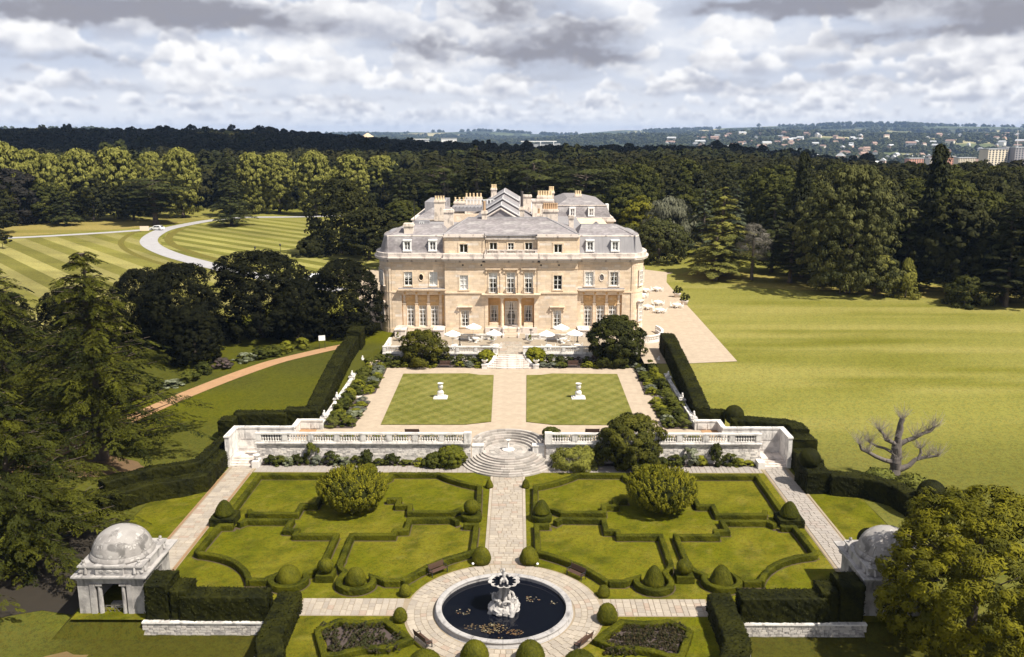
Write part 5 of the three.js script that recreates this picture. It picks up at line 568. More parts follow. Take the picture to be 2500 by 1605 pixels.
const smoothProf = (pts, n = 24) => { const c = new THREE.CatmullRomCurve3(pts.map(([a, b]) => new THREE.Vector3(a, b, 0))); return [...Array(n + 1)].map((_, i) => { const p = c.getPoint(i / n); return [Math.max(0.001, p.x), p.y]; }); };
const domeP = (r, h) => smoothProf([[r * 0.8, 0], [r, h * 0.22], [r * 0.93, h * 0.5], [r * 0.62, h * 0.82], [r * 0.25, h * 0.97], [0, h]]);
const ballP = (r, y) => [...Array(17)].map((_, i) => { const a = -1.35 + i / 16 * (1.35 + Math.PI / 2); return [Math.cos(a) * r, y + r + Math.sin(a) * r]; });
function topiary(label, x, z, y, pieces, cols = DOMECOL, group) { // pieces: [part name, profile]
  if (pieces.length === 1) { const m = rawPart(numbered('topiary_bush'), revolve(pieces[0][1], 0.09, cols, 0.02, hseed++), scene); m.position.set(x, y, z); return tag(m, label, 'topiary', group); }
  const t = thing('topiary_bush', label, 'topiary', [x, y, z], 0, group); for (const [n, p] of pieces) rawPart(n, Array.isArray(p) ? revolve(p, 0.09, cols, 0.022, hseed++) : p, t); return t;
}
const soilStrips = [], soilUnder = (pts, w) => { for (let i = 0; i < pts.length - 1; i++) { const [a, b] = [pts[i], pts[i + 1]], L = Math.hypot(b[0] - a[0], b[1] - a[1]); soilStrips.push(new THREE.BoxGeometry(L + w, 0.012, w + 0.2 + 0.08 * n2(a[0] * 3, a[1] * 3)).rotateY(-Math.atan2(b[1] - a[1], b[0] - a[0])).translate((a[0] + b[0]) / 2, 0.006 + (soilStrips.length % 7) * 0.0009, (a[1] + b[1]) / 2)); } return true; };
// parterre: each half mirrors about its own middle x = +-14.75
for (const s of [-1, 1]) {
  const side = s < 0 ? 'left' : 'right', X = (x) => -s * x, Q = (pts) => pts.map(([x, z]) => [X(x), z]), H = (l, pts, w = 0.5) => soilUnder(Q(pts), w) && hedge(`low box hedge ${l}, ${side} parterre`, Q(pts), w, 0.6, 0, BOXCOL, 0.1, 0.028, 'box hedges of the parterre');
  const ar = (p, q, bulge, n = 9) => [...Array(n + 1)].map((_, i) => { const t = i / n, k = bulge * 4 * t * (1 - t), dx = q[0] - p[0], dz = q[1] - p[1], L = Math.hypot(dx, dz); return [p[0] + dx * t - dz / L * k, p[1] + dz * t + dx / L * k]; });
  H('along the outer back corner', [[-26.6, -81.0], [-26.6, -90.4], [-17.0, -90.4], [-16.6, -89.2]]);
  H('cut round the circular steps at the inner back corner', [[-13.2, -88.5], [-12.5, -89.9], [-12.5, -90.8], [-7.6, -90.8], ...ar([-7.4, -90.75], [-2.9, -87.4], 0.35, 6), [-2.75, -81.2], [-3.6, -80.9]]);
  H('stepping in behind the outer rear lawn', [[-25.0, -81.2], [-24.7, -80.35], [-20.2, -80.35], [-20.2, -82.5], [-18.8, -82.5], [-18.8, -84.0], [-17.5, -84.0]]);
  H('stepping in behind the inner rear lawn', [[-4.4, -81.6], [-5.3, -80.8], [-9.4, -80.8], [-9.5, -82.4], [-10.75, -82.4], [-10.75, -83.9], [-12.0, -83.9]]);
  const scroll = (cx, cz, dir) => [...Array(15)].map((_, i) => { const a = lerp(-0.35, Math.PI * 1.18, i / 14); return [cx + dir * Math.cos(a) * 1.42, cz + Math.sin(a) * 1.42]; });
  H('stepping down to a scroll at the front, outer side', [[-25.1, -78.1], [-24.6, -78.85], [-20.3, -78.85], [-20.35, -76.75], [-19.25, -76.7], [-19.2, -75.7], [-15.45, -75.7], [-15.45, -71.6], ...ar([-15.5, -71.2], [-16.55, -68.2], -0.45, 6), ...scroll(-17.75, -67.45, 1).slice(1), [-19.6, -67.2], [-20.9, -67.2]]);
  H('stepping down to a scroll at the front, inner side', [[-4.6, -78.6], [-5.2, -79.3], [-9.2, -79.2], [-9.2, -76.75], [-10.25, -76.7], [-10.25, -75.7], [-14.05, -75.7], [-14.05, -71.6], ...ar([-14.0, -71.2], [-13.3, -68.6], 0.35, 6), ...scroll(-12.15, -67.1, -1).slice(1), [-9.7, -67.1], [-8.5, -67.1]]);
  H('curving in at the outer front corner', [[-25.5, -77.7], [-26.75, -77.65], [-26.95, -72.2], ...ar([-26.6, -71.95], [-21.0, -67.4], -0.95, 10), [-20.9, -67.0]]);
  H('curving round the pool at the inner front corner', [[-4.0, -78.0], [-2.8, -77.95], [-2.85, -72.6], ...ar([-3.0, -72.3], [-8.2, -67.3], 0.5, 12), [-8.4, -66.95]]);
  hedge(`box hedge with concave sides round the front flower bed, ${side} of the pool`, Q((() => { const o = [[-13.7, -59.9], [-12.4, -61.1], ...ar([-12.3, -61.1], [-8.9, -61.1], 0.25, 6), [-6.8, -58.6], [-8.2, -57.6], ...ar([-8.3, -57.5], [-11.6, -56.6], 0.35, 6), [-12.5, -56.5], [-13.75, -59.85]]; return o; })()), 0.5, 0.5, 0, BOXCOL, 0.1, 0.024);
  struct('flower_bed', [slab(Q([[-13.2, -59.8], [-12.2, -60.8], [-9.1, -60.8], [-7.3, -58.6], [-8.4, -57.9], [-12.2, -56.9]]), -0.02, 0.06)], MAT.soil);
  // topiary
  const cone = (r, h) => smoothProf([[r * 0.85, 0], [r, h * 0.18], [r * 0.8, h * 0.5], [r * 0.5, h * 0.8], [r * 0.2, h * 0.96], [0, h]]), drum = (r, h) => [[r * 0.95, 0], [r, h * 0.4], [r * 0.97, h * 0.9], [r * 0.8, h], [0, h]];
  topiary(`cone of clipped box inside the outer front scroll, ${side} parterre`, X(-17.75), -67.5, 0, [['cone', s < 0 ? domeP(1.0, 1.6) : cone(0.95, 1.75)]]); topiary(`cone of clipped box inside the inner front scroll, ${side} parterre`, X(-12.2), -67.3, 0, [['cone', s < 0 ? domeP(0.82, 1.55) : cone(0.85, 1.8)]]);
  const sq = (w, h) => leafy(new THREE.BoxGeometry(w, h, w, 18, 8, 18).translate(0, h / 2, 0), BOXCOL, 0.022, hseed++);
  topiary(`ball on a square clipped base between the two front scrolls, ${side} parterre`, X(-14.85), -68.3, 0, [['pedestal', sq(1.45, 0.6)], ['ball', ballP(0.66, 0.5)]]);
  topiary(`clipped dome on a square base behind the round yew, ${side} parterre`, X(-14.9), -90.9, 0, [['pedestal', sq(1.5, 0.55)], ['dome', domeP(0.9, 1.2).map(([a, b]) => [a, b + 0.4])]]);
  topiary(`two-tiered clipped bush by the outer path, ${side} parterre`, X(-26.8), -79.4, 0, [['pedestal', leafy(new THREE.BoxGeometry(2.3, 0.75, 2.2, 24, 8, 24).translate(0, 0.37, 0), YEWCOL.map((c) => sc(c, 1.5)), 0.05, hseed++)], ['cone', cone(0.9, 1.55).map(([a, b]) => [a, b + 0.7])]], BOXCOL);
  topiary(`two-tiered clipped bush beside the middle path, ${side} parterre`, X(-3.35), -80.0, 0, [['drum', drum(1.0, 0.68)], ['cone', s < 0 ? ballP(0.74, 0.6) : cone(0.82, 1.45).map(([a, b]) => [a, b + 0.66])]], BOXCOL);
  topiary(`small pointed box dome at the far end of the middle path, ${side} side`, X(-1.9), -88.1, 0, [['dome', cone(0.42, 0.95)]]); topiary(`rounded box dome where the middle path meets the pool, ${side} side`, X(-2.05), -71.2, 0, [['dome', domeP(0.82, 1.5)]]);
  topiary(`small box dome at the back corner of the ${side} cross path`, X(-7.95), -65.6, 0, [['dome', domeP(0.5, 0.95)]]); topiary(`box dome at the front corner of the ${side} cross path`, X(-7.85), -61.75, 0, [['dome', domeP(s < 0 ? 0.55 : 0.78, s < 0 ? 1.1 : 1.5)]]); topiary(`box dome on the near side of the pool, ${side} of its middle`, X(-1.95), -56.4, 0, [['dome', domeP(1.0, 1.6)]]);
  topiary(`low wide box bush at the near edge, ${side} of the pool`, X(-5.4), -56.0, 0, [['dome', domeP(1.1, 1.0)]], BOXCOL);
  // big yew hedges at the front corners
  const Y = (l, pts, w, h, y = -0.1) => hedge(l, Q(pts), w, h, y, YEWCOL, 0.16, 0.055, 'dark yew hedges'); const tag2 = `${side} front corner`;
  Y(`tall dark yew hedge on the low wall at the ${tag2}`, [[-24.6, -62.5], [-17.9, -62.5]], 1.7, 2.1); Y(`stepped end of dark yew hedge next to the ${side} pavilion`, [[-27.2, -63.1], [-25.4, -63.1]], 2.6, 3.0); Y(`middle step of dark yew hedge at the ${tag2}`, [[-25.3, -62.9], [-24.0, -62.9]], 2.3, 2.5);
  Y(`thick yew hedge running towards the viewer at the ${tag2}`, [[-16.6, -63.4], [-16.5, -57], [-15.6, -54.5], [-15.5, -44]], 1.9, 2.1, -0.6);
}
struct('soil_strip', soilStrips, M({ map: gravelTex, color: [0.075, 0.052, 0.028] }));
// tall yew hedges round the terraces
{ const Y = (l, pts, w, h, y) => hedge(l, pts, w, h, y, YEWCOL, 0.2, 0.06, 'dark yew hedges');
  Y('dark yew hedge along the left border wall, near stretch', [[-23.6, -102.4], [-24.1, -118], [-24.2, -127]], 2.0, 2.6, (x, z) => ter(x, z) - 0.1); Y('dark yew hedge along the left border wall, far stretch by the house terrace', [[-24.2, -127.2], [-24.3, -134]], 1.9, 2.3, ter); Y('square dark yew block at the house end of the left border hedge', [[-24.2, -134.2], [-24.2, -138]], 2.3, 3.0, ter);
  Y('tall square yew hedge behind the left landing', [[-26.8, -103.2], [-22.7, -103.2]], 1.6, 2.8, 1.2); Y('long square yew hedge behind the left garden stair', [[-33.0, -101.4], [-33.0, -99.4]], 1.8, 3.0, 0.6); Y('dark yew hedge block left of the landing steps', [[-32.8, -102.6], [-26.6, -102.9]], 1.6, 2.8, 0.9);
  Y('back yew hedge curving down left of the stair', [[-32.6, -97.6], [-32.9, -90.3], [-34, -89.2], [-37.2, -88.0], [-40.5, -84]], 1.3, 2.3, 0.0); Y('front yew hedge curving down by the left side path', [[-31.9, -94.6], [-31.7, -87.3], [-33.5, -86.0], [-36.3, -84.8], [-39.5, -81]], 1.5, 1.9, 0);
  Y('dark yew hedge along the right border wall', [[23.3, -103.2], [23.6, -118], [23.8, -129]], 1.9, 3.2, (x, z) => ter(x, z) - 0.4); Y('two stepped yew blocks at the house end of the right border hedge', [[23.9, -129.2], [24.0, -134.5]], 2.2, 2.7, ter);
  Y('yew hedge behind the right landing', [[22.8, -103.9], [26.0, -103.6]], 1.3, 2.5, 1.2); Y('yew hedge along the lawn behind the right garden stair', [[26.3, -101.6], [32.2, -100.2], [33.2, -99.2], [33.2, -97]], 2.0, 2.9, 0.6); Y('upper step of yew hedge beside the right garden stair', [[32.95, -96.8], [32.95, -94.8]], 3.0, 2.7, 0.3); Y('lower step of yew hedge beside the right garden stair', [[32.75, -94.6], [32.5, -90.6]], 2.6, 2.0, 0.1);
  Y('square yew block under the ball by the right side path', [[31.9, -90.3], [32.0, -86.6]], 2.6, 2.3, 0); Y('yew hedge curving away from the right side path', [[33.2, -87.0], [36.5, -86.2], [38.8, -84.0], [39.4, -81.0]], 1.6, 2.2, 0);
  for (const [x, z, y, r, l] of [[26.9, -102.5, 2.6, 1.15, 'clipped yew ball on the hedge behind the right landing'], [31.6, -88.9, 2.2, 1.1, 'clipped yew ball on the block by the right side path'], [40.6, -80.6, 1.6, 1.3, 'clipped yew ball at the end of the curving right hedge'], [31.6, -72.4, 1.0, 1.0, 'clipped yew ball beside the right pavilion']]) topiary(l, x, z, y - 0.3, [['ball', ballP(r, 0)]], YEWCOL);
  Y('small square yew block under the ball beside the right pavilion', [[31.0, -72.4], [32.2, -72.4]], 1.6, 1.2, 0); Y('yew hedge under the ball at the end of the right curve', [[40.2, -80.8], [41.6, -80.2]], 1.6, 1.9, 0);
}
// ---------- foliage ----------
const PROF_DOME = (t) => Math.sqrt(Math.max(0, 1 - Math.pow(Math.abs(t - 0.4) / (t > 0.4 ? 0.62 : 0.52), 2.2))), PROF_LIME = (t) => (t < 0.45 ? lerp(0.82, 1, t / 0.45) : Math.sqrt(Math.max(0, 1 - ((t - 0.45) / 0.56) ** 2.1))), PROF_CONE = (t) => Math.pow(1 - t, 0.8) * 0.95 + 0.05, PROF_COL = (t) => Math.pow(Math.sin(Math.PI * clamp(0.12 + t * 0.86)), 0.5), PROF_MOUND = (t) => Math.sqrt(Math.max(0.02, 1 - t * t));
// broad-leaved crown: clumps of leaves spread through its volume
function crown(seed, o) {
  const { h, r, base = 0, clumps = 90, per = 90, size = 0.5, asp = 0.6, cr = 0.22, cols, prof = PROF_DOME, wob = 0.25, droop = 0, up = 0.2, dark = 0.3 } = o, L = new Leaves(seed), q = L.r, lob = [...Array(7)].map(() => [q() * 6.28, q(), 0.75 + 0.5 * q()]);
  for (let k = 0; k < clumps; k++) {
    const t = Math.pow(q(), 0.85), a = q() * 6.283; let R = r * prof(t) * (1 + wob * n2(a * 1.3 + seed, t * 3.1)); const inner = q(), rad = R * (inner < 0.72 ? 0.72 + 0.24 * q() : 0.3 + 0.4 * q()), c = [Math.cos(a) * rad, base + t * h, Math.sin(a) * rad], rc = r * cr * (0.65 + 0.7 * q()), col = mix3(cols[0], cols[1], q()), out = unit([c[0], (t - 0.45) * h * 0.9, c[2]]);
    for (let i = 0; i < per; i++) { let d = unit([q() * 2 - 1 + out[0] * 0.55, q() * 2 - 1 + 0.35 + out[1] * 0.4, q() * 2 - 1 + out[2] * 0.55]); const f = 0.7 + 0.35 * q(), p = [c[0] + d[0] * rc * f, c[1] + d[1] * rc * 0.75 * f - droop * rc * q(), c[2] + d[2] * rc * f], n = unit([d[0] + (q() - 0.5) * 1.1, d[1] + up + (q() - 0.5) * 1.1, d[2] + (q() - 0.5) * 1.1]); L.leaf(p, n, size * (0.7 + 0.6 * q()), size * asp * (0.7 + 0.6 * q()), unit([d[0] * 0.6 + out[0] * 0.35 + n[0] * 0.35, d[1] * 0.6 + out[1] * 0.35 + n[1] * 0.35 + 0.1, d[2] * 0.6 + out[2] * 0.35 + n[2] * 0.35]), sc(col, 0.75 + 0.5 * q()), droop ? [d[0] * 0.5, -1, d[2] * 0.5] : null); }
  }
  return L.geo();
}
// cedar: level sprays on long branches, tier above tier
function cedarGeo(seed, o) {
  const { h, r, base = 1.5, tiers = 16, nb = 7, per = 120, size = 0.45, asp = 0.35, cols, flat = 0, droop = 0.12, wid = 0.3, irregular = 0.3, jit = 0.9, fans = 0 } = o, L = new Leaves(seed), q = L.r, arms = [];
  for (let k = 0; k < tiers; k++) {
    const t = (k + 0.3 * q()) / tiers, y = base + (h - base) * (flat ? Math.pow(t, 0.8) : t); let R = r * (flat ? lerp(0.75, 1, S(0, 0.5, t)) * (t > 0.8 ? lerp(1, 0.45, (t - 0.8) / 0.2) : 1) : Math.pow(1 - t, 0.72) * (0.9 + 0.2 * Math.sin(t * 17)) + 0.03);
    const n = Math.max(3, Math.round(nb * (0.6 + 0.5 * (1 - t)))), a0 = q() * 6.28;
    for (let b = 0; b < n; b++) {
      const a = a0 + b / n * 6.283 + (q() - 0.5) * 0.6, len = R * (1 - irregular + irregular * 1.5 * q()), yb = y + (q() - 0.5) * (h / tiers) * jit, dx = Math.cos(a), dz = Math.sin(a), rise = flat ? 0.1 : 0.16 * (1 - t) , col = mix3(cols[0], cols[1], q()), w = len * wid * (0.8 + 0.4 * q()) + 0.15; arms.push([[0, yb - len * 0.12, 0], [dx * len * 0.8, yb + len * rise * 0.3, dz * len * 0.8]]);
      if (fans) { // separate drooping fans along the branch
        const nf = Math.round(fans * (0.35 + 0.65 * len / r)); for (let f = 0; f < nf; f++) { const s = 0.2 + 0.8 * (f + q()) / nf, sd = f % 2 ? 1 : -1, off = (s > 0.93 ? 0.15 : 0.5 + 0.45 * q()) * sd, fl = (0.8 + 0.75 * q()) * lerp(1.25, 0.85, s) * Math.min(1, 0.5 + len / r), ca = Math.cos(off), sa = Math.sin(off), fxx = dx * ca - dz * sa, fzz = dz * ca + dx * sa, oy = yb + len * rise * Math.sin(s * 2.2) - droop * len * s * s + (q() - 0.5) * 0.3, tiltA = (q() - 0.5) * 0.9, tiltB = 0.25 + 0.35 * q(), N0 = unit([fxx * tiltB - fzz * tiltA, 1, fzz * tiltB + fxx * tiltA]), fc = sc(col, 0.65 + 0.7 * q()); for (let i = 0; i < per; i++) { const t = Math.pow(q(), 0.8), wv = (q() * 2 - 1) * fl * 0.34 * Math.sin(Math.PI * clamp(0.1 + t * 0.85)), p = [dx * len * s + fxx * fl * t - fzz * wv, oy - tiltB * fl * t * t * 1.1 - Math.abs(wv) * 0.35 + tiltA * wv + (q() - 0.5) * 0.05, dz * len * s + fzz * fl * t + fxx * wv], n = unit([N0[0] + (q() - 0.5) * 0.6, N0[1], N0[2] + (q() - 0.5) * 0.6]), sg = Math.sign(wv) || 1; L.leaf(p, n, size * (0.7 + 0.6 * q()), size * asp * (0.7 + 0.6 * q()), n, sc(fc, 0.75 + 0.5 * q()), [fxx - fzz * 0.6 * sg, -0.35, fzz + fxx * 0.6 * sg]); } }
        continue; }
      const cnt = Math.round(per * (0.25 + 0.75 * len / r));
      for (let i = 0; i < cnt; i++) { const s = 0.22 + 0.8 * Math.pow(q(), 0.7), lat = (q() * 2 - 1) * w * Math.sin(Math.PI * clamp(0.12 + s * 0.8)) * (0.55 + 0.45 * q()), yy = yb + len * rise * Math.sin(s * 2.2) - droop * len * s * s - Math.abs(lat) * 0.22 + (q() - 0.5) * 0.14 * (1 + w * 0.2), p = [dx * len * s - dz * lat, yy, dz * len * s + dx * lat], n = unit([dx * 0.25 + (q() - 0.5) * 0.7, 1, dz * 0.25 + (q() - 0.5) * 0.7]), sg = Math.sign(lat) || 1; L.leaf(p, n, size * (0.7 + 0.6 * q()), size * asp * (0.7 + 0.6 * q()), unit([n[0] * 0.6 + dx * 0.3, n[1] * 0.8, n[2] * 0.6 + dz * 0.3]), sc(col, 0.7 + 0.6 * q()), [dx - dz * 0.7 * sg + (q() - 0.5), -0.25 * q(), dz + dx * 0.7 * sg + (q() - 0.5)]); }
    }
  }
  return [L.geo(), arms];
}
const trunkGeo = (h, r0, r1, lean = 0, seed = 1, arms = []) => { const list = [], q = rng(seed); let p = [0, -0.4, 0], n = 5; for (let i = 0; i < n; i++) { const b = [p[0] + lean * h / n + (q() - 0.5) * 0.1 * r0 * 2, -0.4 + (h + 0.4) * (i + 1) / n, p[2] + (q() - 0.5) * 0.2 * r0]; list.push(bar(p, b, lerp(r0, r1, i / n) * (i === 0 ? 1.25 : 1), lerp(r0, r1, (i + 1) / n), 9)); p = b; } for (const [a, b] of arms) list.push(bar(a, b, Math.max(0.03, r0 * 0.16), 0.02, 5)); return merge(list); };
function makeTree(name, label, category, foliage, trunk, pos, turn = 0, group, part2 = 'crown', bark = MAT.bark) { const t = thing(name, label, category, pos, turn, group); rawPart(part2, foliage, t); part('trunk', trunk, bark, t); return t; }
const at = (x, z) => [x, ter(x, z), z];

const C_LIME = [[0.27, 0.245, 0.06], [0.135, 0.13, 0.026]], C_DARK = [[0.040, 0.038, 0.009], [0.020, 0.021, 0.006]], C_MID = [[0.078, 0.076, 0.014], [0.036, 0.039, 0.008]], C_CED = [[0.075, 0.077, 0.022], [0.033, 0.037, 0.011]], C_BLUE = [[0.115, 0.125, 0.075], [0.06, 0.07, 0.04]], C_GOLD = [[0.25, 0.225, 0.05], [0.13, 0.125, 0.03]], C_PLUM = [[0.032, 0.026, 0.022], [0.02, 0.018, 0.016]];

// avenue limes
{ const protos = [0, 1, 2].map((i) => makeTree('lime_tree', 'x', 'tree', crown(200 + i, { h: 22, r: 7, base: 1.6, clumps: 420, per: 44, size: 0.8, asp: 0.5, cr: 0.135, cols: C_LIME, prof: PROF_LIME, droop: 0.5, wob: 0.3 }), trunkGeo(10, 0.6, 0.3, 0, i), [0, 0, 0], 0, 'lime trees of the avenue'));
  const list = [[-180, -318.8, 27.5, 7.8], [-173.5, -324, 25, 7], [-165, -321, 23.6, 6.8], [-157.4, -327, 24.9, 8], [-146.4, -332, 25.6, 8], [-138.5, -345, 23.6, 6], [-124, -336, 25.1, 7.9], [-102.2, -352, 23.4, 6.6], [-92.9, -355, 23.2, 7.4], [-76.5, -345.6, 23.8, 7.8], [-64.3, -355, 22.5, 7.9], [-56, -380, 21.5, 7.5]];
  list.forEach(([x, z, h, r], i) => { const l = `sunlit yellow-green lime tree, ${ORD[i]} from the left in the avenue`, sc3 = [r / 7, h / 23.6, r / 7]; if (i < 3) { const p = protos[i]; p.position.set(...at(x, z)); p.scale.set(...sc3); p.userData.label = l; } else copy(protos[i % 3], 'lime_tree', at(x, z), i * 2.1, l, sc3); });
}
// generic broad-leaved trees
const BROAD = [0, 1, 2, 3].map((i) => [crown(300 + i, { h: 15.5, r: 6, base: 2.2, clumps: 300, per: 34, size: 0.8, asp: 0.55, cr: 0.15, cols: C_DARK, wob: 0.45 }), trunkGeo(9, 0.45, 0.2, 0, i + 9)]);
const BROADMID = [0, 1].map((i) => [crown(320 + i, { h: 15.5, r: 6, base: 1.2, clumps: 360, per: 42, size: 0.66, asp: 0.5, cr: 0.14, cols: C_MID, wob: 0.4 }), BROAD[i][1]]);
const CEDAR = [0, 1].map((i) => { const [g, arms] = cedarGeo(340 + i, { h: 20, r: 7.5, base: 1.6, tiers: 17, nb: 7, per: 150, size: 0.85, asp: 0.34, cols: C_CED, droop: 0.16 }); return [g, trunkGeo(18, 0.55, 0.12, 0, i, arms)]; });
const CEDARFLAT = [0, 1].map((i) => { const [g, arms] = cedarGeo(350 + i, { h: 16, r: 9.5, base: 4, tiers: 9, nb: 8, per: 260, size: 0.85, asp: 0.34, cols: C_CED, flat: 1, droop: 0.06, wid: 0.36 }); return [g, trunkGeo(15, 0.8, 0.3, 0, i, arms)]; });
const GOLDCED = (() => { const [g, arms] = cedarGeo(360, { h: 20, r: 8, base: 2.2, tiers: 14, nb: 7, per: 260, size: 0.7, asp: 0.36, cols: C_GOLD, droop: 0.16, wid: 0.34 }); return [g, trunkGeo(18, 0.8, 0.15, 0, 4, arms)]; })();
const BLUECED = (() => { const [g, arms] = cedarGeo(362, { h: 20, r: 5.5, base: 1.5, tiers: 17, nb: 6, per: 130, size: 0.7, asp: 0.35, cols: C_BLUE, droop: 0.2 }); return [g, trunkGeo(18, 0.5, 0.1, 0, 6, arms)]; })();
const PINE = [0, 1].map((i) => { const [g, arms] = cedarGeo(370 + i, { h: 20, r: 5, base: 4.5, tiers: 13, nb: 6, per: 120, size: 0.7, asp: 0.5, cols: [[0.044, 0.042, 0.012], [0.021, 0.023, 0.007]], droop: 0.02, irregular: 0.5 }); return [g, trunkGeo(19, 0.42, 0.1, 0.01, i, arms)]; });
const SPIRE = [crown(380, { h: 24, r: 4, base: 0.8, clumps: 380, per: 36, size: 0.7, asp: 0.45, cr: 0.2, cols: [[0.030, 0.031, 0.008], [0.015, 0.017, 0.005]], prof: PROF_CONE, droop: 0.4 }), trunkGeo(20, 0.5, 0.1)];
const COLUMN = [crown(382, { h: 18, r: 2.6, base: 0.8, clumps: 90, per: 60, size: 0.6, asp: 0.5, cr: 0.3, cols: C_MID, prof: PROF_COL }), trunkGeo(12, 0.3, 0.1)];
const WILLOW = [crown(384, { h: 11.5, r: 6, base: 0.8, clumps: 120, per: 90, size: 1.0, asp: 0.16, cr: 0.24, cols: [[0.19, 0.18, 0.13], [0.11, 0.105, 0.07]], droop: 0.3, prof: PROF_DOME }), trunkGeo(7, 0.4, 0.15)];
function plant(name, label, cat, [g, tr], x, z, kx, ky, turn = 0, group, y = null) { const t = thing(name, label, cat, y === null ? at(x, z) : [x, y, z], turn, group); t.scale.set(kx, ky, kx); rawPart('crown', g, t); part('trunk', tr, MAT.bark, t); return t; }
{ // trees one can tell apart: beyond the house and round the lawns
  const T = (n, l, pr, x, z, h0, r0, h, r, turn = 0) => plant(n, l, 'tree', pr, x, z, r / r0, h / h0, turn);
  T('plum_tree', 'dark purple-leaved tree at the left end of the avenue', [crown(390, { h: 15.5, r: 6, base: 1, clumps: 130, per: 70, size: 0.8, cols: C_PLUM }), BROAD[0][1]], -173, -311, 16.5, 6, 18.3, 8.8);
  T('dark_tree', 'dark round tree at the left frame edge behind the small sapling', BROAD[1], -164.5, -284, 17.7, 6, 14, 6.2); T('dark_tree', 'dark green tree in front of the third avenue lime', BROADMID[0], -164, -316, 16.7, 6, 14, 7); T('dark_tree', 'dark green tree in front of the fourth avenue lime', BROAD[2], -152, -324, 17.7, 6, 15, 7); T('dark_tree', 'dark low tree between the sapling and the young cedar', BROAD[3], -138, -325, 17.7, 6, 13, 6.5);
  T('cedar_tree', 'young conical cedar at the meadow edge, left', CEDAR[0], -154.2, -308, 20, 7.5, 14.2, 5.9); T('cedar_tree', 'wide flat-topped cedar behind the white car', CEDARFLAT[0], -124.5, -311, 16, 9.5, 16.2, 11.5); T('cedar_tree', 'tall grey-green cedar at the far bend of the drive', CEDAR[1], -108.5, -343, 20, 7.5, 24.3, 8); T('cedar_tree', 'drooping cedar with bare trunk on the striped lawn', CEDAR[0], -97, -307.5, 20, 7.5, 15.6, 7.6, 2);
  T('round_tree', 'large dark round tree left of the house', [crown(392, { h: 18, r: 8.4, base: 0.4, clumps: 520, per: 46, size: 0.6, cr: 0.12, cols: [[0.040, 0.038, 0.008], [0.020, 0.021, 0.006]] }), BROAD[0][1]], -46.3, -240, 18.4, 8.4, 19.3, 8.6); T('bush', 'low dark bush at the foot of the large round tree', [crown(393, { h: 5, r: 4, base: 0, clumps: 80, per: 80, size: 0.5, cols: C_DARK, prof: PROF_MOUND }), trunkGeo(2, 0.2, 0.1)], -52.8, -235, 5, 4, 5.1, 4.4); T('dark_tree', 'dark tree between the round tree and the house', BROAD[3], -37, -229, 17.7, 6, 13, 6.4); T('dark_tree', 'mid-green tree just above the left wing roof', BROADMID[1], -31, -250, 16.7, 6, 13, 6); T('dark_tree', 'dark tree touching the left wing of the house', BROAD[0], -27.5, -216, 17.7, 6, 10.5, 5.2);
  T('cedar_tree', 'cedar with pale level branches behind the left wing', CEDAR[1], -33, -262, 20, 7.5, 22, 7.2); T('pine_tree', 'tall bare-stemmed pine rising behind the house roof', PINE[0], -11.5, -275, 20, 5, 28.5, 8); T('cedar_tree', 'broad dark cedar behind the middle of the house', CEDARFLAT[1], 6, -285, 16, 9.5, 23, 11.5); T('cedar_tree', 'flat cedar behind the rear right wing', CEDARFLAT[0], 22, -279, 16, 9.5, 21.5, 11, 2); T('cedar_tree', 'flat cedar behind the chimneys of the rear left block', CEDARFLAT[1], -22, -282, 16, 9.5, 22, 9, 1);
  T('round_tree', 'round green tree behind the rear right wing', BROADMID[0], 38.5, -268, 16.7, 6, 21, 5.6); T('round_tree', 'round green tree just above the rear right mansard', BROADMID[1], 31.5, -260, 16.7, 6, 16.8, 6.6, 1); T('yellow_tree', 'yellowish tree beside the rear right wing', [crown(394, { h: 12, r: 4.5, base: 0.6, clumps: 110, per: 70, size: 0.55, cols: [[0.20, 0.175, 0.015], [0.10, 0.095, 0.012]] }), BROAD[0][1]], 35, -251, 12.6, 4.5, 14, 5.4); T('column_tree', 'narrow column-shaped tree among the dark woods', COLUMN, 48.3, -256, 18.8, 2.6, 20.6, 3.2); T('column_tree', 'second smaller column tree by the blue cedar', COLUMN, 56, -250, 18.8, 2.6, 16, 2.6); T('willow_tree', 'silver-grey willow right of the house', WILLOW, 42, -241, 12.3, 6, 14, 7); T('round_tree', 'dull green round tree by the gravel right of the house', [crown(395, { h: 9.5, r: 6.4, base: 0.1, clumps: 400, per: 44, size: 0.45, cr: 0.12, cols: [[0.085, 0.083, 0.024], [0.048, 0.05, 0.014]], prof: PROF_DOME }), BROAD[0][1]], 36.5, -224, 9.6, 6.4, 10.4, 6.8); T('round_tree', 'low dull green tree behind the tables on the gravel', BROADMID[0], 29, -232, 16.7, 6, 8.2, 5.4);
  T('cedar_tree', 'bright golden cedar at the corner of the right lawn', GOLDCED, 48, -205, 20, 8, 20.6, 9, 1); T('cedar_tree', 'lower golden cedar with drooping sprays in front', GOLDCED, 45.3, -199, 20, 8, 14.5, 6.6, 3); T('cedar_tree', 'blue-grey cedar behind the golden cedar', BLUECED, 50, -236, 20, 5.5, 20.5, 5.2); T('cedar_tree', 'blue-grey cedar with ragged top beside the first', BLUECED, 57.5, -232, 20, 5.5, 20, 4.6, 2); T('cedar_tree', 'tall green cedar right of the golden ones', CEDAR[0], 61, -210, 20, 7.5, 20, 6, 1); T('cedar_tree', 'slim green cedar near the bare grey branches', CEDAR[1], 66, -203, 20, 7.5, 17.5, 5.2, 1); T('pine_tree', 'leaning pine with a broken orange branch', PINE[1], 61, -195.5, 20, 5, 13.4, 5.8); T('fir_tree', 'very tall dark fir behind the pine', SPIRE, 71.2, -223, 24.8, 4, 27.2, 4.2);
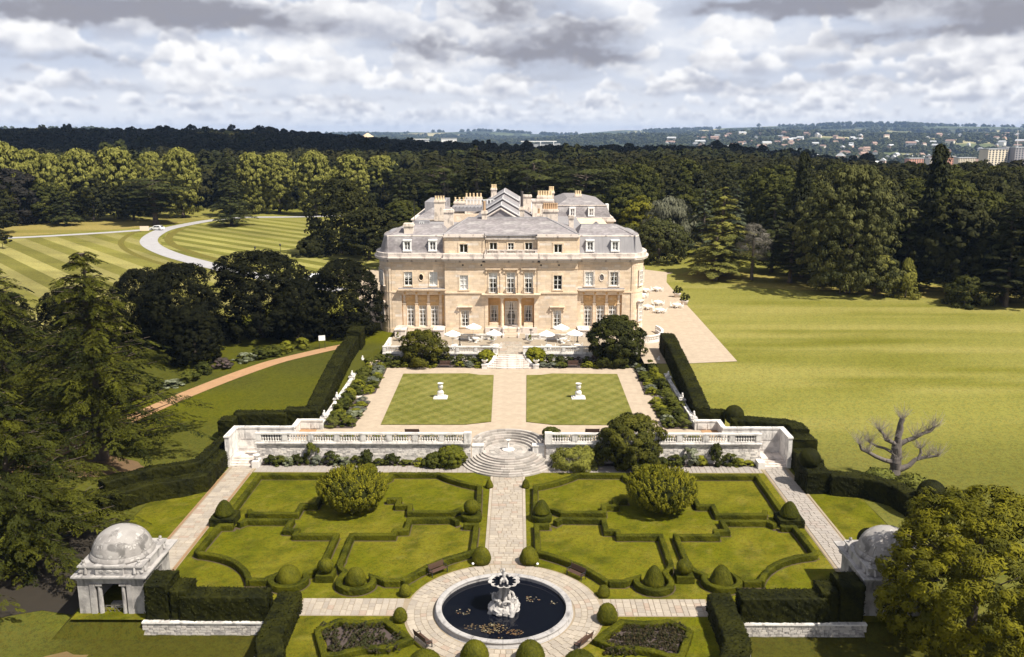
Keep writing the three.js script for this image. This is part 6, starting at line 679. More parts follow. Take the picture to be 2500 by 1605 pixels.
  T('broad_tree', 'huge pale-leaved tree at the edge of the right lawn', [crown(396, { h: 24, r: 10.2, base: 1.5, clumps: 800, per: 56, size: 0.6, asp: 0.42, cr: 0.085, cols: [[0.135, 0.127, 0.042], [0.045, 0.047, 0.015]], wob: 0.45, droop: 0.3 }), trunkGeo(13, 0.6, 0.3)], 69.5, -184, 25.6, 10.2, 25.8, 10.4); T('fir_tree', 'dark spire fir standing above the town view', SPIRE, 95, -203, 24.8, 4, 29.5, 5.6); T('dark_tree', 'dark tree right of the golden cone', BROAD[1], 90, -183, 17.7, 6, 19.6, 6.8); T('cedar_tree', 'dark cedar near the right frame edge', CEDAR[1], 96.5, -174, 20, 7.5, 22, 7); T('pine_tree', 'leaning pine with a pale bare trunk at the lawn edge', PINE[0], 94.6, -169.4, 20, 5, 16, 5.2); T('cone_tree', 'small bright yellow cone-shaped conifer on the lawn edge', [crown(397, { h: 7, r: 2.6, base: 0, clumps: 110, per: 60, size: 0.42, asp: 0.4, cr: 0.26, cols: [[0.27, 0.24, 0.045], [0.14, 0.13, 0.025]], prof: PROF_CONE, droop: 0.7 }), trunkGeo(4, 0.15, 0.05)], 79.5, -179, 7, 2.6, 7.6, 2.8); T('small_tree', 'small sunlit broad-leaved tree left of the yellow cone', [crown(398, { h: 6, r: 3.4, base: 1.4, clumps: 90, per: 70, size: 0.4, cols: C_GOLD.map((c) => sc(c, 0.75)) }), trunkGeo(3, 0.16, 0.08)], 73.8, -180.5, 7.4, 3.4, 8, 4); T('small_tree', 'small sunlit tree under the huge pale tree', [crown(399, { h: 6, r: 3.4, base: 1.4, clumps: 90, per: 70, size: 0.4, cols: C_GOLD.map((c) => sc(c, 0.7)) }), trunkGeo(3, 0.16, 0.08)], 67.5, -182.5, 7.4, 3.4, 7.4, 3.8); T('bush', 'round dark shrub near the leaning pine', [crown(401, { h: 5, r: 4, base: 0, clumps: 90, per: 80, size: 0.4, cols: C_MID.map((c) => sc(c, 0.8)), prof: PROF_MOUND }), trunkGeo(2, 0.2, 0.1)], 87.5, -170.8, 5, 4, 5.2, 4.3); T('dark_tree', 'dark tree at the right frame edge', BROAD[2], 101.5, -170, 17.7, 6, 22, 7); T('dark_tree', 'dark cedar behind the golden cone', CEDAR[0], 83.5, -189, 20, 7.5, 19, 7, 2); T('dark_tree', 'dark tree behind the second small tree', BROAD[3], 79, -195, 17.7, 6, 22, 7);
  T('bare_tree', 'grey leafless tangle of branches beside the golden cedar', [crown(403, { h: 7, r: 2.5, base: 5, clumps: 40, per: 70, size: 1.1, asp: 0.05, cr: 0.4, cols: [[0.22, 0.19, 0.17], [0.14, 0.12, 0.10]] }), trunkGeo(9, 0.35, 0.12)], 53.5, -199, 12, 2.5, 12, 3);
  T('sapling', 'small staked sapling by the left drive', [crown(404, { h: 4, r: 1.8, base: 1.4, clumps: 40, per: 60, size: 0.4, cols: C_DARK }), trunkGeo(2.6, 0.07, 0.05)], -143, -249, 5.4, 1.8, 5.2, 2.2);
}
{ // yews on the left between path and drive
  const yew = (i, k) => crown(410 + i, { h: 12, r: 7, base: 0.3, clumps: 620, per: 54, size: 0.5, asp: 0.34, cr: 0.105, cols: sc2([[0.015, 0.015, 0.0025], [0.005, 0.006, 0.0015]], k), prof: PROF_DOME, up: 0.6, wob: 0.35 }); const sc2 = (a, k) => a.map((c) => sc(c, k)); const Y = [yew(0, 1), yew(1, 0.9)], tr = trunkGeo(6, 0.5, 0.2);
  [[-50.4, -133, 13.2, 6.2, 'dark yew behind the big cedar, first in the yew row'], [-41, -143, 13.6, 9, 'largest dark yew of the row left of the house'], [-27.4, -145.5, 11.9, 7.0, 'dark yew touching the corner of the house'], [-58, -138, 11.6, 5.4, 'small dark yew farthest back in the yew row'], [-34.5, -141.5, 9.5, 5, 'low dark yew between the two largest'], [-64, -128, 10.5, 5.5, 'dark yew half hidden by the big cedar'], [-46, -127, 8, 4.5, 'low dark yew above the orange path'], [-72, -122, 11, 6, 'dark yew at the left behind the cedars']].forEach(([x, z, h, r, l], i) => plant('yew_tree', l, 'tree', [Y[i % 2], tr], x, z, r / 7, h / 12.3, i * 1.7));
}
{ // the great cedars on the left, close to the viewer
  const big = (seed, o, l, x, z, turn, trunk) => { const [g, arms] = cedarGeo(seed, { size: 0.30, asp: 0.26, cols: [[0.074, 0.072, 0.006], [0.016, 0.020, 0.003]], droop: 0.22, irregular: 0.4, jit: 0.6, ...o }); return makeTree('cedar_tree', l, 'tree', g, trunkGeo(o.h - 1.5, trunk, 0.1, 0.012, seed, arms), at(x, z), turn); };
  big(500, { h: 24, r: 10.4, base: 2.6, tiers: 22, nb: 12, per: 42, fans: 19 }, 'tall pointed cedar with layered sprays and a visible trunk, left of the garden', -45.9, -95.4, 0, 0.75);
  big(501, { h: 20, r: 12, base: 1.2, tiers: 17, nb: 12, per: 42, fans: 21 }, 'wide cedar behind the tall pointed one at the left frame edge', -61, -104, 1, 0.6);
  big(502, { h: 15.8, r: 11, base: 0.6, tiers: 14, nb: 12, per: 52, fans: 21 }, 'nearest cedar with long drooping sprays beside the left pavilion', -43.8, -73.5, 2, 0.7);
  big(503, { h: 13, r: 9.5, base: 1.5, tiers: 11, nb: 10, per: 44, fans: 18 }, 'cedar at the lower left frame edge', -48.5, -63, 0.4, 0.6);
}
{ // leafy tree at the lower right
  const g = crown(520, { h: 11.3, r: 6.9, base: 0.9, clumps: 520, per: 100, size: 0.42, asp: 0.28, cr: 0.105, cols: [[0.185, 0.158, 0.007], [0.055, 0.054, 0.005]], prof: PROF_DOME, wob: 0.4, up: 0.45 }), q = rng(4), arms = [...Array(26)].map((_, i) => { const a = i * 2.4, t = 0.35 + 0.6 * q(); return [[0, 2 + t * 6, 0], [Math.cos(a) * 5.6 * q(), 4 + t * 7, Math.sin(a) * 5.6 * q()]]; });
  makeTree('leafy_tree', 'large yellow-green leafy tree filling the lower right corner', 'tree', g, trunkGeo(10, 0.45, 0.12, 0, 3, arms), [33.9, -1.2, -59.0], 0);
}
{ // dead pollard with regrowth twigs
  const t = thing('dead_tree', 'bare pollarded tree stump with upward limbs and thin twigs on the lawn', 'tree', at(41.2, -90.3)), q = rng(8), L = [], tw = []; const limb = (pts, rs) => { for (let i = 0; i < pts.length - 1; i++) L.push(bar(pts[i], pts[i + 1], rs[i], rs[i + 1], 9)); };
  limb([[0, -0.4, 0], [-0.1, 0.5, 0], [0.12, 1.3, 0], [-0.02, 2.0, 0.05], [0.08, 2.9, 0], [-0.05, 3.6, 0], [0.1, 4.2, 0]], [0.95, 0.7, 0.56, 0.6, 0.5, 0.54, 0.44]); limb([[0.1, 4.0, 0], [-0.02, 4.8, 0.1], [0.16, 5.6, 0], [0.1, 6.3, 0.1], [0.28, 6.9, 0.1]], [0.42, 0.34, 0.36, 0.27, 0.29]); limb([[0.0, 3.9, 0], [-0.6, 4.3, 0.2], [-1.3, 4.6, 0.1], [-1.6, 5.2, 0.2], [-2.1, 5.7, 0.2]], [0.32, 0.22, 0.21, 0.15, 0.15]); limb([[0.2, 4.0, 0], [1.0, 4.5, 0.1], [1.7, 4.7, 0], [2.5, 5.3, 0.2], [3.3, 5.5, 0.1], [3.7, 6.0, 0.1]], [0.32, 0.24, 0.23, 0.18, 0.16, 0.14]); limb([[-0.1, 2.0, 0], [-1.2, 2.3, 0.3], [-2.2, 2.7, 0.2], [-3.2, 3.3, 0.4], [-3.9, 3.6, 0.5], [-4.2, 4.3, 0.5]], [0.32, 0.23, 0.22, 0.18, 0.15, 0.13]); limb([[-0.2, 3.0, 0.1], [-1.2, 3.5, -0.2], [-2.0, 3.7, -0.2], [-2.9, 4.2, -0.3]], [0.2, 0.14, 0.13, 0.09]); limb([[0.3, 1.2, 0.1], [1.3, 1.7, 0.3], [2.0, 2.4, 0.2], [3.0, 2.7, 0.3], [4.3, 2.8, 0.2]], [0.38, 0.27, 0.22, 0.18, 0.11]); limb([[2.2, 2.4, 0.3], [2.5, 3.1, 0.2], [2.4, 3.7, 0.2]], [0.18, 0.14, 0.12]);
  part('trunk', L, MAT.deadwood, t); for (const [x, y, z] of [[0.28, 6.9, 0.1], [-2.1, 5.7, 0.2], [-1.3, 4.7, 0.2], [3.7, 6.0, 0.1], [3.0, 5.5, 0.1], [1.9, 4.9, 0.1], [-4.2, 4.3, 0.5], [-3.3, 3.4, 0.4], [-2.9, 4.2, -0.3], [4.3, 2.8, 0.2], [3.3, 2.8, 0.2], [2.4, 3.7, 0.2], [0.2, 2.5, 0.3]]) for (let i = 0; i < 44; i++) { const m = [x + (q() - 0.5) * 1.0, y + q() * 0.6, z + (q() - 0.5) * 1.0], b = [m[0] + (m[0] - x) * 1.2 + (q() - 0.5) * 0.7, m[1] + 0.3 + q() * 0.9, m[2] + (q() - 0.5) * 1.2]; tw.push(bar([x, y - 0.1, z], m, 0.022, 0.016, 3), bar(m, b, 0.016, 0.008, 3)); } part('twigs', tw, M({ color: [0.30, 0.26, 0.22] }), t);
  rawPart(numbered('bush'), crown(530, { h: 1.5, r: 2.2, base: 0, clumps: 60, per: 60, size: 0.3, cols: [[0.16, 0.16, 0.03], [0.08, 0.085, 0.02]], prof: PROF_MOUND }), scene).position.set(38.8, 0.3, -88.2); tag(scene.children[scene.children.length - 1], 'low leafy scrub at the foot of the bare pollard', 'bush'); const b2 = rawPart(numbered('bush'), crown(531, { h: 1.5, r: 2.4, base: 0, clumps: 60, per: 60, size: 0.3, cols: [[0.17, 0.165, 0.03], [0.085, 0.085, 0.02]], prof: PROF_MOUND }), scene); b2.position.set(41.5, 0.2, -86.5); tag(b2, 'leafy scrub between the curving hedge and the bare pollard', 'bush');
}
{ // round yews of the parterre: upright flame-like tufts
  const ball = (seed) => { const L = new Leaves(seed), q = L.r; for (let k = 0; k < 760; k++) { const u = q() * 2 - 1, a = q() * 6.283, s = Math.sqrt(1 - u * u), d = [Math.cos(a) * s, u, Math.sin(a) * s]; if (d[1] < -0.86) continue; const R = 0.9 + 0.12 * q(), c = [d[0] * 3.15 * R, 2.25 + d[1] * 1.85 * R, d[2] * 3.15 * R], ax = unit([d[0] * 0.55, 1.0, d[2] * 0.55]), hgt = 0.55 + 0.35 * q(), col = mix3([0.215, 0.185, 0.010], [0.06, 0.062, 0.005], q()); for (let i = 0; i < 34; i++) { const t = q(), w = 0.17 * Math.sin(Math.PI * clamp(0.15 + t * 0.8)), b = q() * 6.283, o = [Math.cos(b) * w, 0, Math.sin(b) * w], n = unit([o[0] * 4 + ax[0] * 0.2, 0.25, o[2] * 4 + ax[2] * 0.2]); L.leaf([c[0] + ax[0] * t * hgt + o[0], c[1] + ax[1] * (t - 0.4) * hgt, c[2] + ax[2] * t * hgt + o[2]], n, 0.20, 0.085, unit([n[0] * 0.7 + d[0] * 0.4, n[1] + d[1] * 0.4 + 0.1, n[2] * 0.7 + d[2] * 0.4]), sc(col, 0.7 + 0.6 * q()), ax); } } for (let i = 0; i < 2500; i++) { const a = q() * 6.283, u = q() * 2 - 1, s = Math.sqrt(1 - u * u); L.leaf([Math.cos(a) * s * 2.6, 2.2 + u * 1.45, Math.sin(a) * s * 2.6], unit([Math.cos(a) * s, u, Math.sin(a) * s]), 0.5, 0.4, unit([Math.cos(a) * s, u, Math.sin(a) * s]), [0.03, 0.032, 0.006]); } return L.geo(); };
  for (const s of [-1, 1]) makeTree('round_yew', `round golden yew with flame-like tufts in the middle of the ${s < 0 ? 'left' : 'right'} parterre`, 'tree', ball(540 + s), trunkGeo(1.6, 0.3, 0.2), [s * 15.15, 0, -82.3], 0);
}
{ // big shrubs
  const sh = (seed, l, x, z, y, h, r, cols, o = {}) => makeTree('shrub', l, 'shrub', crown(seed, { h, r, base: 0.05, clumps: 150, per: 110, size: 0.30, asp: 0.5, cr: 0.2, cols, prof: PROF_DOME, wob: 0.3, ...o }), trunkGeo(h * 0.5, 0.14, 0.06), [x, y, z], 0, undefined, 'foliage');
  sh(550, 'spreading olive-green shrub before the left balustrade of the house terrace', -13.2, -130.0, 2.42, 4.9, 3.3, [[0.12, 0.106, 0.010], [0.045, 0.045, 0.006]]); sh(551, 'tall dark magnolia before the right balustrade of the house terrace', 15.9, -130.6, 2.42, 6.8, 3.8, [[0.06, 0.06, 0.009], [0.02, 0.022, 0.005]], { size: 0.42, clumps: 190 }); sh(552, 'large glossy magnolia hiding part of the right terrace wall', 13.9, -94.4, 0, 5.4, 3.4, [[0.115, 0.105, 0.014], [0.025, 0.028, 0.005]], { size: 0.32, clumps: 200, per: 130 });
  sh(553, 'pale yellow-green mounded shrub right of the circular steps', 7.6, -94.2, 0, 1.9, 2.6, [[0.27, 0.25, 0.045], [0.15, 0.145, 0.03]], { size: 0.26, asp: 0.3 }); sh(554, 'bright green rounded shrub left of the circular steps', -6.3, -94.4, 0, 2.1, 1.5, [[0.17, 0.165, 0.015], [0.08, 0.085, 0.012]], { size: 0.2, asp: 0.3 }); sh(555, 'dark green shrub left of the bright rounded one', -8.1, -94.3, 0, 1.3, 1.2, [[0.10, 0.10, 0.015], [0.05, 0.055, 0.01]], { size: 0.2 });
  sh(556, 'yellow-green shrub beside the flared steps, left', -3.5, -131.4, 2.42, 1.8, 1.3, [[0.25, 0.225, 0.015], [0.12, 0.12, 0.012]], { size: 0.24 }); sh(557, 'yellow-green shrub beside the flared steps, right', 3.6, -131.3, 2.42, 2.1, 1.5, [[0.25, 0.225, 0.015], [0.12, 0.12, 0.012]], { size: 0.24 }); sh(558, 'small shrub behind the terrace balustrade beside the circular steps', 4.9, -97.0, 2.42, 1.1, 0.9, [[0.10, 0.10, 0.014], [0.05, 0.055, 0.01]], { size: 0.18 });
}
// ---------- woods ----------
{
  const inWood = (x, d) => { const D = Math.hypot(x, d), phi = Math.atan2(x, d) * 57.3; if (Math.abs(phi) > 36 || (x > 24 && x < 70 && d < 268)) return false; if (x > 36) { const e = x < 97 ? lerp(232, 186, (x - 36) / 61) : lerp(186, 158, clamp((x - 97) / 60)); return d > e + 4 && D < 1150 - 330 * S(12, 26, phi); } if (x > -24) return d > 296 && D < 1200; return d > lerp(300, 372, S(-24, -60, x)) - (x < -185 ? 70 : 0) && D < 1350; };
  const near = [], far = [], q = rng(600); for (let d = 150; d < 1400; d += d < 520 ? 9.5 : 12.5) for (let x = -900; x < 900; x += d < 520 ? 9.5 : 12.5) { const X = x + (q() - 0.5) * 8, Z = d + (q() - 0.5) * 8; if (!inWood(X, Z)) continue; const D = Math.hypot(X, Z); (D < 480 ? near : far).push([X, -Z, D]); }
  near.sort((a, b) => a[2] - b[2]); const keep = near.slice(0, 290); far.push(...near.slice(290));
  const kinds = [...BROAD.map((b) => [b, 6, 17.7, 'broadleaf_tree', 'dark broad-leaved tree among the woodland beyond the lawns']), [BROADMID[0], 6, 16.7, 'broadleaf_tree', 'dark broad-leaved tree among the woodland beyond the lawns'], [PINE[0], 5, 20, 'pine_tree', 'dark ragged pine among the woodland beyond the lawns'], [CEDAR[0], 7.5, 20, 'woodland_cedar', 'dark cedar standing among the woodland beyond the lawns'], [SPIRE, 4, 24.8, 'woodland_fir', 'dark fir standing among the woodland beyond the lawns']], first = {};
  keep.forEach(([x, z], i) => { const u = x > 30 && q() < 0.3 ? 0.78 : q(), k = u < 0.2 ? 0 : u < 0.4 ? 1 : u < 0.58 ? 2 : u < 0.74 ? 3 : u < 0.82 ? 4 : u < 0.90 ? 5 : u < 0.96 ? 6 : 7, [pr, r0, h0, name, label] = kinds[k], h = 15 + 7 * q(), r = (k > 4 ? 4.6 : 6.4) * (0.85 + 0.35 * q()), sc3 = [r / r0, h / h0, r / r0]; if (!first[k]) { const t = first[k] = plant(name, label, 'tree', pr, x, z, 1, 1, q() * 6, 'woodland trees beyond the lawns'); t.scale.set(...sc3); } else copy(first[k], name, at(x, z), q() * 6, null, sc3); });
  const wood = [0, 1, 2].map((i) => { const g = crown(620 + i, { h: 15, r: 6.6, base: 1.5, clumps: 46, per: 26, size: 2.0, asp: 0.7, cr: 0.3, cols: [[0.044, 0.042, 0.011], [0.022, 0.023, 0.007]], wob: 0.35 }); return new THREE.InstancedMesh(g, MAT.leaf, Math.ceil(far.length / 3)); });
  const m4 = new THREE.Matrix4(), e = new THREE.Euler(), qq = new THREE.Quaternion(), col = new THREE.Color(); far.forEach(([x, z, D], i) => { const im = wood[i % 3], j = Math.floor(i / 3), k = 0.95 + 0.55 * q(), v = clamp(0.5 + 1.2 * fbm(x / 120, z / 120, 3)); e.set(0, q() * 6.28, 0); m4.compose(new THREE.Vector3(x, ter(x, z) - 1, z), qq.setFromEuler(e), new THREE.Vector3(k, (0.8 + 0.5 * q()) * (q() > 0.97 ? 1.25 : 1), k)); im.setMatrixAt(j, m4); const b = 0.7 + 0.7 * q() * v + (q() > 0.94 ? 0.6 : 0); im.setColorAt(j, col.setRGB(b * (0.9 + 0.25 * q()), b, b * (0.85 + 0.3 * q()))); });
  wood.forEach((im, i) => { im.count = Math.floor((far.length - i + 2) / 3); im.name = numbered('far_woodland'); tag(shade(im), null, null, null, 'stuff'); scene.add(im); });
  // trees of the far valley and hills
  const list = []; for (let i = 0; i < 34000; i++) { const phi = -33 + 66 * q(), D = 1500 + 7000 * Math.pow(q(), 1.3), x = Math.sin(phi / 57.3) * D, z = -Math.cos(phi / 57.3) * D, dens = fbm(x / 330 + 5, z / 330, 4); const town = phi > 8 && D > 1700 && D < 5600; if (phi > 8 && D < 2700 && D > 1600 && q() > 0.25 && phi > 14) continue; if (dens > (town ? -0.3 : D > 5000 ? 0.05 : -0.05) || (phi < -12 && D < 2600)) list.push([x, z, D, phi]); }
  const im = new THREE.InstancedMesh(crown(640, { h: 11, r: 7, base: 0, clumps: 22, per: 14, size: 3.2, asp: 0.8, cr: 0.4, cols: [[0.085, 0.09, 0.04], [0.05, 0.056, 0.026]], wob: 0.4 }), MAT.leaf, list.length); list.forEach(([x, z, D, phi], i) => { const k = (0.8 + 0.7 * q()) * (D > 4500 ? 1.6 : 1); e.set(0, q() * 6, 0); m4.compose(new THREE.Vector3(x, ter(x, z) - 1, z), qq.setFromEuler(e), new THREE.Vector3(k, k * 0.9, k)); im.setMatrixAt(i, m4); const b = 0.7 + 0.7 * q(); im.setColorAt(i, col.setRGB(b, b, b)); }); im.name = 'far_trees'; tag(shade(im), null, null, null, 'stuff'); scene.add(im);
}
// ---------- the town in the valley and buildings on the skyline ----------
{
  const wall = [[0.78, 0.68, 0.52], [0.66, 0.34, 0.24], [0.80, 0.74, 0.66], [0.34, 0.32, 0.33]].map((c) => M({ color: c })), dk = M({ color: [0.05, 0.055, 0.07], roughness: 0.3 }), rf = M({ color: [0.30, 0.20, 0.16] }), wh = M({ color: [0.80, 0.80, 0.80] }), gr = M({ color: [0.42, 0.43, 0.45] });
  function block(label, x, z, y, w, d, h, floors, cols, m, roof = gr, turn = 0.3) { const t = thing('apartment_block', label, 'building', [x, y, z], turn, 'apartment blocks of the far town'); part('wall', box(-w / 2, w / 2, -8, h, -d / 2, d / 2), m, t); part('roof', box(-w / 2 - 0.6, w / 2 + 0.6, h, h + 1.4, -d / 2 - 0.6, d / 2 + 0.6), roof, t); const pane = new THREE.BoxGeometry(w / cols * 0.42, h / floors * 0.62, 0.4); for (let i = 0; i < cols; i++) for (let j = 0; j < floors; j++) { const p = shade(new THREE.Mesh(pane, dk)); p.name = 'window'; p.position.set(-w / 2 + (i + 0.5) * w / cols, (j + 0.5) * h / floors, d / 2 + 0.1); t.add(p); } return t; }
  block('tall cream apartment block standing in the far town', 893, -1715, -22, 46, 22, 33, 9, 6, wall[0]); block('tall dark grey apartment block at the edge of the far town', 938, -1715, -22, 34, 22, 36, 9, 5, wall[3]); block('dark narrow tower between the two tall far blocks', 917, -1722, -22, 14, 20, 36, 9, 3, wall[3]); block('cream row of flats left of the tall far blocks', 862, -1760, -23, 40, 14, 17, 5, 10, wall[0]); block('red brick block left of the cream row of flats', 838, -1780, -23, 26, 14, 19, 5, 6, wall[1]); block('low pale block farthest left of the new far flats', 818, -1800, -23, 22, 14, 14, 4, 6, wall[2]);
  block('cream block behind the red one in the far town', 850, -1850, -22, 30, 14, 18, 5, 6, wall[2]); block('pink block between the low pale block and the warehouses', 800, -1840, -22, 34, 14, 13, 4, 6, wall[1]);
  struct('building_site', [drape([[830, -1900], [1100, -1880], [1300, -2350], [1000, -2380]], 0.5)], M({ color: [0.55, 0.34, 0.19] }));
  [[700, -2150, 90, 'long white warehouse among the far trees, first from the left'], [790, -2120, 110, 'long white warehouse among the far trees, middle one'], [840, -1960, 80, 'white warehouse nearest to the far red block'], [610, -2260, 60, 'small white warehouse at the left of the far town']].forEach(([x, z, w, l]) => { const t = thing('warehouse', l, 'warehouse', [x, ter(x, z), z], 0.25); part('wall', box(-w / 2, w / 2, -6, 9, -22, 22), wh, t); part('roof', roofOver(-w / 2 - 1, w / 2 + 1, -23, 23, 9, 12, 'x', 0, 0), wh, t); });
  const q = rng(71), hw = [[0.72, 0.66, 0.58], [0.58, 0.42, 0.34], [0.8, 0.78, 0.76]].map((c) => M({ color: c })); let proto = null; for (let i = 0; i < 200; i++) { const phi = 9 + 22 * q(), D = 2300 + 2900 * q(), x = Math.sin(phi / 57.3) * D, z = -Math.cos(phi / 57.3) * D, s = 0.9 + 0.9 * q(), pos = [x, ter(x, z) + 4, z]; if (!proto) { proto = thing('town_house', 'small pale house among the trees of the far town', 'house', pos, 0, 'houses of the far town'); part('wall', box(-6, 6, -6, 6, -4, 4), hw[0], proto); part('roof', roofOver(-6.5, 6.5, -4.6, 4.6, 6, 9.5, 'x', 0.5, 0.5), rf, proto); } else { const c = copy(proto, 'town_house', pos, q() * 3, null, [s * (1 + q()), s, s]); c.children[0].material = hw[Math.floor(q() * 3)]; if (q() < 0.4) c.children[1].material = gr; } }
  const sky = (name, label, X, D, w, y1, mk) => { const a = Math.atan((X - 1212) / 2100), x = 1 + Math.sin(a) * D, z = -Math.cos(a) * D, y0 = ter(x, z), t = thing(name, label, 'building', [x, y0, z], -a); mk(t, w, y1 - y0); return t; };
  sky('long_building', 'long white building on the skyline above the woods', 735, 2600, 150, 36, (t, w, h) => { part('wall', box(-w / 2, w / 2, -5, h - 3, -15, 15), gr, t); part('roof', box(-w / 2 - 4, w / 2 + 4, h - 3, h, -18, 18), wh, t); for (let i = 0; i < 7; i++) part('post', box(-w / 2 + i * w / 6 - 1, -w / 2 + i * w / 6 + 1, 0, h - 3, 15, 17), wh, t); });
  sky('white_building', 'small white block at the left end of the long skyline building', 690, 2580, 40, 34, (t, w, h) => { part('wall', box(-w / 2, w / 2, -5, h, -12, 12), wh, t); part('roof', box(-w / 2 - 1, w / 2 + 1, h, h + 1, -13, 13), wh, t); });
  sky('cone_roofed_building', 'building with a pale cone roof on the skyline', 868, 2700, 40, 34, (t, w, h) => { part('wall', cyl(16, 16, -5, h - 2, 0, 0, 20), gr, t); part('roof', lathe([[24, h - 3], [12, h + 3], [3, h + 9], [0, h + 10]], 24), M({ color: [0.62, 0.46, 0.30] }), t); });
  sky('grandstand', 'white flat-roofed stand on the skyline behind the house', 1265, 2100, 90, 25, (t, w, h) => { part('wall', box(-w / 2, w / 2, -5, h - 6, -12, 12), gr, t); part('roof', box(-w / 2, w / 2 - 8, h - 3, h - 1, -14, 14), wh, t); for (const i of [-1, 0, 1]) part('post', box(i * 30 - 1, i * 30 + 1, 0, h - 3, 13, 15), wh, t); });
  sky('white_building', 'white slab building on the skyline left of the tall pine', 1055, 2600, 44, 28, (t, w, h) => { part('wall', box(-w / 2, w / 2, -5, h, -10, 10), wh, t); part('roof', box(-w / 2 - 1, w / 2 + 1, h, h + 1.5, -11, 11), gr, t); });
  sky('white_building', 'low white roofs on the skyline right of the cone roof', 985, 2700, 60, 27, (t, w, h) => { part('wall', box(-w / 2, w / 2, -5, h - 2, -10, 10), wh, t); part('roof', box(-w / 2 - 2, w / 2 + 2, h - 2, h, -12, 12), wh, t); });
  const mast = thing('radio_mast', 'thin white mast rising at the edge of the far hill', 'mast', [1140, ter(1140, -2080), -2080]); part('pole', bar([0, 0, 0], [-8, 85, 0], 0.9, 0.5), wh, mast); part('base', box(-3, 3, -3, 3, -3, 3), gr, mast);
}
// ---------- a cumulus bank overhead, out of the frame, that shades the woods ----------
{ const q = rng(81), l = []; for (let i = 0; i < 70; i++) { const x = 290 + 950 * (q() - 0.5) * 1.15, d = 440 + 720 * q(), r = 75 + 60 * q(); l.push(lump(r, r * 0.42, r * 0.9, i, 0.25, 2).translate(x, 470 + 30 * q(), -d)); } const c = rawPart('cloud', merge(l), scene, null, M({ color: [0.85, 0.85, 0.87], roughness: 1 })); c.userData.kind = 'structure'; }
scene.fog = new THREE.FogExp2(new THREE.Color().setRGB(0.40, 0.60, 1.0), 0.00006);
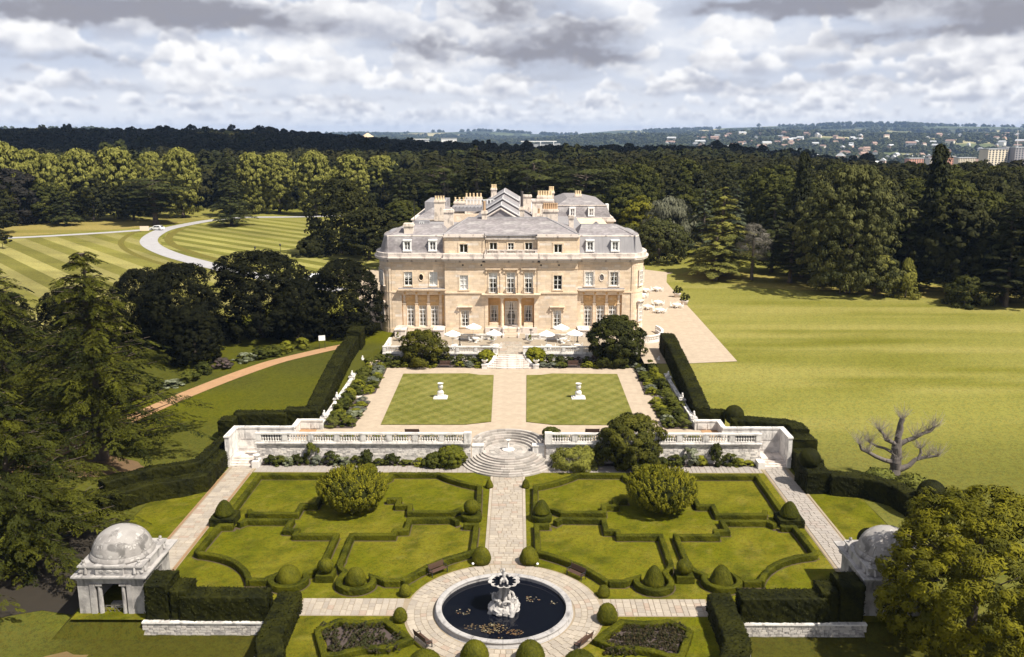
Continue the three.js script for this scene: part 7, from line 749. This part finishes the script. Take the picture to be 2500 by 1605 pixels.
// ---------- garden furniture and small things ----------
{
  const b0 = thing('garden_bench', 'brown slatted bench at the far left of the pool', 'bench', [-5.6, 0, -69.2], 0, 'benches round the pool');
  for (let i = 0; i < 5; i++) part('seat_slat', box(-0.8, 0.8, 0.42, 0.45, -0.22 + i * 0.095, -0.14 + i * 0.095), MAT.wood, b0); for (let i = 0; i < 5; i++) part('back_slat', box(-0.8, 0.8, 0.50 + i * 0.09, 0.575 + i * 0.09, -0.30 - i * 0.02, -0.275 - i * 0.02), MAT.wood, b0);
  for (const x of [-0.78, 0.78]) { part('front_leg', box(x - 0.03, x + 0.03, 0, 0.42, 0.18, 0.24), MAT.iron, b0); part('rear_leg', merge([bar([x, 0, -0.34], [x, 0.45, -0.24], 0.03), bar([x, 0.42, -0.26], [x, 0.98, -0.4], 0.028)]), MAT.iron, b0); part('armrest', merge([bar([x, 0.64, -0.3], [x, 0.62, 0.22], 0.03), bar([x, 0.4, 0.22], [x, 0.62, 0.22], 0.025), box(x - 0.025, x + 0.025, 0.37, 0.42, -0.26, 0.24)]), MAT.iron, b0); }
  b0.rotation.y = 0.72; copy(b0, 'garden_bench', [5.9, 0, -68.7], -0.78, 'dark slatted bench at the far right of the pool'); copy(b0, 'garden_bench', [-5.75, 0, -58.6], Math.PI - 0.9, 'dark bench at the near left of the pool, seen from behind'); copy(b0, 'garden_bench', [5.75, 0, -58.4], Math.PI + 0.9, 'dark bench at the near right of the pool, seen from behind');
  for (const [x, z, l, tn] of [[-11.0, -97.6, 'low bench behind the left terrace balustrade', Math.PI], [9.6, -97.8, 'low bench behind the right terrace balustrade', Math.PI], [-9.7, -128.6, 'bench in the flower border left of the flared steps', 0], [9.3, -128.8, 'grey bench in the flower border right of the flared steps', 0]]) { const c = copy(b0, 'garden_bench', [x, 2.42, z], tn, l); delete c.userData.group; }
  // parasols, tables and chairs on the house terrace
  const par = thing('parasol', 'white parasol', 'parasol', [0, 0, 0], 0, 'white parasols on the house terrace'), rim = [...Array(8)].map((_, i) => { const a = (i + 0.5) / 8 * 6.2832; return [Math.sin(a) * 1.32, 2.3, Math.cos(a) * 1.32]; });
  part('canopy', soup(rim.flatMap((p, i) => { const n = rim[(i + 1) % 8], t = [0, 2.95, 0]; const lo = (v) => [v[0], v[1] - 0.16, v[2]]; return [[p, n, t], [lo(p), lo(n), n], [lo(p), n, p]]; })), MAT.canvas, par); part('pole', cyl(0.03, 0.03, 0, 3.0, 0, 0, 8), MAT.white, par); part('base', cyl(0.3, 0.22, 0, 0.12, 0, 0, 14), MAT.iron, par); for (const p of rim) part('rib', bar([0, 2.88, 0], [p[0] * 0.98, 2.3, p[2] * 0.98], 0.012, 0.012, 4), MAT.wood, par);
  const table = thing('terrace_table', 'white round table', 'table', [0, 0, 0], 0, 'white tables on the house terrace'); part('tabletop', cyl(0.5, 0.5, 0.70, 0.74, 0, 0, 20), MAT.white, table); part('stem', cyl(0.04, 0.04, 0.05, 0.7, 0, 0, 8), MAT.white, table); part('foot', cyl(0.3, 0.25, 0, 0.06, 0, 0, 12), MAT.white, table);
  const chair = thing('terrace_chair', 'white metal chair at a table on the house terrace', 'chair', [0, 0, 0], 0, 'white chairs on the house terrace'); part('seat', cyl(0.22, 0.22, 0.42, 0.45, 0, 0, 14), MAT.white, chair); for (const [x, z] of [[-0.17, -0.17], [0.17, -0.17], [-0.17, 0.17], [0.17, 0.17]]) part('leg', bar([x * 1.2, 0, z * 1.2], [x, 0.43, z], 0.018, 0.018, 5), MAT.white, chair); part('backrest', merge([bar([-0.2, 0.43, -0.2], [-0.2, 0.8, -0.25], 0.018), bar([0.2, 0.43, -0.2], [0.2, 0.8, -0.25], 0.018), bar([-0.2, 0.8, -0.25], [0, 0.92, -0.27], 0.02), bar([0.2, 0.8, -0.25], [0, 0.92, -0.27], 0.02), bar([-0.2, 0.62, -0.23], [0.2, 0.62, -0.23], 0.015), bar([0, 0.44, -0.2], [0, 0.92, -0.27], 0.015)]), MAT.white, chair);
  const spots = [[-6.0, -140.2, 'back one left of the door steps'], [-9.0, -135.0, 'farthest left, at the front'], [-2.6, -135.4, 'nearest to the door steps on the left'], [5.5, -135.0, 'nearest to the door steps on the right'], [8.0, -139.8, 'back one right of the door steps'], [9.9, -135.5, 'farthest right, at the front']]; let fc = true;
  spots.forEach(([x, z, l], i) => { const y = 3.75; if (!i) { par.position.set(x, y, z); par.userData.label = `white octagonal parasol on the house terrace, ${l}`; } else copy(par, 'parasol', [x, y, z], 0.1 * i, `white octagonal parasol on the house terrace, ${l}`); const p = [x + 0.35, y, z + 0.75]; if (!i) { table.position.set(...p); table.userData.label = `round white table below the parasol that is ${l}`; } else copy(table, 'terrace_table', p, 0, `round white table below the parasol that is ${l}`); for (let k = 0; k < 4; k++) { const a = k * 1.57 + 0.4 + i, cp = [p[0] + Math.sin(a) * 0.85, y, p[2] + Math.cos(a) * 0.85]; if (fc) { chair.position.set(...cp); chair.rotation.y = a + Math.PI; fc = false; } else copy(chair, 'terrace_chair', cp, a + Math.PI, `white chair below the terrace parasol, ${l}`); if (!i && !k) chair.userData.label = `white chair below the terrace parasol, ${l}`; } });
  // tables with white cloths on the gravel to the right
  const cloth = thing('gravel_table', 'x', 'table', [0, 0, 0], 0, 'white tables on the gravel right of the house'); part('tabletop', lathe([[0, 0.76], [0.8, 0.76], [0.84, 0.73], [0.85, 0.58], [0.83, 0.58]], 20), MAT.white, cloth); for (const a of [0.6, 2.2, 3.7, 5.3]) part('leg', bar([Math.sin(a) * 0.6, 0, Math.cos(a) * 0.6], [Math.sin(a) * 0.5, 0.74, Math.cos(a) * 0.5], 0.02, 0.02, 5), MAT.iron, cloth);
  let gc = null; [[27.6, -184, 'back row, left'], [30.3, -185.5, 'back row, right'], [26.2, -178.5, 'second row'], [25.6, -166.2, 'third row, left by the house'], [28.2, -170.5, 'third row, middle'], [31.4, -168, 'third row, right'], [27.4, -163, 'nearest to the viewer'], [24.6, -173.5, 'against the bow of the house']].forEach(([x, z, l], i) => { const y = ter(x, z) + 0.05, lab = `round table with white cloth on the gravel, ${l}`; if (!i) { cloth.position.set(x, y, z); cloth.userData.label = lab; } else copy(cloth, 'gravel_table', [x, y, z], i, lab); for (let k = 0; k < 6; k++) { const a = k * 1.047 + i, cp = [x + Math.sin(a) * 1.15, y, z + Math.cos(a) * 1.15]; if (!gc) { gc = copy(chair, 'gravel_chair', cp, a + Math.PI, `white chair at the cloth-covered gravel table, ${l}`); gc.userData.group = 'white chairs on the gravel right of the house'; } else copy(gc, 'gravel_chair', cp, a + Math.PI, `white chair at the cloth-covered gravel table, ${l}`); } });
  // planters, urns
  const bushG = crown(700, { h: 0.95, r: 0.55, base: 0.55, clumps: 30, per: 50, size: 0.2, cols: C_MID, prof: PROF_DOME }); [[33.4, -179, 'farther'], [33.4, -171, 'nearer']].forEach(([x, z, l]) => { const t = thing('planter', `round stone planter with a dark shrub on the gravel edge, the ${l} one`, 'planter', [x, ter(x, z) + 0.04, z]); t.scale.setScalar(1.45); part('tub', lathe([[0, 0], [0.42, 0], [0.5, 0.5], [0.55, 0.56], [0.46, 0.56], [0, 0.5]], 16), MAT.cornice, t); rawPart('shrub', bushG, t); });
  const urnProf = lathe([[0, 0], [0.22, 0], [0.12, 0.14], [0.12, 0.2], [0.42, 0.46], [0.5, 0.66], [0.42, 0.66], [0, 0.6]], 16); const plantG = crown(701, { h: 0.8, r: 0.35, base: 0.55, clumps: 20, per: 50, size: 0.16, cols: [[0.22, 0.21, 0.03], [0.12, 0.12, 0.02]], prof: PROF_CONE });
  [[-3.8, 3.05, -128.1, 'foot of the flared steps, left'], [3.8, 3.05, -128.1, 'foot of the flared steps, right'], [-3.0, 3.75, -138.6, 'house end of the terrace paving, left'], [3.0, 3.75, -138.6, 'house end of the terrace paving, right'], [-18.2, 3.75, -140.5, 'left end of the house terrace']].forEach(([x, y, z, l]) => { const t = thing('urn_planter', `white stone urn with a plant, ${l}`, 'urn', [x, y, z]); part('urn', urnProf, MAT.stone, t); rawPart('plant', plantG, t); });
  for (const s of [-1, 1]) { const t = thing('stone_urn', `tall white urn on a stepped pedestal in the middle of the ${s < 0 ? 'left' : 'right'} terrace lawn`, 'urn', [s * 9.0, 2.47, -112.6]); t.scale.setScalar(0.86); part('pedestal', merge([box(-1.05, 1.05, 0, 0.16, -0.9, 0.9), box(-0.8, 0.8, 0.16, 0.32, -0.65, 0.65), box(-0.45, 0.45, 0.32, 0.62, -0.42, 0.42), lump(0.5, 0.42, 0.45, s, 0.1, 3).translate(0, 0.85, 0)]), MAT.stone, t); part('urn', lathe([[0, 1.0], [0.22, 1.0], [0.3, 1.12], [0.16, 1.24], [0.16, 1.34], [0.34, 1.5], [0.4, 1.8], [0.34, 1.98], [0.28, 2.1], [0.46, 2.28], [0.46, 2.34], [0.36, 2.34], [0.3, 2.1], [0, 2.0]], 18), MAT.stone, t); }
  for (const s of [-1, 1]) { const t = thing('garden_spotlight', `small white garden spotlight beside the ${s < 0 ? 'left' : 'right'} rounded box dome`, 'spotlight', [s * (s < 0 ? 2.75 : 2.75), 0, -70.4]); part('lamp_head', lump(0.11, 0.1, 0.11, 1, 0.02, 2).translate(0, 0.34, 0), MAT.white, t); part('stake', bar([0, -0.05, 0], [0, 0.3, 0], 0.02), MAT.iron, t); }
  [[-8.0, -137.0, 'behind the farthest left parasol'], [-3.1, -140.6, 'between the left parasols and the door'], [3.2, -140.6, 'between the right parasols and the door'], [10.6, -139.5, 'behind the farthest right parasol']].forEach(([x, z, l]) => { const t = thing('patio_heater', `slim black patio heater on the house terrace, ${l}`, 'heater', [x, 3.75, z]); part('column', cyl(0.09, 0.06, 0, 1.7, 0, 0, 10), MAT.iron, t); part('hood', lathe([[0, 1.72], [0.32, 1.72], [0.22, 1.86], [0, 1.9]], 16), MAT.iron, t); part('foot', cyl(0.24, 0.2, 0, 0.14, 0, 0, 12), MAT.iron, t); });
  { const t = thing('notice_board', 'white notice board on two posts at the end of the orange path', 'sign', at(-29.2, -134.9), 0.35); part('board', box(-0.5, 0.5, 1.35, 2.15, -0.03, 0.03), MAT.white, t); part('post', cyl(0.035, 0.035, -0.2, 2.2, -0.44, -0.06, 6), MAT.iron, t); part('post', cyl(0.035, 0.035, -0.2, 2.2, 0.44, -0.06, 6), MAT.iron, t); }
  { const t = thing('park_board', 'pale square board standing at the fork of the drive', 'sign', at(-119.5, -289), 0.1); part('board', box(-1.4, 1.4, 0.4, 1.9, -0.06, 0.06), M({ color: [0.75, 0.62, 0.5] }), t); part('post', box(-1.2, -1.05, -0.2, 0.45, -0.05, 0.05), MAT.wood, t); part('post', box(1.05, 1.2, -0.2, 0.45, -0.05, 0.05), MAT.wood, t); }
  for (const [x, z, l] of [[-64.5, -222.5, 'left'], [-59.5, -227.5, 'right']]) { const t = thing('street_lamp', `thin black lamp post on the striped lawn above the yews, ${l} one`, 'lamp', at(x, z)); part('post', cyl(0.08, 0.05, 0, 3.6, 0, 0, 8), MAT.iron, t); part('lantern', lathe([[0.05, 3.6], [0.2, 3.75], [0.26, 4.1], [0.05, 4.3], [0, 4.4]], 8), MAT.iron, t); }
}
{ // cars: an estate seen from the front left
  const body = (paint) => { const s = shapeOf([[-2.25, 0.32], [-2.3, 0.62], [-2.1, 0.82], [-1.1, 0.96], [-0.45, 1.42], [0.3, 1.5], [1.6, 1.46], [2.15, 1.0], [2.28, 0.85], [2.28, 0.35], [1.9, 0.3], [1.75, 0.62], [1.2, 0.62], [1.05, 0.3], [-1.0, 0.3], [-1.15, 0.62], [-1.7, 0.62], [-1.85, 0.3]]), g = new THREE.ExtrudeGeometry(s, { depth: 1.6, bevelEnabled: true, bevelSize: 0.07, bevelThickness: 0.09, bevelSegments: 2 }).translate(0, 0, -0.8); const p = g.attributes.position; for (let i = 0; i < p.count; i++) if (p.getY(i) > 1.0) p.setZ(i, p.getZ(i) * lerp(1, 0.78, (p.getY(i) - 1) / 0.5)); g.computeVertexNormals(); return [g, paint]; };
  const glass = M({ color: [0.015, 0.017, 0.02], roughness: 0.1 }), paintW = new THREE.MeshPhysicalMaterial({ color: 0xe8e8ea, roughness: 0.35, clearcoat: 1, side: THREE.DoubleSide }), paintD = new THREE.MeshPhysicalMaterial({ color: 0x1a1c20, roughness: 0.3, clearcoat: 1, side: THREE.DoubleSide });
  const car = (label, x, z, turn, paint) => { const t = thing('parked_car', label, 'car', [x, ter(x, z) + 0.08, z], turn); const [g, m] = body(paint); part('body', g, m, t); for (const s of [-1, 1]) { const sg = (pts) => { const e = new THREE.ExtrudeGeometry(shapeOf(pts), { depth: 0.02, bevelEnabled: false }); const p = e.attributes.position; for (let i = 0; i < p.count; i++) p.setZ(i, s * (0.9 * lerp(1, 0.785, (p.getY(i) - 1) / 0.5) + 0.012 + p.getZ(i))); return e; }; part('side_window', sg([[-0.85, 1.02], [-0.35, 1.38], [0.35, 1.42], [0.35, 1.02]]), glass, t); part('side_window', sg([[0.43, 1.02], [0.43, 1.42], [1.5, 1.38], [1.75, 1.02]]), glass, t); part('headlight', lump(0.16, 0.09, 0.16, 3, 0.02, 2).translate(-2.2, 0.74, s * 0.66), M({ color: [0.6, 0.62, 0.65], roughness: 0.15 }), t); for (const x of [-1.42, 1.47]) { const w = part('wheel', new THREE.CylinderGeometry(0.33, 0.33, 0.22, 20).rotateX(Math.PI / 2).translate(x, 0.33, s * 0.78), M({ color: [0.015, 0.015, 0.016] }), t); part('rim', new THREE.CylinderGeometry(0.21, 0.21, 0.24, 14).rotateX(Math.PI / 2).translate(x, 0.33, s * 0.785), M({ color: [0.45, 0.45, 0.46], roughness: 0.3, metalness: 0.6 }), w); } }
    part('windscreen', soup([[[-1.12, 0.99, -0.72], [-1.12, 0.99, 0.72], [-0.5, 1.41, 0.6]], [[-1.12, 0.99, -0.72], [-0.5, 1.41, 0.6], [-0.5, 1.41, -0.6]]]).translate(-0.03, 0.06, 0), glass, t); part('rear_window', soup([[[1.64, 1.44, -0.6], [1.64, 1.44, 0.6], [2.14, 1.02, 0.7]], [[1.64, 1.44, -0.6], [2.14, 1.02, 0.7], [2.14, 1.02, -0.7]]]).translate(0.08, 0.06, 0), glass, t); return t; };
  car('white estate car parked on the drive under the flat-topped cedar', -117.5, -294.2, -0.25, paintW); car('white car half hidden behind the yews on the gravel court', -44.4, -198, 0.4, paintW); car('dark car beside the white one behind the yews', -41.2, -196.5, 0.2, paintD);
}
const TENS = ['', '', 'twenty', 'thirty', 'forty'], nth = (i) => (i < 16 ? ORD[i] : i < 19 ? ['seventeenth', 'eighteenth', 'nineteenth'][i - 16] : (i + 1) % 10 ? TENS[Math.floor((i + 1) / 10)] + '-' + ORD[(i + 1) % 10 - 1] : ['twentieth', 'thirtieth', 'fortieth'][(i + 1) / 10 - 2]);
{ // border plants, each a plant of its own
  const KIND = [['dark green', [[0.06, 0.064, 0.010], [0.025, 0.028, 0.006]], 0.5, PROF_DOME], ['bright yellow-green', [[0.24, 0.22, 0.02], [0.12, 0.12, 0.015]], 0.42, PROF_MOUND], ['mid-green', [[0.105, 0.105, 0.016], [0.045, 0.05, 0.009]], 0.5, PROF_DOME], ['silvery grey', [[0.22, 0.22, 0.18], [0.10, 0.105, 0.075]], 0.25, PROF_MOUND], ['white-flowered', [[0.30, 0.30, 0.22], [0.05, 0.055, 0.012]], 0.5, PROF_DOME], ['tall feathery', [[0.17, 0.165, 0.035], [0.07, 0.075, 0.018]], 0.18, PROF_COL], ['purplish', [[0.15, 0.10, 0.10], [0.05, 0.045, 0.035]], 0.5, PROF_DOME]];
  const geo = KIND.map(([, c, a, p], i) => [0, 1].map((k) => crown(720 + i * 2 + k, { h: 1, r: 0.6, base: 0, clumps: 34, per: 44, size: 0.17, asp: a, cr: 0.3, cols: c, prof: p, wob: 0.4, up: 0.5 }))), proto = {};
  const put = (ki, x, y, z, w, h, label, group, q) => { const m = rawPart(numbered('border_plant'), geo[ki][Math.floor(q() * 2)], scene); m.position.set(x, y, z); m.rotation.y = q() * 6; m.scale.set(w / 1.2, h, w / 1.2); return tag(m, label, 'plant', group); };
  const bed = (list, where, group, y, q) => list.forEach(([ki, x, z, w, h], i) => put(ki, x, typeof y === 'function' ? y(x, z) : y, z, w, h, `${KIND[ki][0]} plant ${where}, ${nth(i)} from the left`, group, q));
  const q = rng(730), LW = [[0, -26.5, 1.0], [2, -25.4, 0.9], [4, -24.6, 0.8], [0, -23.6, 1.1], [2, -22.0, 2.3], [3, -21.4, 1.0], [0, -19.9, 1.4], [4, -18.5, 0.8], [2, -17.0, 0.9], [0, -15.8, 1.6], [2, -14.4, 0.6], [0, -13.0, 1.2], [2, -11.3, 0.5], [1, -9.9, 0.7], [1, -9.0, 0.6]], RW = [[0, 17.2, 0.8], [2, 18.7, 1.1], [4, 20.2, 1.9], [1, 21.5, 1.0], [0, 23.2, 2.3], [2, 24.8, 1.2], [1, 25.9, 0.7], [1, 26.8, 0.5]];
  struct('soil_bed', [slab([[-28, -94.3], [-5.3, -94.3], [-4.6, -95.3], [-28, -95.3]], -0.02, 0.05), slab([[5.3, -94.3], [28, -94.3], [28, -95.3], [4.6, -95.3]], -0.02, 0.05)], MAT.soil);
  bed(LW.map(([k, x, h]) => [k, x, -94.75, 1.5 + 0.3 * q(), h]), 'at the foot of the left terrace wall', null, 0, q); bed(RW.map(([k, x, h]) => [k, x, -94.75, 1.6 + 0.3 * q(), h]), 'at the foot of the right terrace wall', null, 0, q);
  for (const s of [-1, 1]) {
    const side = s < 0 ? 'left' : 'right', L = []; struct('soil_bed', [slab([[s * 21.7, -100.2], [s * 18.3, -100.2], [s * 17.9, -111], [s * 19.4, -112.2], [s * 19.4, -113.6], [s * 17.9, -114.8], [s * 18.2, -128], [s * 21.7, -128]], 2.40, 2.45)], MAT.soil);
    for (let z = -101; z > -128; z -= 1.55) for (const c of [0, 1]) { if (c && z < -111.4 && z > -114.4) continue; const u = q(), k = c ? (u < 0.35 ? 1 : u < 0.5 ? 3 : u < 0.93 ? 2 : 4) : u < 0.34 ? 2 : u < 0.6 ? 5 : u < 0.8 ? 0 : 1; L.push([k, s * (c ? 18.75 + 0.4 * q() : 20.4 + 0.5 * q()), z + (q() - 0.5) * 0.6, 1.5 + 0.6 * q(), (c ? 0.5 : 1.05) + 0.5 * q()]); }
    L.forEach(([k, x, z, w, h], i) => put(k, x, 2.42, z, w, h, `${KIND[k][0]} plant in the ${side} terrace border, ${nth(i)} from the front`, null, q));
    part(numbered('border_slab'), box(s * 19.4, s * 21.4, 2.43, 2.56, -112.4, -113.5), MAT.cornice, scene).userData = { label: `grey stone slab in the gap of the ${side} terrace border`, category: 'stone slab' };
    const F = []; struct('soil_bed', [slab([[s * 3.9, -128.3], [s * 18.4, -128.3], [s * 20.5, -131.9], [s * 3.0, -131.9]], 2.40, 2.46)], MAT.soil); for (let x = 4.8; x < 20; x += 1.35) for (const c of [0, 1]) { if (c && Math.abs(x - 9.5) < 1.1) continue; const u = q(); F.push([c ? (u < 0.3 ? 3 : u < 0.6 ? 1 : 2) : u < 0.4 ? 0 : u < 0.75 ? 2 : 6, s * x, c ? -128.9 : -130.8 + (q() - 0.5) * 0.6, 1.5 + 0.5 * q(), (c ? 0.5 : 0.95) + 0.4 * q()]); }
    F.sort((a, b) => a[1] - b[1]); bed(F, `in the border below the house terrace, ${side} half`, null, 2.42, q);
    const G = []; for (let x = 6; x < 21.5; x += 1.5) { if (Math.abs(x - 10.3) < 1.3) continue; G.push([q() < 0.6 ? 5 : 1, s * x, -96.4, 1.5, 0.45 + 0.3 * q()]); } G.sort((a, b) => a[1] - b[1]); bed(G, `behind the ${side} terrace balustrade`, null, 2.42, q);
    const W = new THREE.InstancedMesh(crown(760 + s, { h: 0.4, r: 0.25, base: 0.0, clumps: 8, per: 16, size: 0.12, cols: [[0.085, 0.062, 0.035], [0.03, 0.033, 0.010]], prof: PROF_MOUND }), MAT.leaf, 170), m4 = new THREE.Matrix4(); let n = 0; while (n < 170) { const x = 7.4 + 6 * q(), z = -60.8 + 3.6 * q(); if (z > -57.0 - 0.25 * (13 - x) * 0 || z < -60.7 || (x < 9 && z < -59.5 - 0) || (x > 12.6 && z > -58.6) || Math.hypot(x - 10.4, z + 62.2) < 1.5) { q(); continue; } const k = 0.6 + 0.8 * q(); m4.makeScale(k, k, k).setPosition(s * x, 0.05, z); W.setMatrixAt(n++, m4); } W.name = numbered('bedding_plants'); tag(shade(W), null, null, null, 'stuff'); scene.add(W);
  }
  [[0, -48.9, -111, 1.4], [2, -47.3, -114.6, 1.6], [4, -45.2, -116.0, 0.8], [2, -43.6, -118.0, 1.3], [0, -42.6, -121, 1.6], [6, -40.6, -123.3, 1.4], [4, -38.3, -126.2, 1.2], [0, -36.6, -127.6, 1.6], [2, -35.0, -129.5, 1.5], [1, -33.4, -131.2, 1.7], [1, -31.6, -133.8, 1.6]].forEach(([k, x, z, h], i) => put(k, x - 0.7, ter(x, z), z - 1.2, 2.6, h, `${KIND[k][0]} bush above the orange path, ${ORD[i]} from the left`, null, q));
}
renderer.render(scene, camera);
